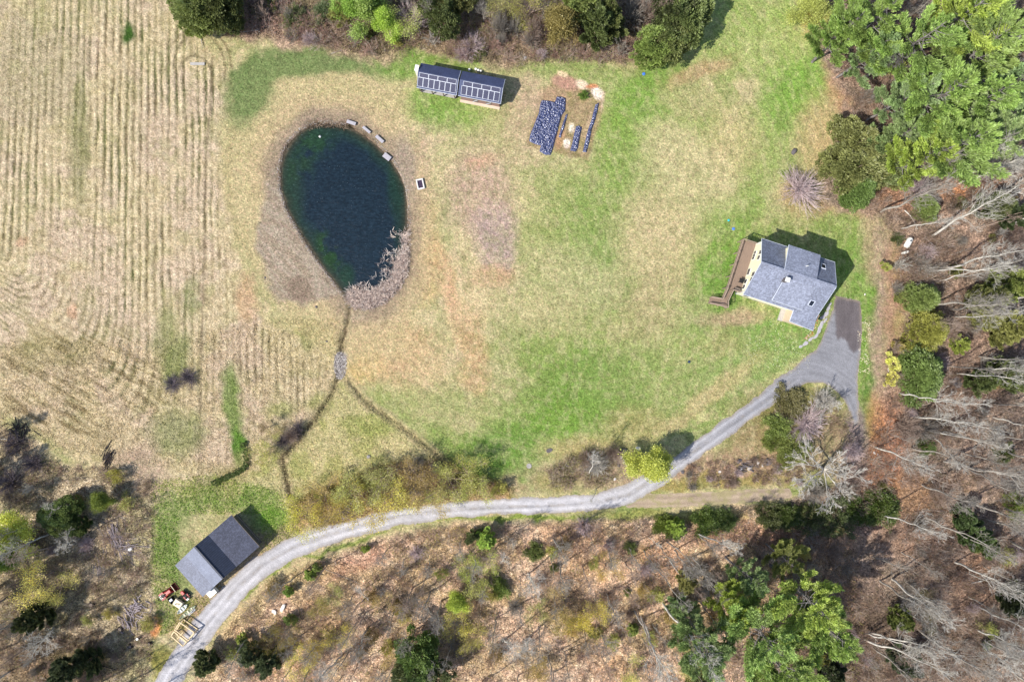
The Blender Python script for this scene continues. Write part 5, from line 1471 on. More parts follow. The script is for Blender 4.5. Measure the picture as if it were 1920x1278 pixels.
def leaves_mesh(name, P, D, size, mat, asp=.45, flat=.35, rng=None, tint=None):
    """one small kite-shaped leaf per point P, pointing along D"""
    rng = rng or NPR
    N = len(P)
    D = D + rng.normal(0, .35, (N, 3)); D /= np.linalg.norm(D, axis=1, keepdims=True) + 1e-9
    Rn = rng.normal(0, 1, (N, 3)); Rn[:, 2] *= flat
    S = np.cross(D, Rn); 
    # leaves tend to lie flat: side vector mostly horizontal
    H = np.cross(D, np.array([0, 0, 1.0])); H /= np.linalg.norm(H, axis=1, keepdims=True) + 1e-6
    S = S / (np.linalg.norm(S, axis=1, keepdims=True) + 1e-6) * .7 + H
    S /= np.linalg.norm(S, axis=1, keepdims=True) + 1e-6
    sz = (np.asarray(size) * rng.uniform(.6, 1.3, N))[:, None]
    a = P; b = P + D * sz * .5 + S * sz * asp * .5; c = P + D * sz; d = P + D * sz * .5 - S * sz * asp * .5
    V = np.stack([a, b, c, d], 1).reshape(-1, 3)
    F = np.arange(N * 4).reshape(N, 4)
    t = rng.uniform(0, 1, N) if tint is None else np.clip(tint + rng.normal(0, .18, N), 0, 1)
    return data_np(name, V, F, mat, np.repeat(t, 4))

def unit(v): return v / (np.linalg.norm(v) + 1e-9)

def branch(rng, segs, tips, p, d, L, r, depth, nseg=3, kids=4, wob=.22, up=.12, spread=.8, rmin=.014, start=.25):
    pts = [p]; dd = d.copy()
    for i in range(nseg):
        dd = unit(dd + rng.normal(0, wob, 3) + np.array([0, 0, up]))
        q = pts[-1] + dd * L / nseg
        f0, f1 = 1 - i / nseg * .65, 1 - (i + 1) / nseg * .65
        segs.append((pts[-1], q, max(rmin, r * f0), max(rmin, r * f1)))
        pts.append(q)
    if depth <= 0:
        tips.append((pts[-1], dd)); tips.append((pts[-2], dd)); return
    for k in range(kids):
        t = start + (1 - start) * (k + rng.uniform(0, 1)) / kids
        i = min(nseg - 1, int(t * nseg)); f = t * nseg - i
        b = pts[i] * (1 - f) + pts[i + 1] * f
        ax = unit(rng.normal(0, 1, 3)); perp = unit(np.cross(dd, ax))
        nd = unit(unit(pts[i + 1] - pts[i]) + perp * spread * rng.uniform(.6, 1.3))
        branch(rng, segs, tips, b, nd, L * (1.05 - .55 * t) * rng.uniform(.45, .75), r * (1 - .6 * t) * .6, depth - 1, nseg if depth > 1 else 2, kids, wob, up, spread, rmin, .15)

def proto_tall(seed, H=20.0, crown=.42, limbs=15, limbL=3.6, r=.20, fork=False, thick=.72):
    """tall forest tree without leaves: (trunk, branches, tips)"""
    rng = np.random.default_rng(seed)
    tr, br, tips = [], [], []
    n = 12; pts = [np.zeros(3)]; d = np.array([0, 0, 1.0])
    for i in range(n):
        d = unit(np.array([0, 0, 1.0]) + rng.normal(0, .085, 3))
        pts.append(pts[-1] + d * H / n)
        tr.append((pts[-2], pts[-1], r * (1 - i / n * .82), r * (1 - (i + 1) / n * .82)))
    for k in range(limbs):
        t = crown + (1 - crown) * (k + rng.uniform(0, 1)) / limbs
        i = min(n - 1, int(t * n)); f = t * n - i
        b = pts[i] * (1 - f) + pts[i + 1] * f
        az = rng.uniform(0, 2 * math.pi); el = R(rng.uniform(22, 60))
        dd = np.array([math.cos(az) * math.cos(el), math.sin(az) * math.cos(el), math.sin(el)])
        L = limbL * (1.15 - .7 * (t - crown) / (1 - crown)) * rng.uniform(.6, 1.2)
        branch(rng, br, tips, b, dd, L, max(.035, r * (1 - t * .8) * .45) * thick, 2, 4, 5, .2, .14, .75)
    for k in range(5):   # dead snags on the lower stem
        t = rng.uniform(.15, crown); i = int(t * n); az = rng.uniform(0, 2 * math.pi)
        br.append((pts[i], pts[i] + np.array([math.cos(az), math.sin(az), .3]) * rng.uniform(.4, 1.3), .03, .014))
    return tr, br, tips

def proto_spread(seed, H=11.0, L=6.0, r=.20, leaders=10, depth=3):
    """short trunk that divides into wide limbs"""
    rng = np.random.default_rng(seed)
    tr, br, tips = [], [], []
    h0 = H * .22; p = np.array([0.0, 0, h0])
    tr.append((np.zeros(3), p * .5, r * 1.2, r)); tr.append((p * .5, p, r, r * .85))
    for k in range(leaders):
        az = 2 * math.pi * (k + rng.uniform(-.3, .3)) / leaders; el = R(rng.uniform(28, 68))
        dd = np.array([math.cos(az) * math.cos(el), math.sin(az) * math.cos(el), math.sin(el)])
        branch(rng, br, tips, p, dd, L * rng.uniform(.75, 1.15), r * .5, depth, 4, 5, .16, .05, .6, .02)
    return tr, br, tips

def proto_bush(seed, R0=2.2, H=2.4, stems=60, r=.03, depth=1, kids=5, low=10):
    rng = np.random.default_rng(seed); br, tips = [], []
    for k in range(stems):
        az = rng.uniform(0, 2 * math.pi); el = math.asin(rng.uniform(math.sin(R(low)), 1))
        dd = np.array([math.cos(az) * math.cos(el), math.sin(az) * math.cos(el), math.sin(el)])
        p = np.array([rng.normal(0, .18), rng.normal(0, .18), 0.02])
        Lr = 1 / math.sqrt((math.cos(el) / R0) ** 2 + (math.sin(el) / H) ** 2)
        branch(rng, br, tips, p, dd, Lr * rng.uniform(.6, 1.0), r, depth, 3, kids, .10, .03, .5, .012, .3)
    return [], br, tips

def tips_arrays(tips, k, rng, spread=.25):
    P = np.array([t[0] for t in tips]); D = np.array([t[1] for t in tips])
    P = np.repeat(P, k, 0) + rng.normal(0, spread, (len(P) * k, 3)); D = np.repeat(D, k, 0)
    return P, D

def proto_pine(seed, H=22.0, Rm=6.4, base=.30, dz=(.045, .07), nbough=5, shoots=2.6, wf=.20, jag=.10, thin=.20, r0=.30):
    """needle tree: whorls of up-curved boughs, each a long plume of needle sprays with gaps between"""
    rng = np.random.default_rng(seed)
    tr, br = [], []
    n = 12; pts = [np.zeros(3)]
    for i in range(n):
        pts.append(pts[-1] + unit(np.array([0, 0, 1.0]) + rng.normal(0, .025, 3)) * H / n)
        tr.append((pts[-2], pts[-1], r0 * (1 - i / n * .85), r0 * (1 - (i + 1) / n * .85)))
    LP, LD, LT = [], [], []
    z = base; azo = rng.uniform(0, 6.28); lop = rng.uniform(0, 6.28)
    hs = H / 22.0
    while z < .985:
        prof = (min(1, (z - base) / .14 + .5)) * (1 - ((z - base) / (1 - base)) ** 1.6 * .88)
        for k in range(nbough):
            if rng.uniform() < thin: continue
            az = azo + 2 * math.pi * k / nbough + rng.uniform(-.35, .35)
            L = Rm * prof * rng.uniform(.5, 1.2) * (1 + .22 * math.cos(az - lop))
            i = min(n - 1, int(z * n)); f = z * n - i
            b = pts[i] * (1 - f) + pts[i + 1] * f
            el = R(rng.uniform(-2, 14) + 36 * max(0, (z - .72) / .28))
            dd = np.array([math.cos(az) * math.cos(el), math.sin(az) * math.cos(el), math.sin(el)])
            ns = 5; q = b; path = [b]; bend = rng.normal(0, .10)
            for s in range(ns):
                side = np.array([-dd[1], dd[0], 0])
                dd = unit(dd + np.array([0, 0, .14]) + side * bend + rng.normal(0, .03, 3)); q2 = q + dd * L / ns
                br.append((q, q2, .06 * hs * (1 - s / ns * .8) * (.5 + L / Rm), .06 * hs * (1 - (s + 1) / ns * .8) * (.5 + L / Rm))); path.append(q2); q = q2
            tone = rng.uniform(-.18, .18)
            nsh = max(5, int(L / hs * shoots))
            for j in range(nsh):
                t = .30 + .72 * (j + rng.uniform(0, 1)) / nsh
                a = min(ns - 1, int(min(t, .999) * ns)); f = min(t, 1.0) * ns - a
                c = path[a] * (1 - f) + path[a + 1] * f
                ax = unit(path[a + 1] - path[a]); side = unit(np.array([-ax[1], ax[0], 0]))
                w = L * wf * math.sin(math.pi * min(1, t * .80 + .14)) + .18 * hs
                for sg in (-1, 1, 0):
                    sl = w * rng.uniform(.55, 1.2) if sg else w * .9
                    sd = unit(ax * rng.uniform(1.0, 1.7) + side * sg + np.array([0, 0, rng.uniform(-.02, .22)]))
                    m = max(2, int(sl / hs * 3.4))
                    for u in range(m):
                        g = c + sd * sl * (u + .5) / m
                        for w_ in range(6):
                            LP.append(g + rng.normal(0, jag * hs, 3)); LD.append(unit(sd * 1.5 + ax * .6 + np.array([0, 0, .12]) + rng.normal(0, .22, 3)))
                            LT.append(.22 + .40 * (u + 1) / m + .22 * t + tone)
        azo += rng.uniform(.3, .9)
        z += rng.uniform(*dz)
    return tr, br, np.array(LP), np.array(LD), np.clip(np.array(LT), 0, 1)

def proto_dense(seed, H=7.0, Rm=2.2, shape="cone", n=9000, lobes=70, fuzz=.30):
    """dense evergreen: leaf sprays on many small lobes"""
    rng = np.random.default_rng(seed)
    P, D, T = [], [], []
    per = n // lobes
    for k in range(lobes):
        t = (k + rng.uniform(0, 1)) / lobes
        az = k * 2.399 + rng.uniform(-.5, .5)
        if shape == "cone":
            rr = Rm * (1 - t ** 1.5) ** .75 * rng.choice([.6, .85, 1.0, 1.15]) * (1 + .16 * math.cos(2 * az + seed)); z = H * (.06 + .90 * t); lr = (.19 * Rm * (1.25 - .6 * t) + .12) * rng.uniform(.7, 1.4)
        else:
            el = math.asin(-.15 + 1.12 * t if t < .99 else .97); q_ = rng.choice([.5, .8, .95, 1.1, 1.22]) * (1 + .20 * math.cos(2 * az + seed) + .12 * math.cos(3 * az)); rr = Rm * math.cos(el) * q_; z = H * (.46 + .46 * math.sin(el) * min(1.05, q_)); lr = .22 * Rm * rng.uniform(.7, 1.35)
        c = np.array([rr * math.cos(az), rr * math.sin(az), z]) * 1.0
        c[:2] *= .86
        out = unit(np.array([math.cos(az), math.sin(az), .45]))
        v = rng.normal(0, 1, (per, 3)); v /= np.linalg.norm(v, axis=1, keepdims=True)
        v = v + out * .55; v /= np.linalg.norm(v, axis=1, keepdims=True)
        rad = lr * rng.uniform(.5, 1.05, (per, 1)) * np.array([[1, 1, .8]])
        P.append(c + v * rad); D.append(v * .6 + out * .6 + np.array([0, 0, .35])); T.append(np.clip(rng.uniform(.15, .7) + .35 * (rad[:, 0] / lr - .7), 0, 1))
    # join the sprays of all lobes, none below ground
    P = np.concatenate(P); D = np.concatenate(D); T = np.concatenate(T)
    P[:, 2] = np.maximum(P[:, 2], .05)
    tr = [(np.zeros(3), np.array([0, 0, H * .5]), .12 + H * .008, .08), (np.array([0, 0, H * .5]), np.array([0, 0, H * .9]), .08, .02)]
    return tr, [], P, D, T

PROTO = {}
rg = np.random.default_rng(5)
for i in range(5):
    H = 20.0
    tr, br, tips = proto_tall(100 + i, H, [.45, .38, .52, .42, .6][i], [26, 30, 20, 28, 16][i], [3.6, 4.2, 3.2, 3.9, 2.8][i], [.21, .23, .17, .21, .17][i])
    P, D = tips_arrays(tips, 3, rg)
    PROTO["tall", i] = dict(H=H, trunk=tubes_mesh("trunk", tr, M_bark_white, 7), branches=tubes_mesh("branches", br, M_bark_white, 3), leaves=leaves_mesh("crown", P, D, .26, M_leaf, .7), cuts=tips)
for i in range(3):
    tr, br, tips = proto_spread(200 + i)
    PROTO["spread", i] = dict(H=10.0, trunk=tubes_mesh("trunk", tr, M_bark_white, 8), branches=tubes_mesh("branches", br, M_bark_white, 4))
for i in range(4):   # budding broadleaf, 9 m
    tr, br, tips = proto_spread(220 + i, 9.0, 4.4, .17, 6, 2)
    tr2, br2, tips2 = proto_tall(240 + i, 8.5, .3, 14, 2.6, .12)
    P, D = tips_arrays(tips, 11, rg, .52)
    PROTO["bud", i] = dict(H=9.0, trunk=tubes_mesh("trunk", tr, M_bark_brown, 6), branches=tubes_mesh("branches", br, M_bark_grey, 3), leaves=leaves_mesh("crown", P, D, .17, M_leaf, .75, tint=None))
    P, D = tips_arrays(tips + tips2, 34, rg, .52)
    PROTO["leafy", i] = dict(H=9.0, trunk=tubes_mesh("trunk", tr + tr2, M_bark_brown, 6), branches=tubes_mesh("branches", br + br2, M_bark_brown, 3), leaves=leaves_mesh("crown", P, D, .27, M_leaf, .7))
for i in range(3):   # bare multi-stem bush, radius 2.2
    _, br, tips = proto_bush(300 + i, 2.2, 2.2, 120, .034, 1, 5)
    PROTO["bush", i] = dict(H=2.2, R=2.2, branches=tubes_mesh("bare_bush", br, M_twig_purple, 3))
    _, br, tips = proto_bush(320 + i, 2.0, 2.6, 34, .022, 1, 5, 30)
    P, D = tips_arrays(tips, 6, rg, .16)
    b1 = tubes_mesh("stems", br, M_bark_brown, 3)
    PROTO["budbush", i] = dict(H=2.6, R=2.0, branches=b1, leaves=leaves_mesh("foliage", P, D, .17, M_leaf, .8))
    _, br, tips = proto_bush(340 + i, 1.6, 3.2, 22, .03, 2, 4, 40)
    PROTO["sapling", i] = dict(H=3.4, R=1.7, branches=tubes_mesh("sapling", br, M_bark_grey, 3))
for i in range(4):
    tr, br, P, D, T = proto_pine(400 + i, 22, [6.6, 7.4, 5.2, 7.0][i], [.30, .38, .24, .46][i])
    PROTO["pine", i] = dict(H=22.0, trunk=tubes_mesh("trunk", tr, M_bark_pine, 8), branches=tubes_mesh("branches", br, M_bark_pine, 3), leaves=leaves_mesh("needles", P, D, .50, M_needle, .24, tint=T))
for i in range(3):
    tr, br, P, D, T = proto_pine(440 + i, 7.0, 2.5, .05, (.05, .075), 6, 2.2, .24, .14, .12, .09)
    PROTO["fir", i] = dict(H=7.0, R=2.3, trunk=tubes_mesh("trunk", tr, M_bark_brown, 6), leaves=leaves_mesh("needles", P, D, .26, M_needle, .34, tint=T))
    _, br, tips = proto_bush(460 + i, 1.9, 1.5, 46, .022, 1, 6, 12)
    P, D = tips_arrays(tips, 20, rg, .15)
    PROTO["loose", i] = dict(H=1.9, R=1.7, branches=tubes_mesh("stems", br, M_bark_brown, 3), leaves=leaves_mesh("foliage", P, D, .17, M_leaf, .55))
for i in range(3):
    tr, br, P, D, T = proto_dense(500 + i, 7.0, 2.3, "cone", 15000, 130)
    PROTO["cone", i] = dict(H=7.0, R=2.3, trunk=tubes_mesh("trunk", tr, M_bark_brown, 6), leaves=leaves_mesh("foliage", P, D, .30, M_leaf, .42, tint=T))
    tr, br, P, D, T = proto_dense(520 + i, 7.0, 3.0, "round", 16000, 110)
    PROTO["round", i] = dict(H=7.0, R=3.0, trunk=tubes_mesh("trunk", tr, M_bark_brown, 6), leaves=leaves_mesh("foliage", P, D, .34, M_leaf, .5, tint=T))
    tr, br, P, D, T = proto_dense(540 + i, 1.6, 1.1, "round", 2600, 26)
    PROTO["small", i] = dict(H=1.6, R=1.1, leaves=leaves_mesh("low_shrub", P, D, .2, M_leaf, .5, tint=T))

# ------------------------------------------------------------------ planting
rp = random.Random(4242)
BARKS = {"dark": M_twig_dark, "white": M_bark_white, "grey": M_bark_grey, "brown": M_bark_brown, "purple": M_twig_purple, "pine": M_bark_pine}
PLANTED = []   # (px, py) of every plant as the photo shows it
def shared(name, me, mat, parent):
    o = bpy.data.objects.new(name, me); COL.objects.link(o); o.parent = parent
    o.material_slots[0].link = 'OBJECT'; o.material_slots[0].material = mat
    return o

def plant(kind, px, py, h, label, cat, name, group=None, r=None, color=None, bark=None, idx=None, base=None, top=None, seen=.62, rz=None, tilt=True):
    """px,py: where the photo shows the middle of the crown; or base & top pixels for a leaning stem"""
    idx = rp.randrange(99) if idx is None else idx
    keys = [k for k in PROTO if k[0] == kind]
    pr = PROTO[(kind, idx % len(keys))]
    s = h / pr["H"]
    if base is not None:
        X, Y = G(*base)
    else:
        X, Y = G(px, py, h * seen)
    rz = rp.uniform(0, 2 * math.pi) if rz is None else rz
    rot = Euler((0, 0, rz)).to_matrix().to_4x4()
    if top is not None:
        TX, TY = G(top[0], top[1], h)
        v = Vector((TX - X, TY - Y, h)); s = v.length / pr["H"]
        rot = v.to_track_quat('Z', 'X').to_matrix().to_4x4() @ rot
    elif base is None and kind in ("tall", "pine", "bud") and tilt:
        rot = Euler((rp.gauss(0, .035), rp.gauss(0, .035), 0)).to_matrix().to_4x4() @ rot
    sr = s if r is None or "R" not in pr else r / pr["R"]
    parts = [k for k in ("trunk", "branches", "leaves") if k in pr]
    an = rp.uniform(.82, 1.2) if kind in ("cone", "round", "small", "bush", "budbush", "loose", "fir") else 1.0
    if kind == "pine": sr = s * (r or 1.0)
    sc = Matrix.Diagonal((sr * an, sr / an, s, 1))
    M = Matrix.Translation((X, Y, -.02)) @ rot @ sc
    if len(parts) == 1:
        me = pr[parts[0]]
        root = bpy.data.objects.new(name, me); COL.objects.link(root); root.matrix_world = M
        objs = {parts[0]: root}
    else:
        root = bpy.data.objects.new(name, None); COL.objects.link(root); root.matrix_world = M
        objs = {}
        nm = {"trunk": "trunk", "branches": "branches", "leaves": "crown" if kind not in ("cone", "round", "budbush", "loose") else "foliage"}
        if kind in ("budbush", "loose"): nm["branches"] = "stems"
        for k in parts:
            if k == "leaves" and kind == "tall" and color is None: continue
            o_ = bpy.data.objects.new(nm[k], pr[k]); COL.objects.link(o_); o_.parent = root; objs[k] = o_
    tag(root, label, cat, group)
    if bark:
        for k in ("trunk", "branches"):
            if k in objs: objs[k].material_slots[0].link = 'OBJECT'; objs[k].material_slots[0].material = BARKS[bark]
    if color is not None and "leaves" in objs:
        c = lin(*color); j = rp.uniform(.88, 1.12) * {"cone": 1.3, "round": 1.5, "small": 1.4, "pine": 1.25, "leafy": 1.15, "bud": 1.25, "budbush": 1.15, "fir": 1.5, "loose": 1.35}.get(kind, 1.0)
        j2 = {"cone": .8, "round": .8, "small": .75, "pine": .95, "fir": .85, "loose": .85}.get(kind, .9); gy = c[0] * .3 + c[1] * .6 + c[2] * .1
        c = tuple(gy + (q - gy) * j2 for q in c)
        objs["leaves"].color = (c[0] * j * rp.uniform(.94, 1.06), c[1] * j, c[2] * j * rp.uniform(.9, 1.1), 1)
    PLANTED.append((px if px is not None else base[0], py if py is not None else base[1]))
    return root

# colours (leaf albedo)
GR_PINE = (120, 142, 72); GR_PINE_Y = (144, 158, 70); GR_PINE_B = (120, 140, 88); GR_DEEP = (84, 94, 48); GR_MID = (110, 122, 58); GR_OLIVE = (116, 118, 58)
YEL = (206, 198, 92); YGR = (182, 188, 92); OLV = (178, 178, 98); RUST = (196, 174, 104); LIME = (158, 182, 86)

# --- evergreens, tall pines of the upper right corner
GP = "tall white pines of the upper right corner"
PINES = [
 (1592, 52, 19, 0, GR_PINE, "broad leafy-green pine nearest the lawn at the top right"), (1650, 30, 21, 1, GR_PINE, "dark-gapped pine just right of the one nearest the lawn"),
 (1640, 88, 18, 2, GR_PINE_B, "lower pine overhanging the bare rusty ground at the lawn's top right"), (1722, 70, 23, 1, GR_PINE, "pine between two dark trunks in the top right corner"),
 (1796, 40, 24, 3, GR_PINE_Y, "yellow-green feathery pine at the frame's top edge"), (1850, 96, 24, 1, GR_PINE, "feathery pine with boughs reaching into the dark gap at right"),
 (1705, 176, 19, 0, GR_PINE_B, "grey-green pine beside the pale broken trunk"), (1778, 180, 24, 3, GR_PINE, "tallest star-shaped pine in the middle of the corner group"),
 (1848, 190, 23, 0, GR_PINE, "plumed pine right of the star-shaped one"), (1700, 250, 16, 2, GR_PINE_B, "ragged grey-green pine above the round dark evergreens"),
 (1795, 272, 24, 3, GR_PINE, "great star-shaped pine lowest of the corner group"), (1738, 292, 20, 0, GR_PINE_Y, "bright pine overlapping the round dark evergreens"),
 (1880, 262, 22, 1, GR_PINE_B, "bluish pine at the right edge above the twin birch"), (1910, 60, 22, 2, GR_DEEP, "shaded pine cut by the right edge of the photo, uppermost"),
 (1905, 165, 21, 0, GR_PINE_B, "pine cut by the right edge beside the grey trunks")]
for px, py, h, i, c, lb in PINES:
    plant("pine", px, py, h, lb, "pine tree", "pine_tree", GP, color=c, idx=i, seen=.72, r=1.05)
PINES2 = [
 (1515, 1120, 22, 3, GR_PINE_Y, "big yellow-green pine, star-shaped, rightmost of the lower group"), (1432, 1195, 22, 1, GR_PINE, "big pine with a pale trunk showing at its left"),
 (1400, 1085, 16, 2, GR_PINE_B, "narrow blue-green pine topmost of the lower group"), (1375, 1150, 17, 0, GR_PINE_Y, "yellowish pine left in the lower group"),
 (1330, 1235, 20, 0, GR_PINE_B, "blue-green pine left at the bottom edge of the lower group"), (1465, 1265, 20, 1, GR_PINE, "pine at the bottom edge under the big pale-trunk pine"),
 (1545, 1180, 21, 0, GR_PINE, "lower right pine hanging over the black shade"), (1290, 1175, 13, 2, GR_PINE_B, "small blue-green pine leftmost of the lower group"), (1475, 1050, 13, 1, GR_OLIVE, "small olive pine at the upper tip of the lower group")]
for px, py, h, i, c, lb in PINES2:
    plant("pine", px, py, h, lb, "pine tree", "pine_tree", "tall pines of the lower right wood", color=c, idx=i, seen=.72, r=1.12 if h > 19 else 1.0)

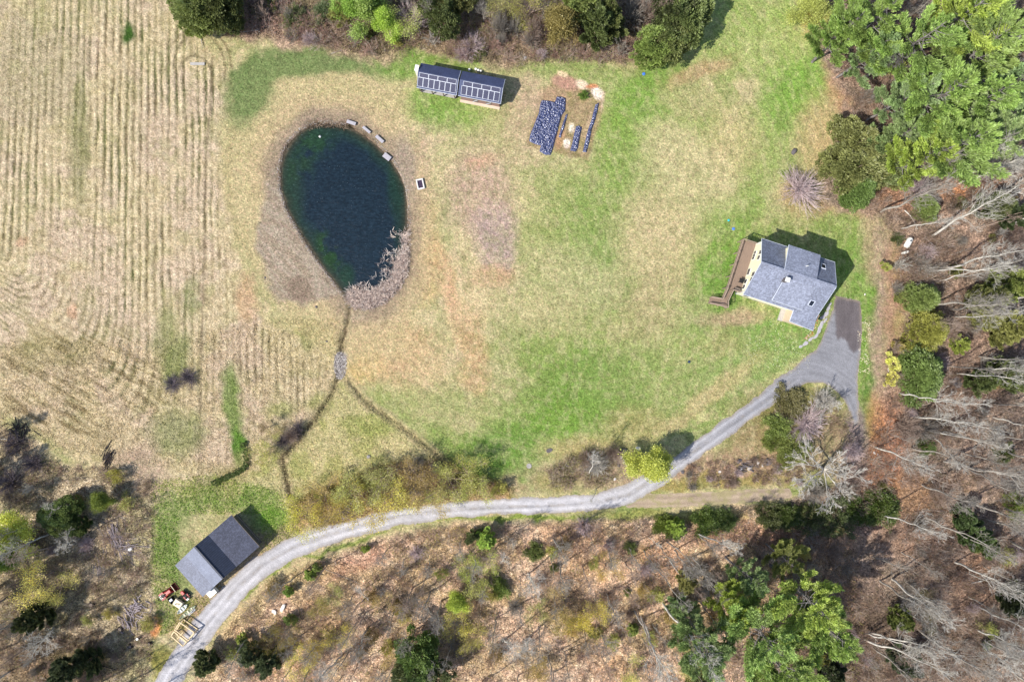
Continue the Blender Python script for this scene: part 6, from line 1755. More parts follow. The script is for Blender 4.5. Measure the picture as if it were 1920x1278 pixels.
# --- dense evergreens
EV = [  # kind px py h r colour label
 ("round", 1606, 270, 8, 3.6, GR_OLIVE, "broad olive evergreen at the lawn edge above the dark one"), ("round", 1650, 300, 8, 3.4, GR_MID, "round evergreen squeezed between the olive one and the pine"),
 ("round", 1600, 318, 8, 4.0, GR_OLIVE, "large olive evergreen right of the purple bare bush"), ("cone", 1613, 355, 7, 2.8, (104, 130, 46), "bright dark-green evergreen at the bottom of the lawn-edge group"), ("round", 1675, 320, 6, 2.4, GR_OLIVE, "low olive evergreen at the right end of the lawn-edge group"),
 ("cone", 1741, 388, 4, 2.0, (112, 132, 52), "small trimmed-looking evergreen alone in the pinkish litter"), ("cone", 1733, 557, 6, 2.5, (118, 136, 50), "uppermost of the three big round evergreens by the parking pad"),
 ("cone", 1746, 620, 7, 3.0, (142, 146, 48), "yellow-topped middle one of the three big round evergreens"), ("cone", 1800, 645, 4.5, 1.7, (128, 136, 44), "small yellow-green evergreen right of the middle big one"), ("cone", 1733, 704, 7, 3.7, (112, 132, 50), "lowest and largest of the three big round evergreens"),
 ("cone", 1690, 552, 2.5, 1.2, GR_OLIVE, "little evergreen at the left foot of the uppermost big one"), ("round", 1684, 446, 1.3, .9, GR_DEEP, "dark evergreen shrub hugging the white propane tank"),
 ("round", 1258, 80, 7, 3.2, GR_MID, "leafy evergreen on the lawn, lower left of the top-edge pair"), ("round", 1228, 88, 7, 3.1, (114, 132, 50), "leafy evergreen leftmost on the lawn by the top wood"), ("round", 1285, 35, 9, 4.0, GR_MID, "leafy dark evergreen, upper of the lawn pair by the top edge"),
 ("round", 1262, 20, 9, 3.4, GR_DEEP, "dark evergreen at the top edge behind the lawn pair"), ("cone", 1118, 52, 11, 3.2, GR_DEEP, "tall dark evergreen in the top wood beside the olive tree"), ("cone", 1105, 10, 12, 3.6, GR_MID, "dark evergreen cut by the top edge above the tall dark one"), ("cone", 1140, 30, 10, 3.0, GR_DEEP, "shaded evergreen right of the tall dark one"),
 ("round", 375, 12, 9, 4.0, GR_MID, "rounded green evergreen at the top of the hayfield, leftmost"), ("round", 405, 5, 9, 3.8, GR_DEEP, "dark evergreen right of the hayfield's rounded one"), ("round", 380, 38, 6, 2.6, (106, 124, 48), "smaller bright evergreen below the rounded one at the hayfield top"), ("round", 425, 30, 5, 2.4, GR_DEEP, "dark low evergreen at the wood corner above the white fallen trunk"),
 ("round", 826, 15, 9, 3.4, GR_DEEP, "dark green evergreen in the top wood above the sheds"), ("round", 850, 8, 8, 2.8, GR_OLIVE, "olive evergreen right beside the dark one above the sheds"), ("round", 785, 1232, 9, 3.6, (98, 118, 48), "lone dense green evergreen at the bottom edge"), ("round", 790, 1262, 8, 3.4, GR_DEEP, "dark lower half of the bottom-edge evergreen pair"),
 ("cone", 909, 1012, 5, 2.0, (128, 148, 48), "bright green young conifer below the driveway"), ("cone", 885, 1005, 3.5, 1.4, GR_DEEP, "dark young conifer left of the bright green one below the driveway"), ("cone", 541, 1108, 2.6, .9, (127, 146, 56), "small bright conifer on the straw bank under the driveway curve"), ("cone", 544, 1160, 2.8, 1.1, (118, 136, 60), "small conifer lower than the straw bank's bright one"),
 ("cone", 594, 1064, 2.6, .9, GR_MID, "small dark-green conifer at the bank's upper end"), ("cone", 583, 1078, 2.4, 1.1, (112, 130, 50), "bushy conifer just below left of the small dark-green one"), ("cone", 685, 1030, 2.2, .8, (138, 150, 66), "tiny light-green conifer among pink litter near the driveway"), ("cone", 452, 1198, 2.6, 1.0, (134, 146, 64), "small light conifer near the bottom end of the driveway"),
 ("cone", 1270, 988, 4, 2.0, (117, 134, 36), "bright yew at the left end of the hedge-like shrub row"), ("round", 1248, 985, 3, 1.6, (110, 128, 38), "bright low yew leftmost under the dirt track"), ("round", 1325, 978, 3, 2.0, (94, 112, 36), "dark yew second along the shrub row under the track"), ("round", 1360, 974, 2.6, 1.6, (84, 100, 36), "low yew third along the shrub row under the track"),
 ("round", 1445, 966, 3, 2.0, GR_DEEP, "dark shrub in the row under the end of the dirt track"), ("round", 1480, 968, 3, 1.9, (79, 96, 38), "dark green shrub right of the track's end"), ("round", 1525, 974, 3.4, 2.3, GR_DEEP, "broad dark shrub under the big white bare tree, left"), ("round", 1570, 972, 3.6, 2.5, GR_DEEP, "broad dark shrub under the big white bare tree, middle"),
 ("round", 1612, 960, 3.6, 2.4, (75, 92, 32), "dark shrub under the big white bare tree, right"), ("round", 1655, 950, 3.6, 2.6, (80, 96, 32), "dark green shrub at the right end of the shrub row"), ("cone", 1828, 1000, 8, 2.8, (65, 82, 42), "dark hemlock in the middle of the right wood"), ("cone", 1808, 968, 6, 2.0, (67, 82, 42), "small dark hemlock above left of the dark hemlock"), ("cone", 1850, 1020, 6, 2.2, (75, 92, 36), "dark green hemlock touching the larger one's right"),
 ("cone", 1850, 555, 10, 2.8, GR_OLIVE, "olive conifer in shade beyond the uppermost big evergreen"), ("cone", 1898, 530, 12, 3.4, (117, 128, 52), "yellow-green conifer cut by the right edge, mid-height"), ("cone", 1893, 612, 10, 3.0, GR_OLIVE, "olive conifer at the right edge under the pale snags"), ("cone", 1850, 600, 7, 2.4, GR_OLIVE, "low olive conifer crossed by the pale snags"), ("cone", 1895, 700, 10, 3.2, GR_DEEP, "dark conifer at the right edge behind the pale stems"),
 ("cone", 1845, 712, 7, 2.4, GR_DEEP, "dark conifer right of the grey boulder"), ("cone", 1862, 385, 9, 2.6, GR_DEEP, "dark conifer behind the leaning birch's top"), ("cone", 1905, 400, 8, 2.6, (64, 76, 40), "dark conifer at the right edge beside the leaning birch"), ("round", 1905, 950, 3, 1.8, (106, 124, 36), "bright low shrub at the right edge below the thin stems"), ("round", 1738, 836, 2.0, 1.3, (91, 108, 44), "small green shrub in the brown wood right of the orange leaves"), ("round", 1886, 850, 2.4, 1.4, (74, 90, 36), "small dark shrub at the foot of the long pale stem"),
 ("round", 1458, 800, 3.2, 1.8, (114, 132, 52), "bright green shrub left of the purple bush in the island"), ("round", 1456, 828, 2.6, 1.5, (113, 128, 46), "green shrub lower left in the driveway island"), ("round", 1490, 838, 3.0, 2.1, (111, 124, 50), "green shrub below the purple bush in the island"), ("round", 1478, 862, 2.2, 1.4, (120, 128, 58), "olive shrub at the bottom of the driveway island"), ("round", 1482, 758, 2.2, 2.4, (112, 104, 56), "brownish-green low shrub at the island's upper left"),
 ("cone", 1288, 1090, 6, 2.0, GR_OLIVE, "olive conifer above the small blue-green pine"), ("cone", 1270, 1140, 6, 2.2, GR_PINE_B, "blue-green conifer left of the lower pines"), ("cone", 1310, 1275, 7, 2.6, GR_DEEP, "dark conifer at the bottom edge between the white stems and pines"), ("cone", 1560, 1262, 7, 2.6, (58, 66, 34), "dark conifer in the black shade at the bottom edge"), ("cone", 1690, 1155, 7, 2.0, (104, 112, 52), "olive conifer in the brown lower right wood"),
 ("cone", 1700, 1245, 8, 2.6, (64, 74, 46), "shaded conifer at the bottom beneath the fan of stems"), ("cone", 1905, 1125, 9, 2.6, (58, 66, 36), "dark conifer at the right edge below the forked log"), ("round", 1095, 178, 1.3, .62, (106, 134, 44), "round bright green plant in the vegetable garden"), ("round", 120, 960, 5, 2.4, (92, 108, 40), "green shrub by the pale twigs at left"), ("round", 100, 972, 4, 2.0, (105, 120, 44), "low green shrub left of the other by the pale twigs"),
 ("cone", 148, 985, 5, 1.8, (79, 92, 44), "dark conifer in the shade above the yellow tree"), ("cone", 60, 1160, 9, 2.6, (75, 84, 50), "dim conifer below the yellow tree at left"), ("cone", 130, 1255, 9, 3.0, (65, 74, 44), "dark conifer near the bottom edge at left"), ("cone", 165, 1240, 7, 2.2, (74, 84, 44), "dark conifer right of the other near the bottom left"), ("cone", 640, 20, 5, 2.0, GR_OLIVE, "olive conifer in the top wood left of the lime tree"), ("round", 552, 30, 2.6, 1.5, (100, 112, 60), "grey-green shrub in the top wood above the crescent"), ("round", 605, 22, 3.0, 1.6, (104, 116, 76), "grey-olive shrub left in the top wood"),
 ("round", 1003, 1034, 2.4, 1.3, (103, 112, 52), "small green shrub in the brown litter below the driveway"), ("round", 935, 1100, 3, 1.5, (121, 142, 54), "bright green sapling clump right of the yellow ones"), ("cone", 1188, 1180, 3, 1.2, (121, 130, 50), "small olive conifer left of the tall white stems"), ("cone", 385, 1245, 6, 2.4, (75, 84, 44), "dark conifer at the bottom edge right of the driveway"), ("cone", 505, 1240, 6, 2.6, (60, 72, 40), "dark conifer in the bottom thicket"), ("cone", 470, 1225, 6, 2.2, (84, 92, 54), "greyish conifer left in the bottom thicket")]
for kd, px, py, h, r, c, lb in EV:
    small = h < 3.1
    if kd == "cone" and (px, py) not in ((1741, 388), (1733, 557), (1746, 620), (1733, 704), (1613, 355)): kd0, kd = kd, "fir"
    elif kd == "round" and h < 4: kd0, kd = kd, "loose"; r *= 1.15; h *= .75
    else: kd0 = kd
    plant(kd, px, py, h, lb, "shrub" if small or kd == "loose" else "evergreen", "evergreen_shrub" if small or kd == "loose" else "evergreen_tree", None, r=r * 1.08, color=c, seen=.5)

# --- leafing broadleaf trees with their own look
BD = [ # kind px py h colour label bark
 ("leafy", 690, 14, 8, LIME, "lime-green leafing tree in the top wood"), ("leafy", 722, 38, 6, (168, 196, 60), "brightest lime tree hanging over the wood's lower edge"), ("bud", 748, 30, 8, YGR, "yellow-green tree right of the brightest lime one"), ("leafy", 662, 12, 7, (140, 170, 66), "green leafing tree left of the lime ones"),
 ("bud", 745, 55, 5, YGR, "low yellow-green tree under the lime trees"), ("leafy", 1052, 46, 8, (152, 134, 68), "rounded olive-orange budding tree above the garden"), ("bud", 1068, 60, 6, RUST, "rust-tinged budding tree against the dark evergreen"), ("bud", 995, 10, 8, (158, 152, 70), "yellowish budding tree at the top edge above the pale bare ones"), ("bud", 935, 5, 7, OLV, "olive budding tree at the top edge, middle"),
 ("leafy", 1522, 14, 7, YGR, "yellow-green tree at the lawn's top right corner"), ("bud", 1532, 40, 6, RUST, "rusty-olive tree beneath the corner's yellow-green one"), ("bud", 1672, 108, 6, (176, 186, 60), "small bright yellow-green tree in the gap of the corner pines"), ("bud", 1715, 128, 7, YGR, "yellow-green young tree between the corner pines"),
 ("bud", 570, 968, 8, (196, 194, 60), "brightest yellow budding tree at the left end of the driveway row"), ("bud", 600, 935, 8, RUST, "rust and yellow budding tree behind the brightest yellow one"), ("bud", 628, 965, 8, (186, 166, 66), "mustard budding tree overlapping the driveway edge"), ("bud", 655, 925, 9, OLV, "olive budding tree third in the driveway row"), ("bud", 690, 952, 9, (184, 172, 66), "mustard-olive budding tree midway along the driveway row"),
 ("bud", 708, 905, 9, OLV, "brown-olive budding tree set back from the driveway row"), ("bud", 742, 935, 9, YEL, "yellow budding tree right of the row's middle"), ("bud", 775, 900, 9, (160, 140, 80), "brownish budding tree near the twin dark shadows"), ("bud", 800, 938, 8, RUST, "rusty budding tree leaning over the driveway"), ("bud", 838, 905, 9, OLV, "olive budding tree toward the row's right end"),
 ("bud", 872, 890, 8, (158, 160, 70), "grey-green budding tree second from the row's right end"), ("bud", 885, 915, 7, YGR, "green-yellow budding tree at the row's right end"), ("leafy", 1225, 874, 8.2, (184, 192, 84), "round yellow-green tree standing where driveway and track meet"), ("bud", 500, 842, 5, YGR, "yellow-green bush tree at the ditch head"), ("bud", 485, 858, 4.6, OLV, "olive bush tree left of the ditch-head one"),
 ("bud", 500, 802, 4.2, (150, 132, 92), "brownish budding bush above the ditch-head trees"), ("bud", 62, 1090, 9, (244, 234, 110), "large yellow leafing tree at left"), ("bud", 98, 1110, 7, (236, 226, 110), "yellow tree overlapping the large one's right"), ("leafy", 12, 1012, 9, (200, 208, 100), "yellow-green tree cut by the left edge, upper"), ("leafy", 10, 1046, 7, (140, 160, 62), "green tree cut by the left edge, lower"), ("leafy", 192, 938, 4.6, (130, 148, 58), "olive-green small tree with a dark shadow line in rough straw"),
 ("bud", 178, 950, 3.6, (150, 160, 66), "smaller olive tree left of the one with the shadow line"), ("bud", 905, 1050, 6, YGR, "yellow-green tree just under the bright young conifer"), ("bud", 880, 1068, 6, (168, 180, 62), "yellow-green tree below left of the bright young conifer"), ("leafy", 858, 1128, 5, (186, 200, 70), "small lime-yellow tree below the bare driveway bank"), ("bud", 885, 1098, 7, YGR, "lime budding tree between the two yellow-green ones"), ("bud", 866, 1175, 7, YEL, "yellow tree above the lone dense evergreen's right"),
 ("bud", 880, 1195, 6, (170, 166, 74), "dull yellow tree below the lime-yellow small one"), ("bud", 1100, 1155, 7, (192, 180, 54), "golden tree in the middle of the lower wood"), ("bud", 1120, 1165, 6, YEL, "golden-yellow tree right of the golden one"), ("bud", 1045, 1142, 7, RUST, "tan-gold tree left of the golden one"), ("bud", 1062, 1170, 6, (180, 166, 60), "gold tree below the tan-gold one"), ("bud", 1140, 1068, 6, (180, 150, 70), "orange-tan budding tree in the lower wood's right"),
 ("bud", 1008, 1152, 5, YGR, "green-yellow sapling left of the golden group"), ("bud", 640, 1195, 6, YEL, "yellow tree in the bottom thicket, upper"), ("bud", 590, 1215, 6, (180, 166, 52), "yellow tree in the bottom thicket, middle"), ("bud", 562, 1250, 6, YEL, "yellow tree in the bottom thicket near the edge"), ("bud", 525, 1195, 6, (150, 138, 56), "olive-brown tree at the thicket's left"), ("bud", 490, 1225, 6, (140, 130, 60), "brown-olive tree in the thicket's shadow"), ("bud", 600, 1142, 5, (160, 150, 72), "olive tree above the bottom thicket"), ("bud", 620, 1118, 4.6, (160, 164, 84), "pale green sapling above the bottom thicket"),
 ("bud", 1290, 1245, 7, OLV, "olive budding tree at the bottom left of the pines"), ("bud", 1180, 1262, 6, YGR, "yellow-green budding tree at the bottom edge left of white stems"), ("bud", 1010, 1255, 6, (168, 150, 60), "mustard tree at the bottom edge, middle"), ("bud", 745, 1250, 6, RUST, "rusty tree left of the lone dense evergreen"), ("bud", 720, 1135, 5, RUST, "rusty sapling in the sunny pink litter"), ("bud", 1750, 640, 4.6, (96, 88, 50), "brown twiggy tree between the middle and lowest big evergreens"), ("bud", 1740, 1145, 6, (122, 112, 56), "olive-brown tree in the lower right wood")]
for kd, px, py, h, c, lb in BD:
    plant(kd, px, py, h, lb, "tree", "budding_tree", None, color=c, seen=.6, bark="brown")

# yellow flowering bushes, purple bare bushes
for px, py, r, c, lb in ((1673, 680, 1.5, (206, 200, 56), "upper bright yellow flowering bush beside the lowest big evergreen"), (1670, 708, 1.3, (194, 190, 60), "lower yellow flowering bush under the pale rock"), (1684, 650, 1.1, (180, 170, 60), "thin yellow flowering bush above the bright ones"), (1660, 500, .9, (170, 170, 60), "small yellow-green bush below the white gas cylinders")):
    plant("small", px, py, 1.9, lb, "bush", "flowering_bush", None, r=r, color=c, seen=.5)
for kd, px, py, h, r, bk, lb in (("bush", 1506, 352, 4.2, 4.4, "purple", "large round purple-grey bare bush on the lawn's right edge"), ("bush", 1516, 798, 3.6, 4.2, "purple", "round purple-grey bare bush in the driveway island"), ("bush", 1545, 748, 3.4, 2.4, "white", "pale crooked bare bush right at the island's top"),
        ("bush", 885, 84, 3.4, 2.8, "purple", "dark reddish bare bush right above the right solar shed"), ("bush", 770, 32, 5, 3.4, "purple", "purple bare bush beside the lime trees"), ("bush", 868, 100, 2.6, 2.0, "purple", "smaller reddish bare bush above the left shed"), ("bush", 936, 44, 6, 2.4, "grey", "pale grey bare shrub above the reddish bush"),
        ("bush", 966, 48, 5, 1.6, "grey", "thin grey shrub right of the pale one"), ("bush", 1000, 62, 5, 2.4, "brown", "pinkish-brown bare shrub left of the olive-orange tree"), ("bush", 1190, 22, 6, 2.8, "grey", "grey-olive bare shrub between evergreens at the top"), ("bush", 1216, 18, 7, 2.8, "brown", "brown bare shrub right of the grey-olive one"),
        ("bush", 545, 818, 2.4, 2.0, "brown", "brown bare bush beside the ditch head, right of the olive trees"), ("bush", 556, 806, 2.2, 1.8, "dark", "dark bare bush uppermost in the ditch thicket"), ("bush", 530, 828, 2.0, 1.7, "dark", "dark bare bush lowest in the ditch thicket"), ("bush", 22, 832, 2.8, 2.6, "dark", "dark tangled bush under the left-edge branch pile"), ("bush", 60, 870, 2.6, 2.6, "dark", "dark tangled bush farther below the left-edge branch pile"), ("bush", 14, 905, 3.0, 3.0, "dark", "dark tangled bush at the left edge above the shaded conifers"), ("bush", 1762, 680, 2.8, 2.4, "purple", "purple twiggy bush between the lower two big evergreens"), ("bush", 1728, 494, 2.6, 2.4, "grey", "fanned grey bush below the propane tank"), ("bush", 352, 708, 1.5, 2.2, "dark", "dark twiggy bush right part of the field's brush clump"), ("bush", 322, 720, 1.2, 2.2, "dark", "dark twiggy bush left part of the field's brush clump"),
        ("bush", 1530, 925, 3.2, 2.6, "grey", "grey twiggy bush tucked below the big white bare tree"), ("bush", 1600, 846, 2.6, 2.2, "purple", "mauve twiggy bush at the end of the parking stub"), ("bush", 1725, 350, 4, 2.4, "purple", "purple-brown bush under the twin birch base"), ("bush", 1120, 872, 4, 2.6, "white", "pale bare bush inside the curved stone edging"), ("bush", 1150, 850, 3, 2.0, "brown", "brown bare bush above the stone row"),
        ("bush", 1100, 860, 3, 2.2, "brown", "brown bare bush left of the pale one"), ("bush", 1705, 800, 4.6, 3.0, "brown", "brown-grey bush in the wood right of the orange leaves"), ("bush", 1740, 805, 4, 2.6, "grey", "grey bush right of the brown-grey one in the wood")):
    plant(kd, px, py, h, lb, "bush", "bare_bush", None, r=r, bark=bk, seen=.5)

# --- individual bare trees: base pixel, top pixel, height
TT = [ # base, top, h, bark, idx, label
 ((1747, 443), (1905, 352), 21, "white", 1, "leaning white-barked tree rising right of the small trimmed evergreen"), ((1774, 502), (1935, 468), 21, "white", 0, "straight white-barked tree pointing to the right edge"), ((1757, 529), (1870, 506), 14, "white", 2, "slim forked tree below the straight white-barked one"),
 ((1797, 579), (1886, 562), 12, "white", 4, "pale snag over the olive conifers"), ((1790, 593), (1925, 582), 17, "white", 2, "thin white stem just below the pale snag"), ((1774, 340), (1880, 262), 20, "white", 4, "left stem of the twin white birch"), ((1792, 330), (1935, 288), 20, "white", 1, "right stem of the twin white birch"),
 ((1837, 690), (1960, 700), 18, "white", 0, "white tree level with the lowest big evergreen"), ((1849, 682), (1935, 680), 12, "white", 4, "short white stem above the white tree level with the lowest evergreen"), ((1740, 751), (1860, 768), 18, "white", 4, "thin white stem right of the lowest evergreen's foot"), ((1790, 787), (1890, 806), 13, "white", 1, "crooked white forked tree in the right wood"),
 ((1748, 808), (1884, 847), 18, "white", 4, "long bright stem below the crooked forked tree"), ((1748, 816), (1815, 872), 14, "white", 2, "slender stem diverging down from the long bright stem"), ((1770, 865), (1935, 892), 19, "grey", 0, "grey stem crossing the orange litter toward the right edge"), ((1813, 878), (1940, 940), 19, "grey", 4, "thin grey stem below the one crossing the orange litter"),
 ((1853, 951), (1935, 978), 13, "grey", 2, "thin stem at the right edge above the hemlock"), ((1673, 1085), (1788, 1178), 19, "white", 1, "tall pale tree over the blue-grey brush, upper"), ((1649, 1088), (1758, 1154), 17, "grey", 0, "pale tree just left of the tall one over the brush"), ((1636, 1043), (1700, 1074), 13, "grey", 4, "short brown-grey stem near the lower pines' right"),
 ((1690, 1035), (1765, 1072), 12, "grey", 2, "grey stem with a lichened top above the forked log"), ((1834, 1136), (1945, 1190), 19, "white", 4, "smooth curved white stem at the lower right"), ((1830, 1178), (1925, 1225), 17, "white", 0, "mottled trunk left of the bottom right bare crown"), ((1840, 1205), (1905, 1262), 18, "white", 1, "round bare crown in the bottom right corner"),
 ((1621, 1187), (1750, 1238), 18, "white", 2, "upper stem of the fan spreading from the black shade"), ((1628, 1184), (1790, 1216), 20, "white", 4, "highest curving stem of the fan from the black shade"), ((1618, 1196), (1780, 1266), 20, "white", 0, "middle stem of the fan from the black shade"), ((1630, 1210), (1735, 1300), 20, "grey", 2, "grey lower stem of the fan from the black shade"),
 ((1606, 1200), (1640, 1262), 13, "grey", 4, "dim short stem at the left of the fan"), ((1190, 1145), (1250, 1285), 22, "white", 4, "left one of the tall white stems at the bottom edge"), ((1202, 1155), (1268, 1290), 22, "white", 2, "right one of the tall white stems at the bottom edge"), ((1243, 1130), (1345, 1275), 22, "white", 0, "pale trunk among the blue-green pines at the bottom"),
 ((1250, 1015), (1310, 1072), 15, "grey", 2, "grey stem right of the yews under the track"), ((1214, 1005), (1235, 1028), 9, "white", 4, "small white stem under the leftmost yew"), ((1232, 1066), (1300, 1150), 15, "grey", 4, "thin dark-grey stem above the small blue-green pine"), ((1300, 1115), (1370, 1190), 14, "grey", 2, "thin grey stem in the gap of the lower pines"),
 ((1306, 1000), (1385, 1032), 14, "white", 0, "pale bare crown over the brown litter left of lower pines"), ((1655, 137), (1700, 108), 18, "pine", 4, "pale broken trunk leaning among the corner pines"), ((1827, 52), (1895, 10), 20, "grey", 4, "upper grey trunk in the dark gap at the top right"), ((1838, 88), (1925, 30), 20, "grey", 2, "lower grey trunk in the dark gap at the top right"),
 ((1828, 84), (1920, 62), 19, "white", 0, "branchy grey tree below the dark gap at the top right"), ((1850, 160), (1930, 128), 17, "white", 2, "white twigged tree at the right edge beside pines"), ((1848, 198), (1935, 150), 18, "grey", 4, "brown stem near the right edge above the bluish pine"), ((990, 1075), (1000, 1105), 15, "white", 1, "slim pale tree with drooping twigs in the lower wood"),
 ((1048, 1060), (1062, 1100), 15, "grey", 0, "grey twisting tree right of the slim pale one"), ((1035, 1008), (1056, 1050), 14, "grey", 1, "pale branchy tree under the driveway's middle"), ((938, 1055), (945, 1035), 9, "white", 2, "small white forked tree near the bright young conifer"), ((985, 1200), (990, 1222), 14, "white", 0, "white feathery tree above the bottom edge, middle"),
 ((945, 1198), (962, 1215), 14, "white", 1, "white feathery tree left of the other at the bottom"), ((1125, 1185), (1138, 1225), 14, "grey", 1, "grey fan-shaped tree left of the tall white stems"), ((1140, 1030), (1150, 1060), 12, "grey", 0, "thin tan tree near the orange-tan one"), ((640, 1230), (600, 1275), 14, "white", 1, "white twiggy tree in the bottom thicket"),
 ((460, 1195), (430, 1260), 14, "grey", 0, "grey twiggy tree at the thicket's left end"), ((690, 1175), (660, 1240), 15, "grey", 1, "grey bare tree in the sunny litter by long shadows"), ((700, 1130), (668, 1110), 9, "white", 2, "small white bare tree above the sunny litter"), ((150, 1010), (100, 1035), 14, "white", 2, "pale leaning stems above the yellow tree"),
 ((120, 960), (90, 945), 10, "white", 4, "pale leaning snag at left above the shade"), ((100, 1175), (60, 1215), 15, "white", 1, "white bare crown under the yellow tree at left"), ((1118, 915), (1108, 935), 8, "white", 2, "pale bare tree overhanging the driveway's middle"), ((1105, 890), (1112, 850), 9, "white", 0, "white-grey bare tree inside the curved stones"),
 ((1175, 880), (1160, 862), 7, "brown", 1, "brown bare tree left of the round yellow-green tree")]
for b, tp, h, bk, i, lb in TT:
    plant("tall", None, None, h, lb, "bare tree", "bare_tree", "bare leafless trees", bark=bk, idx=i, base=b, top=tp)
plant("spread", None, None, 12.0, "big spreading white bare tree at the end of the dirt track", "bare tree", "bare_tree", "bare leafless trees", bark="white", idx=0, base=(1540, 876), top=(1562, 893))
plant("spread", None, None, 5.0, "small crooked pale tree at the island's upper tip", "bare tree", "bare_tree", "bare leafless trees", bark="white", idx=1, base=(1545, 765), top=(1556, 752))

# --- scattered trees and brush of the woods, each named by what stands beside it
LAND = [("the solar sheds", 862, 158), ("the vegetable garden", 1065, 220), ("the pond", 640, 400), ("the fire pit", 788, 345), ("the house", 1480, 520), ("the parking pad", 1588, 600), ("the propane tank", 1706, 455), ("the uppermost big evergreen", 1735, 557),
        ("the middle big evergreen", 1745, 622), ("the lowest big evergreen", 1735, 703), ("the purple lawn bush", 1505, 352), ("the driveway island", 1490, 790), ("the big white bare tree", 1550, 885), ("the dirt track", 1330, 933), ("the board pile", 1400, 874),
        ("the dark hemlock", 1828, 1000), ("the forked white log", 1843, 1088), ("the big lower pines", 1470, 1160), ("the tall white stems", 1215, 1210), ("the bright young conifer", 909, 1012), ("the lone dense evergreen", 785, 1235), ("the golden tree", 1100, 1157), ("the bottom thicket", 560, 1220),
        ("the long whitish rock", 531, 1138), ("the timber frame", 342, 1188), ("the barn", 405, 1040), ("the red tractor", 310, 1113), ("the brush heap", 215, 1002), ("the yellow tree", 66, 1092), ("the orange sawdust", 278, 1180), ("the left-edge branch pile", 30, 808), ("the charred branch pile", 205, 855),
        ("the ditch head", 525, 862), ("the lime trees", 715, 25), ("the tall dark evergreen", 1118, 52), ("the hayfield's rounded evergreen", 380, 15), ("the white fallen trunk", 455, 56), ("the reddish bush", 885, 84), ("the driveway row's right end", 880, 900), ("the boulder by the evergreen", 1793, 717),
        ("the slim pale tree", 995, 1090), ("the fan of pale stems", 1690, 1220), ("the corner's round crown", 1890, 1255), ("the tall pale tree", 1735, 1130), ("the crooked forked tree", 1845, 798), ("the straight white-barked tree", 1840, 486), ("the leaning white tree", 1820, 400), ("the star-shaped pine", 1778, 180)]
USED = {o["label"] for o in COL.objects if "label" in o}
def where(px, py, head):
    ls = sorted(LAND, key=lambda l: math.hypot(l[1] - px, l[2] - py))
    for nm, lx, ly in ls[:6]:
        dx, dy = px - lx, py - ly
        d = math.hypot(dx, dy); a = math.degrees(math.atan2(-dy, dx)) % 360
        dr = ["right of", "above right of", "above", "above left of", "left of", "below left of", "below", "below right of"][int((a + 22.5) // 45) % 8]
        for q in ([""] if d < 60 else ["some way ", ""] if d < 150 else ["far "]):
            s = "%s %s%s %s" % (head, q, dr, nm)
            if s not in USED and len(s.split()) <= 16:
                USED.add(s); return s
    for a_, b_ in ((0, 1), (0, 2), (1, 2), (0, 3), (1, 3), (2, 3), (0, 4), (1, 4)):
        s = "%s between %s and %s" % (head, ls[a_][0], ls[b_][0])
        if s not in USED and len(s.split()) <= 16:
            USED.add(s); return s
    return None

def inpoly(px, py, poly):
    return bool(psdf(np.array([float(px)]), np.array([float(py)]), poly)[0] > 0)
def near_built(px, py, m=14):
    if road_fn(np.array([float(px)]), np.array([float(py)]))[0] > -m: return True
    for x0, y0, x1, y1 in ((1360, 430, 1600, 630), (770, 105, 980, 215), (320, 960, 500, 1125), (285, 1085, 375, 1220), (1685, 435, 1725, 485)):
        if x0 < px < x1 and y0 < py < y1: return True
    return False

def scatter(n, poly, box, kinds, seed, mind=16):
    rnd = random.Random(seed); done = []
    for _ in range(n * 30):
        if len(done) >= n: break
        px, py = rnd.uniform(box[0], box[2]), rnd.uniform(box[1], box[3])
        if not inpoly(px, py, poly) or near_built(px, py): continue
        if any(math.hypot(px - a, py - b) < mind for a, b in done): continue
        kd, h0, h1, r0, r1, bk, col, adj, name, cat, grp = rnd.choices(kinds, [k[-1] for k in kinds])[0][:-1]
        h = rnd.uniform(h0, h1); r = rnd.uniform(r0, r1) if r0 else None
        size = ("tall " if h > (h0 + h1) / 2 else "short ") if h1 > 8 else ("wide " if r and r > (r0 + r1) / 2 else "small ")
        head = size + rnd.choice(adj)
        lb = where(px, py, head)
        if lb is None:
            head = ("slight " if size in ("short ", "small ") else "full ") + head; lb = where(px, py, head)
        if lb is None: continue
        b = rnd.choice(bk) if isinstance(bk, tuple) else bk
        c = rnd.choice(col) if col else None
        if kd == "tall":
            X, Y = G(px, py)
            plant("tall", px, py, h, lb, cat, name, grp, bark=b, color=c, seen=0.0, idx=rnd.randrange(5))
        else:
            plant(kd, px, py, h, lb, cat, name, grp, r=r, bark=b, color=c, seen=.4, idx=rnd.randrange(3))
        done.append((px, py))
    return done
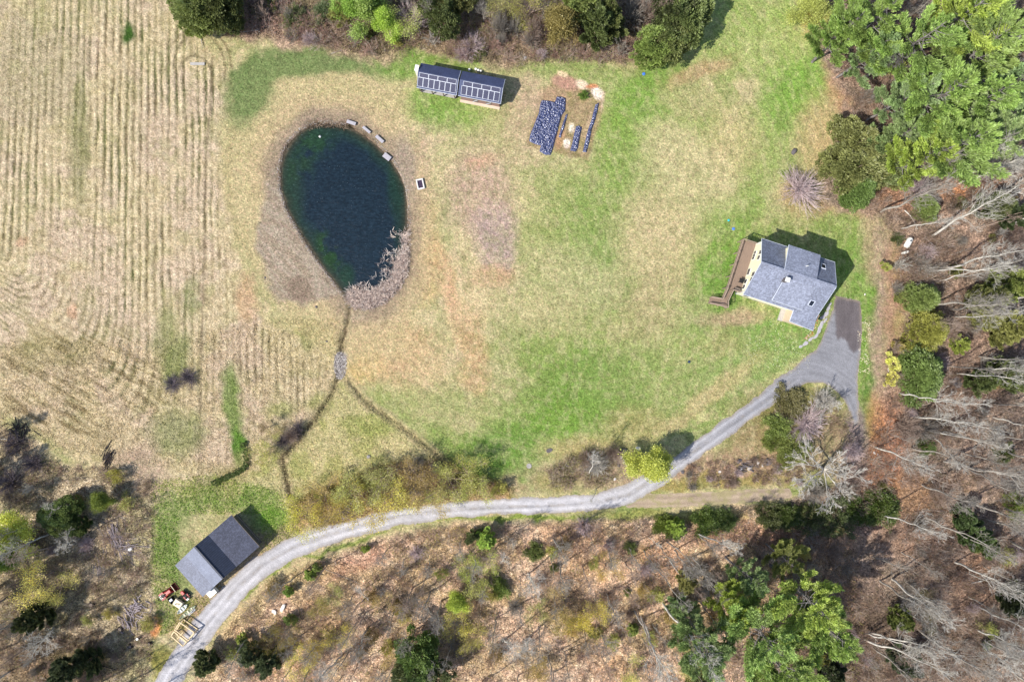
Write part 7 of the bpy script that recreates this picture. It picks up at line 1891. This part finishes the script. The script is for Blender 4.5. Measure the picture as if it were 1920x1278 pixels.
# kind, hmin, hmax, rmin, rmax, bark, colours, adjectives, name, category, group, weight
K_tallR = ("tall", 13, 21, 0, 0, ("white", "grey", "grey"), None, ["bare grey tree", "leafless tree", "thin pale tree"], "bare_tree", "bare tree", "bare leafless trees", 5)
K_tallB = ("tall", 8, 14, 0, 0, ("grey", "brown", "grey"), None, ["bare grey tree", "leafless brown tree", "twiggy bare tree"], "bare_tree", "bare tree", "bare leafless trees", 5)
K_bush = ("bush", 1.6, 3.4, 1.0, 2.2, ("purple", "brown", "grey"), None, ["brown bare bush", "twiggy grey bush", "leafless bush"], "bare_bush", "bush", "leafless bushes of the woods", 5)
K_sap = ("sapling", 3.0, 5.0, 1.2, 1.9, ("grey", "white", "brown"), None, ["pale sapling", "thin bare sapling"], "bare_sapling", "sapling", "bare saplings of the woods", 4)
K_bbush = ("budbush", 1.8, 3.2, 1.0, 1.8, "brown", [YGR, OLV, RUST, (150, 130, 80), (176, 170, 80)], ["olive budding bush", "yellowish budding bush", "freshly leafing bush"], "budding_bush", "bush", "budding bushes of the woods", 3)
K_green = ("loose", .9, 1.8, .6, 1.2, None, [GR_MID, GR_OLIVE, (90, 122, 56)], ["green low shrub", "dark low shrub"], "low_shrub", "shrub", "low green shrubs", 1)
scatter(56, WOOD_RIGHT, (1640, 330, 1900, 1270), [K_tallR, (*K_tallB[:-1], 1)], 1, 24)
scatter(78, WOOD_RIGHT, (1560, 300, 1920, 1275), [K_bush, K_sap, (*K_bbush[:-1], 1), (*K_green[:-1], 2)], 2, 16)
scatter(26, WOOD_RIGHT, (1540, 0, 1920, 330), [K_bush, (*K_sap[:-1], 3), (*K_tallR[:-1], 2)], 3, 20)
scatter(82, WOOD_BOT, (540, 1000, 1330, 1275), [K_tallB], 4, 22)
scatter(90, WOOD_BOT, (400, 985, 1600, 1275), [(*K_bush[:-1], 2), (*K_sap[:-1], 6), (*K_bbush[:-1], 4), K_green], 5, 18)
scatter(34, WOOD_TOP, (430, 0, 1240, 105), [K_bush, K_sap, (*K_bbush[:-1], 3), (*K_green[:-1], 2)], 6, 16)
scatter(12, WOOD_TOP, (440, -20, 1240, 50), [K_tallB], 7, 30)
scatter(22, WOOD_LEFT, (0, 850, 285, 1275), [(*K_bush[:-1], 2), K_sap, K_bbush, K_green], 8, 20)
scatter(12, WOOD_LEFT, (0, 960, 110, 1275), [K_tallB, K_tallR], 9, 28)
BANK = [(545, 945), (640, 905), (720, 875), (820, 865), (890, 885), (950, 915), (930, 930), (760, 945), (650, 970), (560, 990)]
scatter(16, BANK, (540, 860, 950, 990), [K_bush, K_bbush], 10, 18)
scatter(10, [(1290, 870), (1500, 850), (1500, 905), (1290, 915)], (1290, 850, 1500, 915), [(*K_bush[:2], 1.2, .8, 1.2, *K_bush[5:])], 11, 20)
# pines that stand outside the left edge and throw the long shadows across the rough ground
for px, py, h in ((-60, 1245, 25), (-45, 1130, 24), (-80, 1020, 22), (-70, 925, 18), (60, 1330, 22), (-40, 850, 14)):
    plant("pine" if px % 20 else "tall", px, py, h, {1245: "pine off the left edge level with the bottom thicket", 1130: "pine off the left edge level with the yellow tree", 1020: "pine off the left edge level with the brush heap", 925: "pine off the left edge above the brush heap", 1330: "pine off the bottom edge left of the driveway", 850: "shortest pine off the left edge, by the black branch pile"}[py] , "pine tree", "pine_tree", "pines left of the photo's edge", color=GR_DEEP, idx=abs(px) % 4, seen=0.0)

for px, py, h, lb in ((216, 1292, 20, "bare tree below the bottom edge whose shadow crosses the lower driveway"), (150, 1300, 22, "bare tree below the bottom edge, farther left of the driveway"), (255, 1310, 17, "bare tree below the bottom edge, nearest the driveway")):
    plant("tall", px, py, h, lb, "bare tree", "bare_tree", "bare leafless trees", bark="grey", idx=px % 3, seen=0.0)
# weeds in a line and tufts by the barn
for i, (px, py) in enumerate([(402, 905), (410, 901), (419, 897), (428, 893), (437, 890), (446, 885), (455, 879), (461, 870), (462, 858), (460, 846), (456, 834)]):
    plant("small", px, py, .8, ["dark green weed clump, first of the line from the left", "second weed clump of the dark green line", "third weed clump of the dark green line", "fourth weed clump of the dark green line", "fifth weed clump of the dark green line", "sixth weed clump, where the line rises",
          "seventh weed clump of the dark green line", "weed clump at the bend of the dark green line", "weed clump just above the line's bend", "second weed clump above the line's bend", "topmost weed clump of the dark green line"][i], "weed clump", "weed_clump", "line of dark green weeds", r=.55, color=(104, 124, 52), seen=.5)
# ------------------------------------------------------------------ uncountable ground cover
def scatter_points(n, poly, box, seed, avoid_road=True):
    rng = np.random.default_rng(seed)
    X = rng.uniform(box[0], box[2], n); Y = rng.uniform(box[1], box[3], n)
    m = psdf(X, Y, poly) > 0
    if avoid_road: m &= road_fn(X, Y) < -2
    m &= psdf(X, Y, POND) < 0
    for x0, y0, x1, y1 in ((1375, 440, 1570, 612), (775, 112, 950, 205), (335, 962, 490, 1120)):
        m &= ~((X > x0) & (X < x1) & (Y > y0) & (Y < y1))
    return X[m], Y[m]

def tufts(name, n, poly, box, seed, size, hgt, blades, gain=1.0, green=.0, label=None):
    """small upright blades coloured like the ground they grow from"""
    X, Y = scatter_points(n, poly, box, seed)
    rng = np.random.default_rng(seed + 1)
    N = len(X)
    C = ground_color(X, Y)
    P = np.stack([(X - 960) * .1, (639 - Y) * .1, np.full(N, -.02)], 1)
    P = np.repeat(P, blades, 0); C = np.repeat(C, blades, 0); M = len(P)
    P[:, :2] += rng.normal(0, size * .5, (M, 2))
    az = rng.uniform(0, 2 * math.pi, M); ln = rng.uniform(.3, 1.1, M) * size; hh = hgt * rng.uniform(.4, 1.2, M)
    D = np.stack([np.cos(az) * ln, np.sin(az) * ln, hh], 1)
    W = np.stack([-np.sin(az), np.cos(az), np.zeros(M)], 1) * (size * rng.uniform(.10, .24, M))[:, None]
    V = np.stack([P - W, P + W, P + D], 1).reshape(-1, 3)
    F = np.arange(M * 3).reshape(M, 3)
    k = rng.uniform(.65, 1.45, (M, 1)) * gain
    Cc = np.clip(C * k * np.array([[1, 1 + green * .2, 1 - green * .2]]), 0, 1)
    Cc = np.repeat(Cc, 3, 0)
    o = mesh_np(name, V, F, M_blade, attrs={"gcol": Cc})
    tag(o, kind="stuff")
    return o

m, nt, out = new_mat("blade")
col = node(nt, "ShaderNodeAttribute", attribute_name="gcol").outputs["Color"]
d = node(nt, "ShaderNodeBsdfDiffuse"); t = node(nt, "ShaderNodeBsdfTranslucent")
nt.links.new(col, d.inputs[0]); nt.links.new(col, t.inputs[0])
mx = node(nt, "ShaderNodeMixShader"); mx.inputs[0].default_value = .3
nt.links.new(d.outputs[0], mx.inputs[1]); nt.links.new(t.outputs[0], mx.inputs[2]); nt.links.new(mx.outputs[0], out.inputs[0])
M_blade = m

tufts("hay_stubble", 60000, [(0, 0), (430, 0), (440, 400), (600, 640), (640, 760), (540, 900), (300, 920), (0, 860)], (0, 0, 650, 920), 1, .28, .16, 2, 1.1)
tufts("meadow_grass", 90000, [(430, 70), (1500, 60), (1680, 400), (1680, 800), (1400, 900), (900, 950), (540, 960), (600, 600), (430, 300)], (430, 60, 1700, 960), 2, .26, .12, 2, 1.08, .3)
tufts("forest_floor_growth", 50000, WOOD_BOT, (350, 940, 1650, 1290), 3, .34, .3, 2, 1.15)
tufts("forest_floor_growth", 40000, WOOD_RIGHT, (1450, -10, 1930, 1290), 4, .34, .3, 2, 1.1)
tufts("rough_grass", 22000, WOOD_LEFT, (-10, 790, 300, 1290), 5, .34, .3, 2, 1.1)
tufts("brushy_ground_cover", 26000, WOOD_TOP, (400, -10, 1400, 125), 6, .36, .4, 2, 1.1)
tufts("bank_growth", 14000, [(535, 940), (640, 900), (720, 870), (830, 850), (900, 880), (970, 920), (760, 950), (600, 1000)], (535, 850, 970, 1000), 7, .4, .45, 2, 1.0)

BARN_YARD = [(285, 900), (400, 890), (560, 930), (560, 1010), (480, 1060), (400, 1160), (300, 1190), (285, 1100)]
tufts("barn_yard_weeds", 9000, BARN_YARD, (280, 880, 570, 1200), 8, .42, .35, 3, 1.0, 1.2)
tufts("long_straw", 26000, [(500, 600), (640, 600), (650, 720), (760, 800), (830, 870), (760, 900), (640, 930), (545, 960), (470, 900), (0, 830), (0, 640), (300, 640)], (0, 590, 840, 970), 9, .42, .3, 2, 1.15)
def twigs(name, n, poly, box, seed, cols):
    X, Y = scatter_points(n, poly, box, seed)
    rng = np.random.default_rng(seed)
    N = len(X)
    az = rng.uniform(0, 2 * math.pi, N); L = rng.uniform(.3, 1.6, N); el = rng.uniform(0, .7, N)
    P = np.stack([(X - 960) * .1, (639 - Y) * .1, np.full(N, .03)], 1)
    Q = P + np.stack([np.cos(az) * L * np.cos(el), np.sin(az) * L * np.cos(el), L * np.sin(el)], 1)
    W = np.stack([-np.sin(az), np.cos(az), np.zeros(N)], 1) * rng.uniform(.012, .035, N)[:, None]
    U = np.array([[0, 0, .03]])
    V = np.stack([P - W, P + W, P + U, Q - W * .4, Q + W * .4, Q + U * .5], 1).reshape(-1, 3)
    b = np.arange(N)[:, None] * 6
    F = np.concatenate([b + np.array([[0, 1, 4, 3]]), b + np.array([[1, 2, 5, 4]]), b + np.array([[2, 0, 3, 5]])], 0)
    cc = np.array([lin(*c) for c in cols])[rng.integers(0, len(cols), N)] * rng.uniform(.6, 1.1, (N, 1))
    o = mesh_np(name, V, F, M_blade, attrs={"gcol": np.repeat(cc, 6, 0)})
    tag(o, kind="stuff")
TW = [(150, 130, 118), (196, 182, 168), (110, 88, 76), (84, 66, 60), (176, 150, 132)]
twigs("fallen_twigs", 14000, WOOD_BOT, (350, 940, 1650, 1290), 21, TW)
twigs("fallen_twigs", 14000, WOOD_RIGHT, (1450, -10, 1930, 1290), 22, TW)
twigs("fallen_twigs", 6000, WOOD_LEFT, (-10, 790, 300, 1290), 23, TW)
twigs("fallen_twigs", 7000, WOOD_TOP, (400, -10, 1400, 125), 24, TW)

def brush(name, n, poly, box, seed, cols, tipc, hr=(.8, 2.4), per=16, kink=.5):
    """knee- to head-high thicket of thin stems that nobody could count"""
    X, Y = scatter_points(n, poly, box, seed)
    rng = np.random.default_rng(seed)
    keep = fbm(X / 34, Y / 34, seed, 3) > .42; X, Y = X[keep], Y[keep]
    N = len(X); H = rng.uniform(*hr, N); ci = rng.integers(0, len(cols), N); ti = rng.integers(0, len(tipc), N)
    P = np.repeat(np.stack([(X - 960) * .1, (639 - Y) * .1, np.full(N, -.02)], 1), per, 0)
    Hh = np.repeat(H, per); ci = np.repeat(ci, per); ti = np.repeat(ti, per); M = len(P)
    az = rng.uniform(0, 6.283, M); el = np.arcsin(rng.uniform(.35, 1, M)); L = Hh * rng.uniform(.5, 1.1, M)
    D1 = np.stack([np.cos(az) * np.cos(el), np.sin(az) * np.cos(el), np.sin(el)], 1)
    P = P + np.stack([rng.normal(0, .15, M), rng.normal(0, .15, M), np.zeros(M)], 1)
    Vs, Fs, Cs = [], [], []; off = 0
    def seg(A, B, w0, w1, col):
        nonlocal off
        d = B - A; s = np.stack([-d[:, 1], d[:, 0], np.zeros(len(d))], 1); s /= np.linalg.norm(s, axis=1, keepdims=True) + 1e-6
        V = np.stack([A - s * w0, A + s * w0, B + s * w1, B - s * w1], 1).reshape(-1, 3)
        Vs.append(V); Fs.append(np.arange(len(V)).reshape(-1, 4) + off); Cs.append(np.repeat(col, 4, 0)); off += len(V)
    base = np.array([lin(*c) for c in cols])[ci] * rng.uniform(.7, 1.15, (M, 1)); tipcol = np.array([lin(*c) for c in tipc])[ti] * rng.uniform(.7, 1.2, (M, 1))
    Q = P + D1 * (L * .55)[:, None]
    seg(P, Q, .022, .016, base)
    for k in range(2):
        D2 = D1 + rng.normal(0, kink * .6, (M, 3)); D2 /= np.linalg.norm(D2, axis=1, keepdims=True); D2[:, 2] = np.abs(D2[:, 2])
        T = Q + D2 * (L * .5)[:, None]
        seg(Q, T, .015, .010, base)
        for j in range(2):
            D3 = D2 + rng.normal(0, .7, (M, 3)); D3 /= np.linalg.norm(D3, axis=1, keepdims=True)
            a = Q + D2 * (L * rng.uniform(.15, .4))[:, None]; seg(a, a + D3 * (L * .3)[:, None], .013, .022 if j else .010, tipcol if j else base)
    tag(mesh_np(name, np.concatenate(Vs), np.concatenate(Fs), M_blade, attrs={"gcol": np.concatenate(Cs)}), kind="stuff")
BR = [(176, 154, 142), (156, 134, 120), (200, 184, 172), (136, 116, 104), (188, 162, 150)]
brush("undergrowth", 1250, WOOD_BOT, (350, 950, 1650, 1290), 51, BR, [(170, 150, 110), (176, 170, 86), (190, 150, 120), (160, 140, 120)])
brush("undergrowth", 2600, WOOD_RIGHT, (1500, -10, 1930, 1290), 52, BR[:4], [(140, 122, 104), (128, 116, 84), (160, 130, 110)], (1.0, 3.2))
brush("undergrowth", 900, WOOD_LEFT, (-10, 800, 300, 1290), 53, BR, [(170, 156, 120), (150, 150, 90), (150, 130, 110)], (.6, 1.8))
brush("undergrowth", 1300, WOOD_TOP, (400, -10, 1300, 115), 54, BR, [(160, 140, 116), (150, 150, 90), (170, 130, 120)], (.8, 2.6))
brush("bank_thicket", 420, [(545, 950), (640, 905), (720, 875), (820, 865), (890, 885), (950, 915), (930, 930), (760, 945), (650, 970), (560, 990)], (535, 850, 970, 1000), 55, BR, [(184, 160, 80), (190, 176, 90), (170, 130, 90)], (.8, 2.6))
brush("bank_thicket", 260, [(1290, 870), (1500, 850), (1500, 905), (1290, 915)], (1290, 850, 1500, 915), 56, BR, [(170, 150, 110), (160, 130, 110)], (.4, 1.1))
brush("bank_thicket", 420, [(1030, 880), (1080, 850), (1180, 845), (1190, 890), (1100, 910), (1035, 910)], (1020, 840, 1200, 915), 57, BR, [(170, 156, 120), (150, 150, 90)], (.5, 1.6))
brush("bank_thicket", 260, [(1440, 760), (1540, 730), (1590, 780), (1590, 900), (1450, 880)], (1430, 720, 1600, 900), 58, BR, [(140, 140, 90), (150, 130, 90)], (.6, 1.6))

# reeds standing in the pond's lower right corner
def reeds():
    rng = np.random.default_rng(31)
    n = 26000
    X = rng.uniform(650, 775, n); Y = rng.uniform(430, 590, n)
    pd = psdf(X, Y, POND)
    w = 22 + 16 * sst(520, 570, Y) - 14 * sst(500, 455, Y) + 16 * (fbm(X / 10, Y / 10, 33, 3) - .5)
    rim = psdf(X, Y, [(650, 545), (700, 540), (722, 490), (738, 445), (780, 440), (790, 600), (640, 600)])
    dens = fbm(X / 5, Y / 5, 35, 3)
    m = (pd > -2) & (pd < w) & (rim > -3) & (dens > .36)
    # stragglers in open water
    m |= (pd > 0) & (pd < w + 26) & (rim > -14) & (fbm(X / 4, Y / 4, 34, 2) > .66) & (rng.uniform(0, 1, n) < .35)
    X, Y = X[m], Y[m]; N = len(X)
    P = np.stack([(X - 960) * .1, (639 - Y) * .1, np.full(N, -.3)], 1)
    az = rng.uniform(0, 2 * math.pi, N); L = rng.uniform(.3, 1.0, N); H = rng.uniform(.5, 1.1, N)
    D = np.stack([np.cos(az) * L, np.sin(az) * L, H], 1)
    W = np.stack([-np.sin(az), np.cos(az), np.zeros(N)], 1) * rng.uniform(.025, .055, N)[:, None]
    V = np.stack([P - W, P + W, P + D + W * .5, P + D - W * .5], 1).reshape(-1, 3)
    F = np.arange(N * 4).reshape(N, 4)
    cc = np.array([lin(244, 228, 216), lin(214, 196, 186), lin(250, 238, 228), lin(150, 130, 122)])[rng.integers(0, 4, N)]
    o = mesh_np("pond_reeds", V, F, M_blade, attrs={"gcol": np.repeat(cc, 4, 0)})
    tag(o, kind="stuff")
    # dead stalks along the top shore
    n = 1600
    X = rng.uniform(560, 660, n); Y = rng.uniform(228, 262, n)
    pd = psdf(X, Y, POND); m = (pd > -1) & (pd < 6) & (X > 575) & (X < 650)
    X, Y = X[m], Y[m]; N = len(X)
    P = np.stack([(X - 960) * .1, (639 - Y) * .1, np.full(N, -.25)], 1)
    az = rng.uniform(0, 2 * math.pi, N); L = rng.uniform(.2, .8, N)
    D = np.stack([np.cos(az) * L, np.sin(az) * L, L * .8], 1); W = np.stack([-np.sin(az), np.cos(az), np.zeros(N)], 1) * .035
    V = np.stack([P - W, P + W, P + D + W * .5, P + D - W * .5], 1).reshape(-1, 3)
    cc = np.array([lin(170, 150, 130), lin(84, 70, 58)])[rng.integers(0, 2, N)]
    tag(mesh_np("shore_stalks", V, np.arange(N * 4).reshape(N, 4), M_blade, attrs={"gcol": np.repeat(cc, 4, 0)}), kind="stuff")
reeds()

# pebbly wash where the pond drains, pebbles of the shore
def pebbles(name, n, fn, box, seed, cols, r=(.04, .14)):
    rng = np.random.default_rng(seed)
    X = rng.uniform(box[0], box[2], n); Y = rng.uniform(box[1], box[3], n)
    m = fn(X, Y); X, Y = X[m], Y[m]; N = len(X)
    base = np.array([[1, 0, 0], [-.5, .87, 0], [-.5, -.87, 0], [.1, .1, .7]])
    s = rng.uniform(r[0], r[1], N)[:, None, None]; a = rng.uniform(0, 6.28, N)
    Rm = np.zeros((N, 3, 3)); Rm[:, 0, 0] = np.cos(a); Rm[:, 0, 1] = -np.sin(a); Rm[:, 1, 0] = np.sin(a); Rm[:, 1, 1] = np.cos(a); Rm[:, 2, 2] = 1
    V = np.einsum('nij,kj->nki', Rm, base) * s + np.stack([(X - 960) * .1, (639 - Y) * .1, np.full(N, .0)], 1)[:, None, :]
    b = np.arange(N)[:, None] * 4
    F = np.concatenate([b + np.array([[0, 1, 3]]), b + np.array([[1, 2, 3]]), b + np.array([[2, 0, 3]])], 0)
    cc = np.array([lin(*c) for c in cols])[rng.integers(0, len(cols), N)]
    tag(mesh_np(name, V.reshape(-1, 3), F, M_blade, attrs={"gcol": np.repeat(cc, 4, 0)}), kind="stuff")
PC = [(190, 184, 184), (150, 142, 140), (216, 210, 206), (112, 104, 104)]
pebbles("wash_stones", 1500, lambda X, Y: ((X - 638) / 12) ** 2 + ((Y - 685) / 26) ** 2 < 1, (620, 655, 655, 715), 41, PC, (.08, .2))
pebbles("shore_pebbles", 26000, lambda X, Y: (np.abs(psdf(X, Y, POND) + 3) < 3.2) & ((X < 650) | (X > 705)), (515, 220, 775, 590), 42, PC, (.04, .11))
pebbles("road_edge_gravel", 60000, lambda X, Y: np.abs(road_fn(X, Y)) < 2.6, (280, 550, 1640, 1290), 43, PC, (.03, .09))

# little flowers in the bed by the flagstones
pebbles("bed_flowers", 900, lambda X, Y: ldist(X, Y, [(1533, 600), (1526, 622), (1512, 634)])[0] < 3.2, (1505, 595, 1545, 640), 44, [(200, 60, 60), (120, 90, 50), (220, 190, 120), (90, 120, 50), (240, 220, 210)], (.05, .12))
pebbles("lawn_dandelions", 900, lambda X, Y: fbm(X / 20, Y / 20, 46, 3) > .5, (1400, 600, 1520, 700), 45, [(230, 232, 200), (220, 216, 150)], (.05, .10))
pebbles("lawn_edge_blossoms", 420, lambda X, Y: fbm(X / 12, Y / 12, 47, 3) > .45, (1608, 600, 1632, 700), 48, [(230, 226, 200), (240, 220, 190)], (.06, .14))
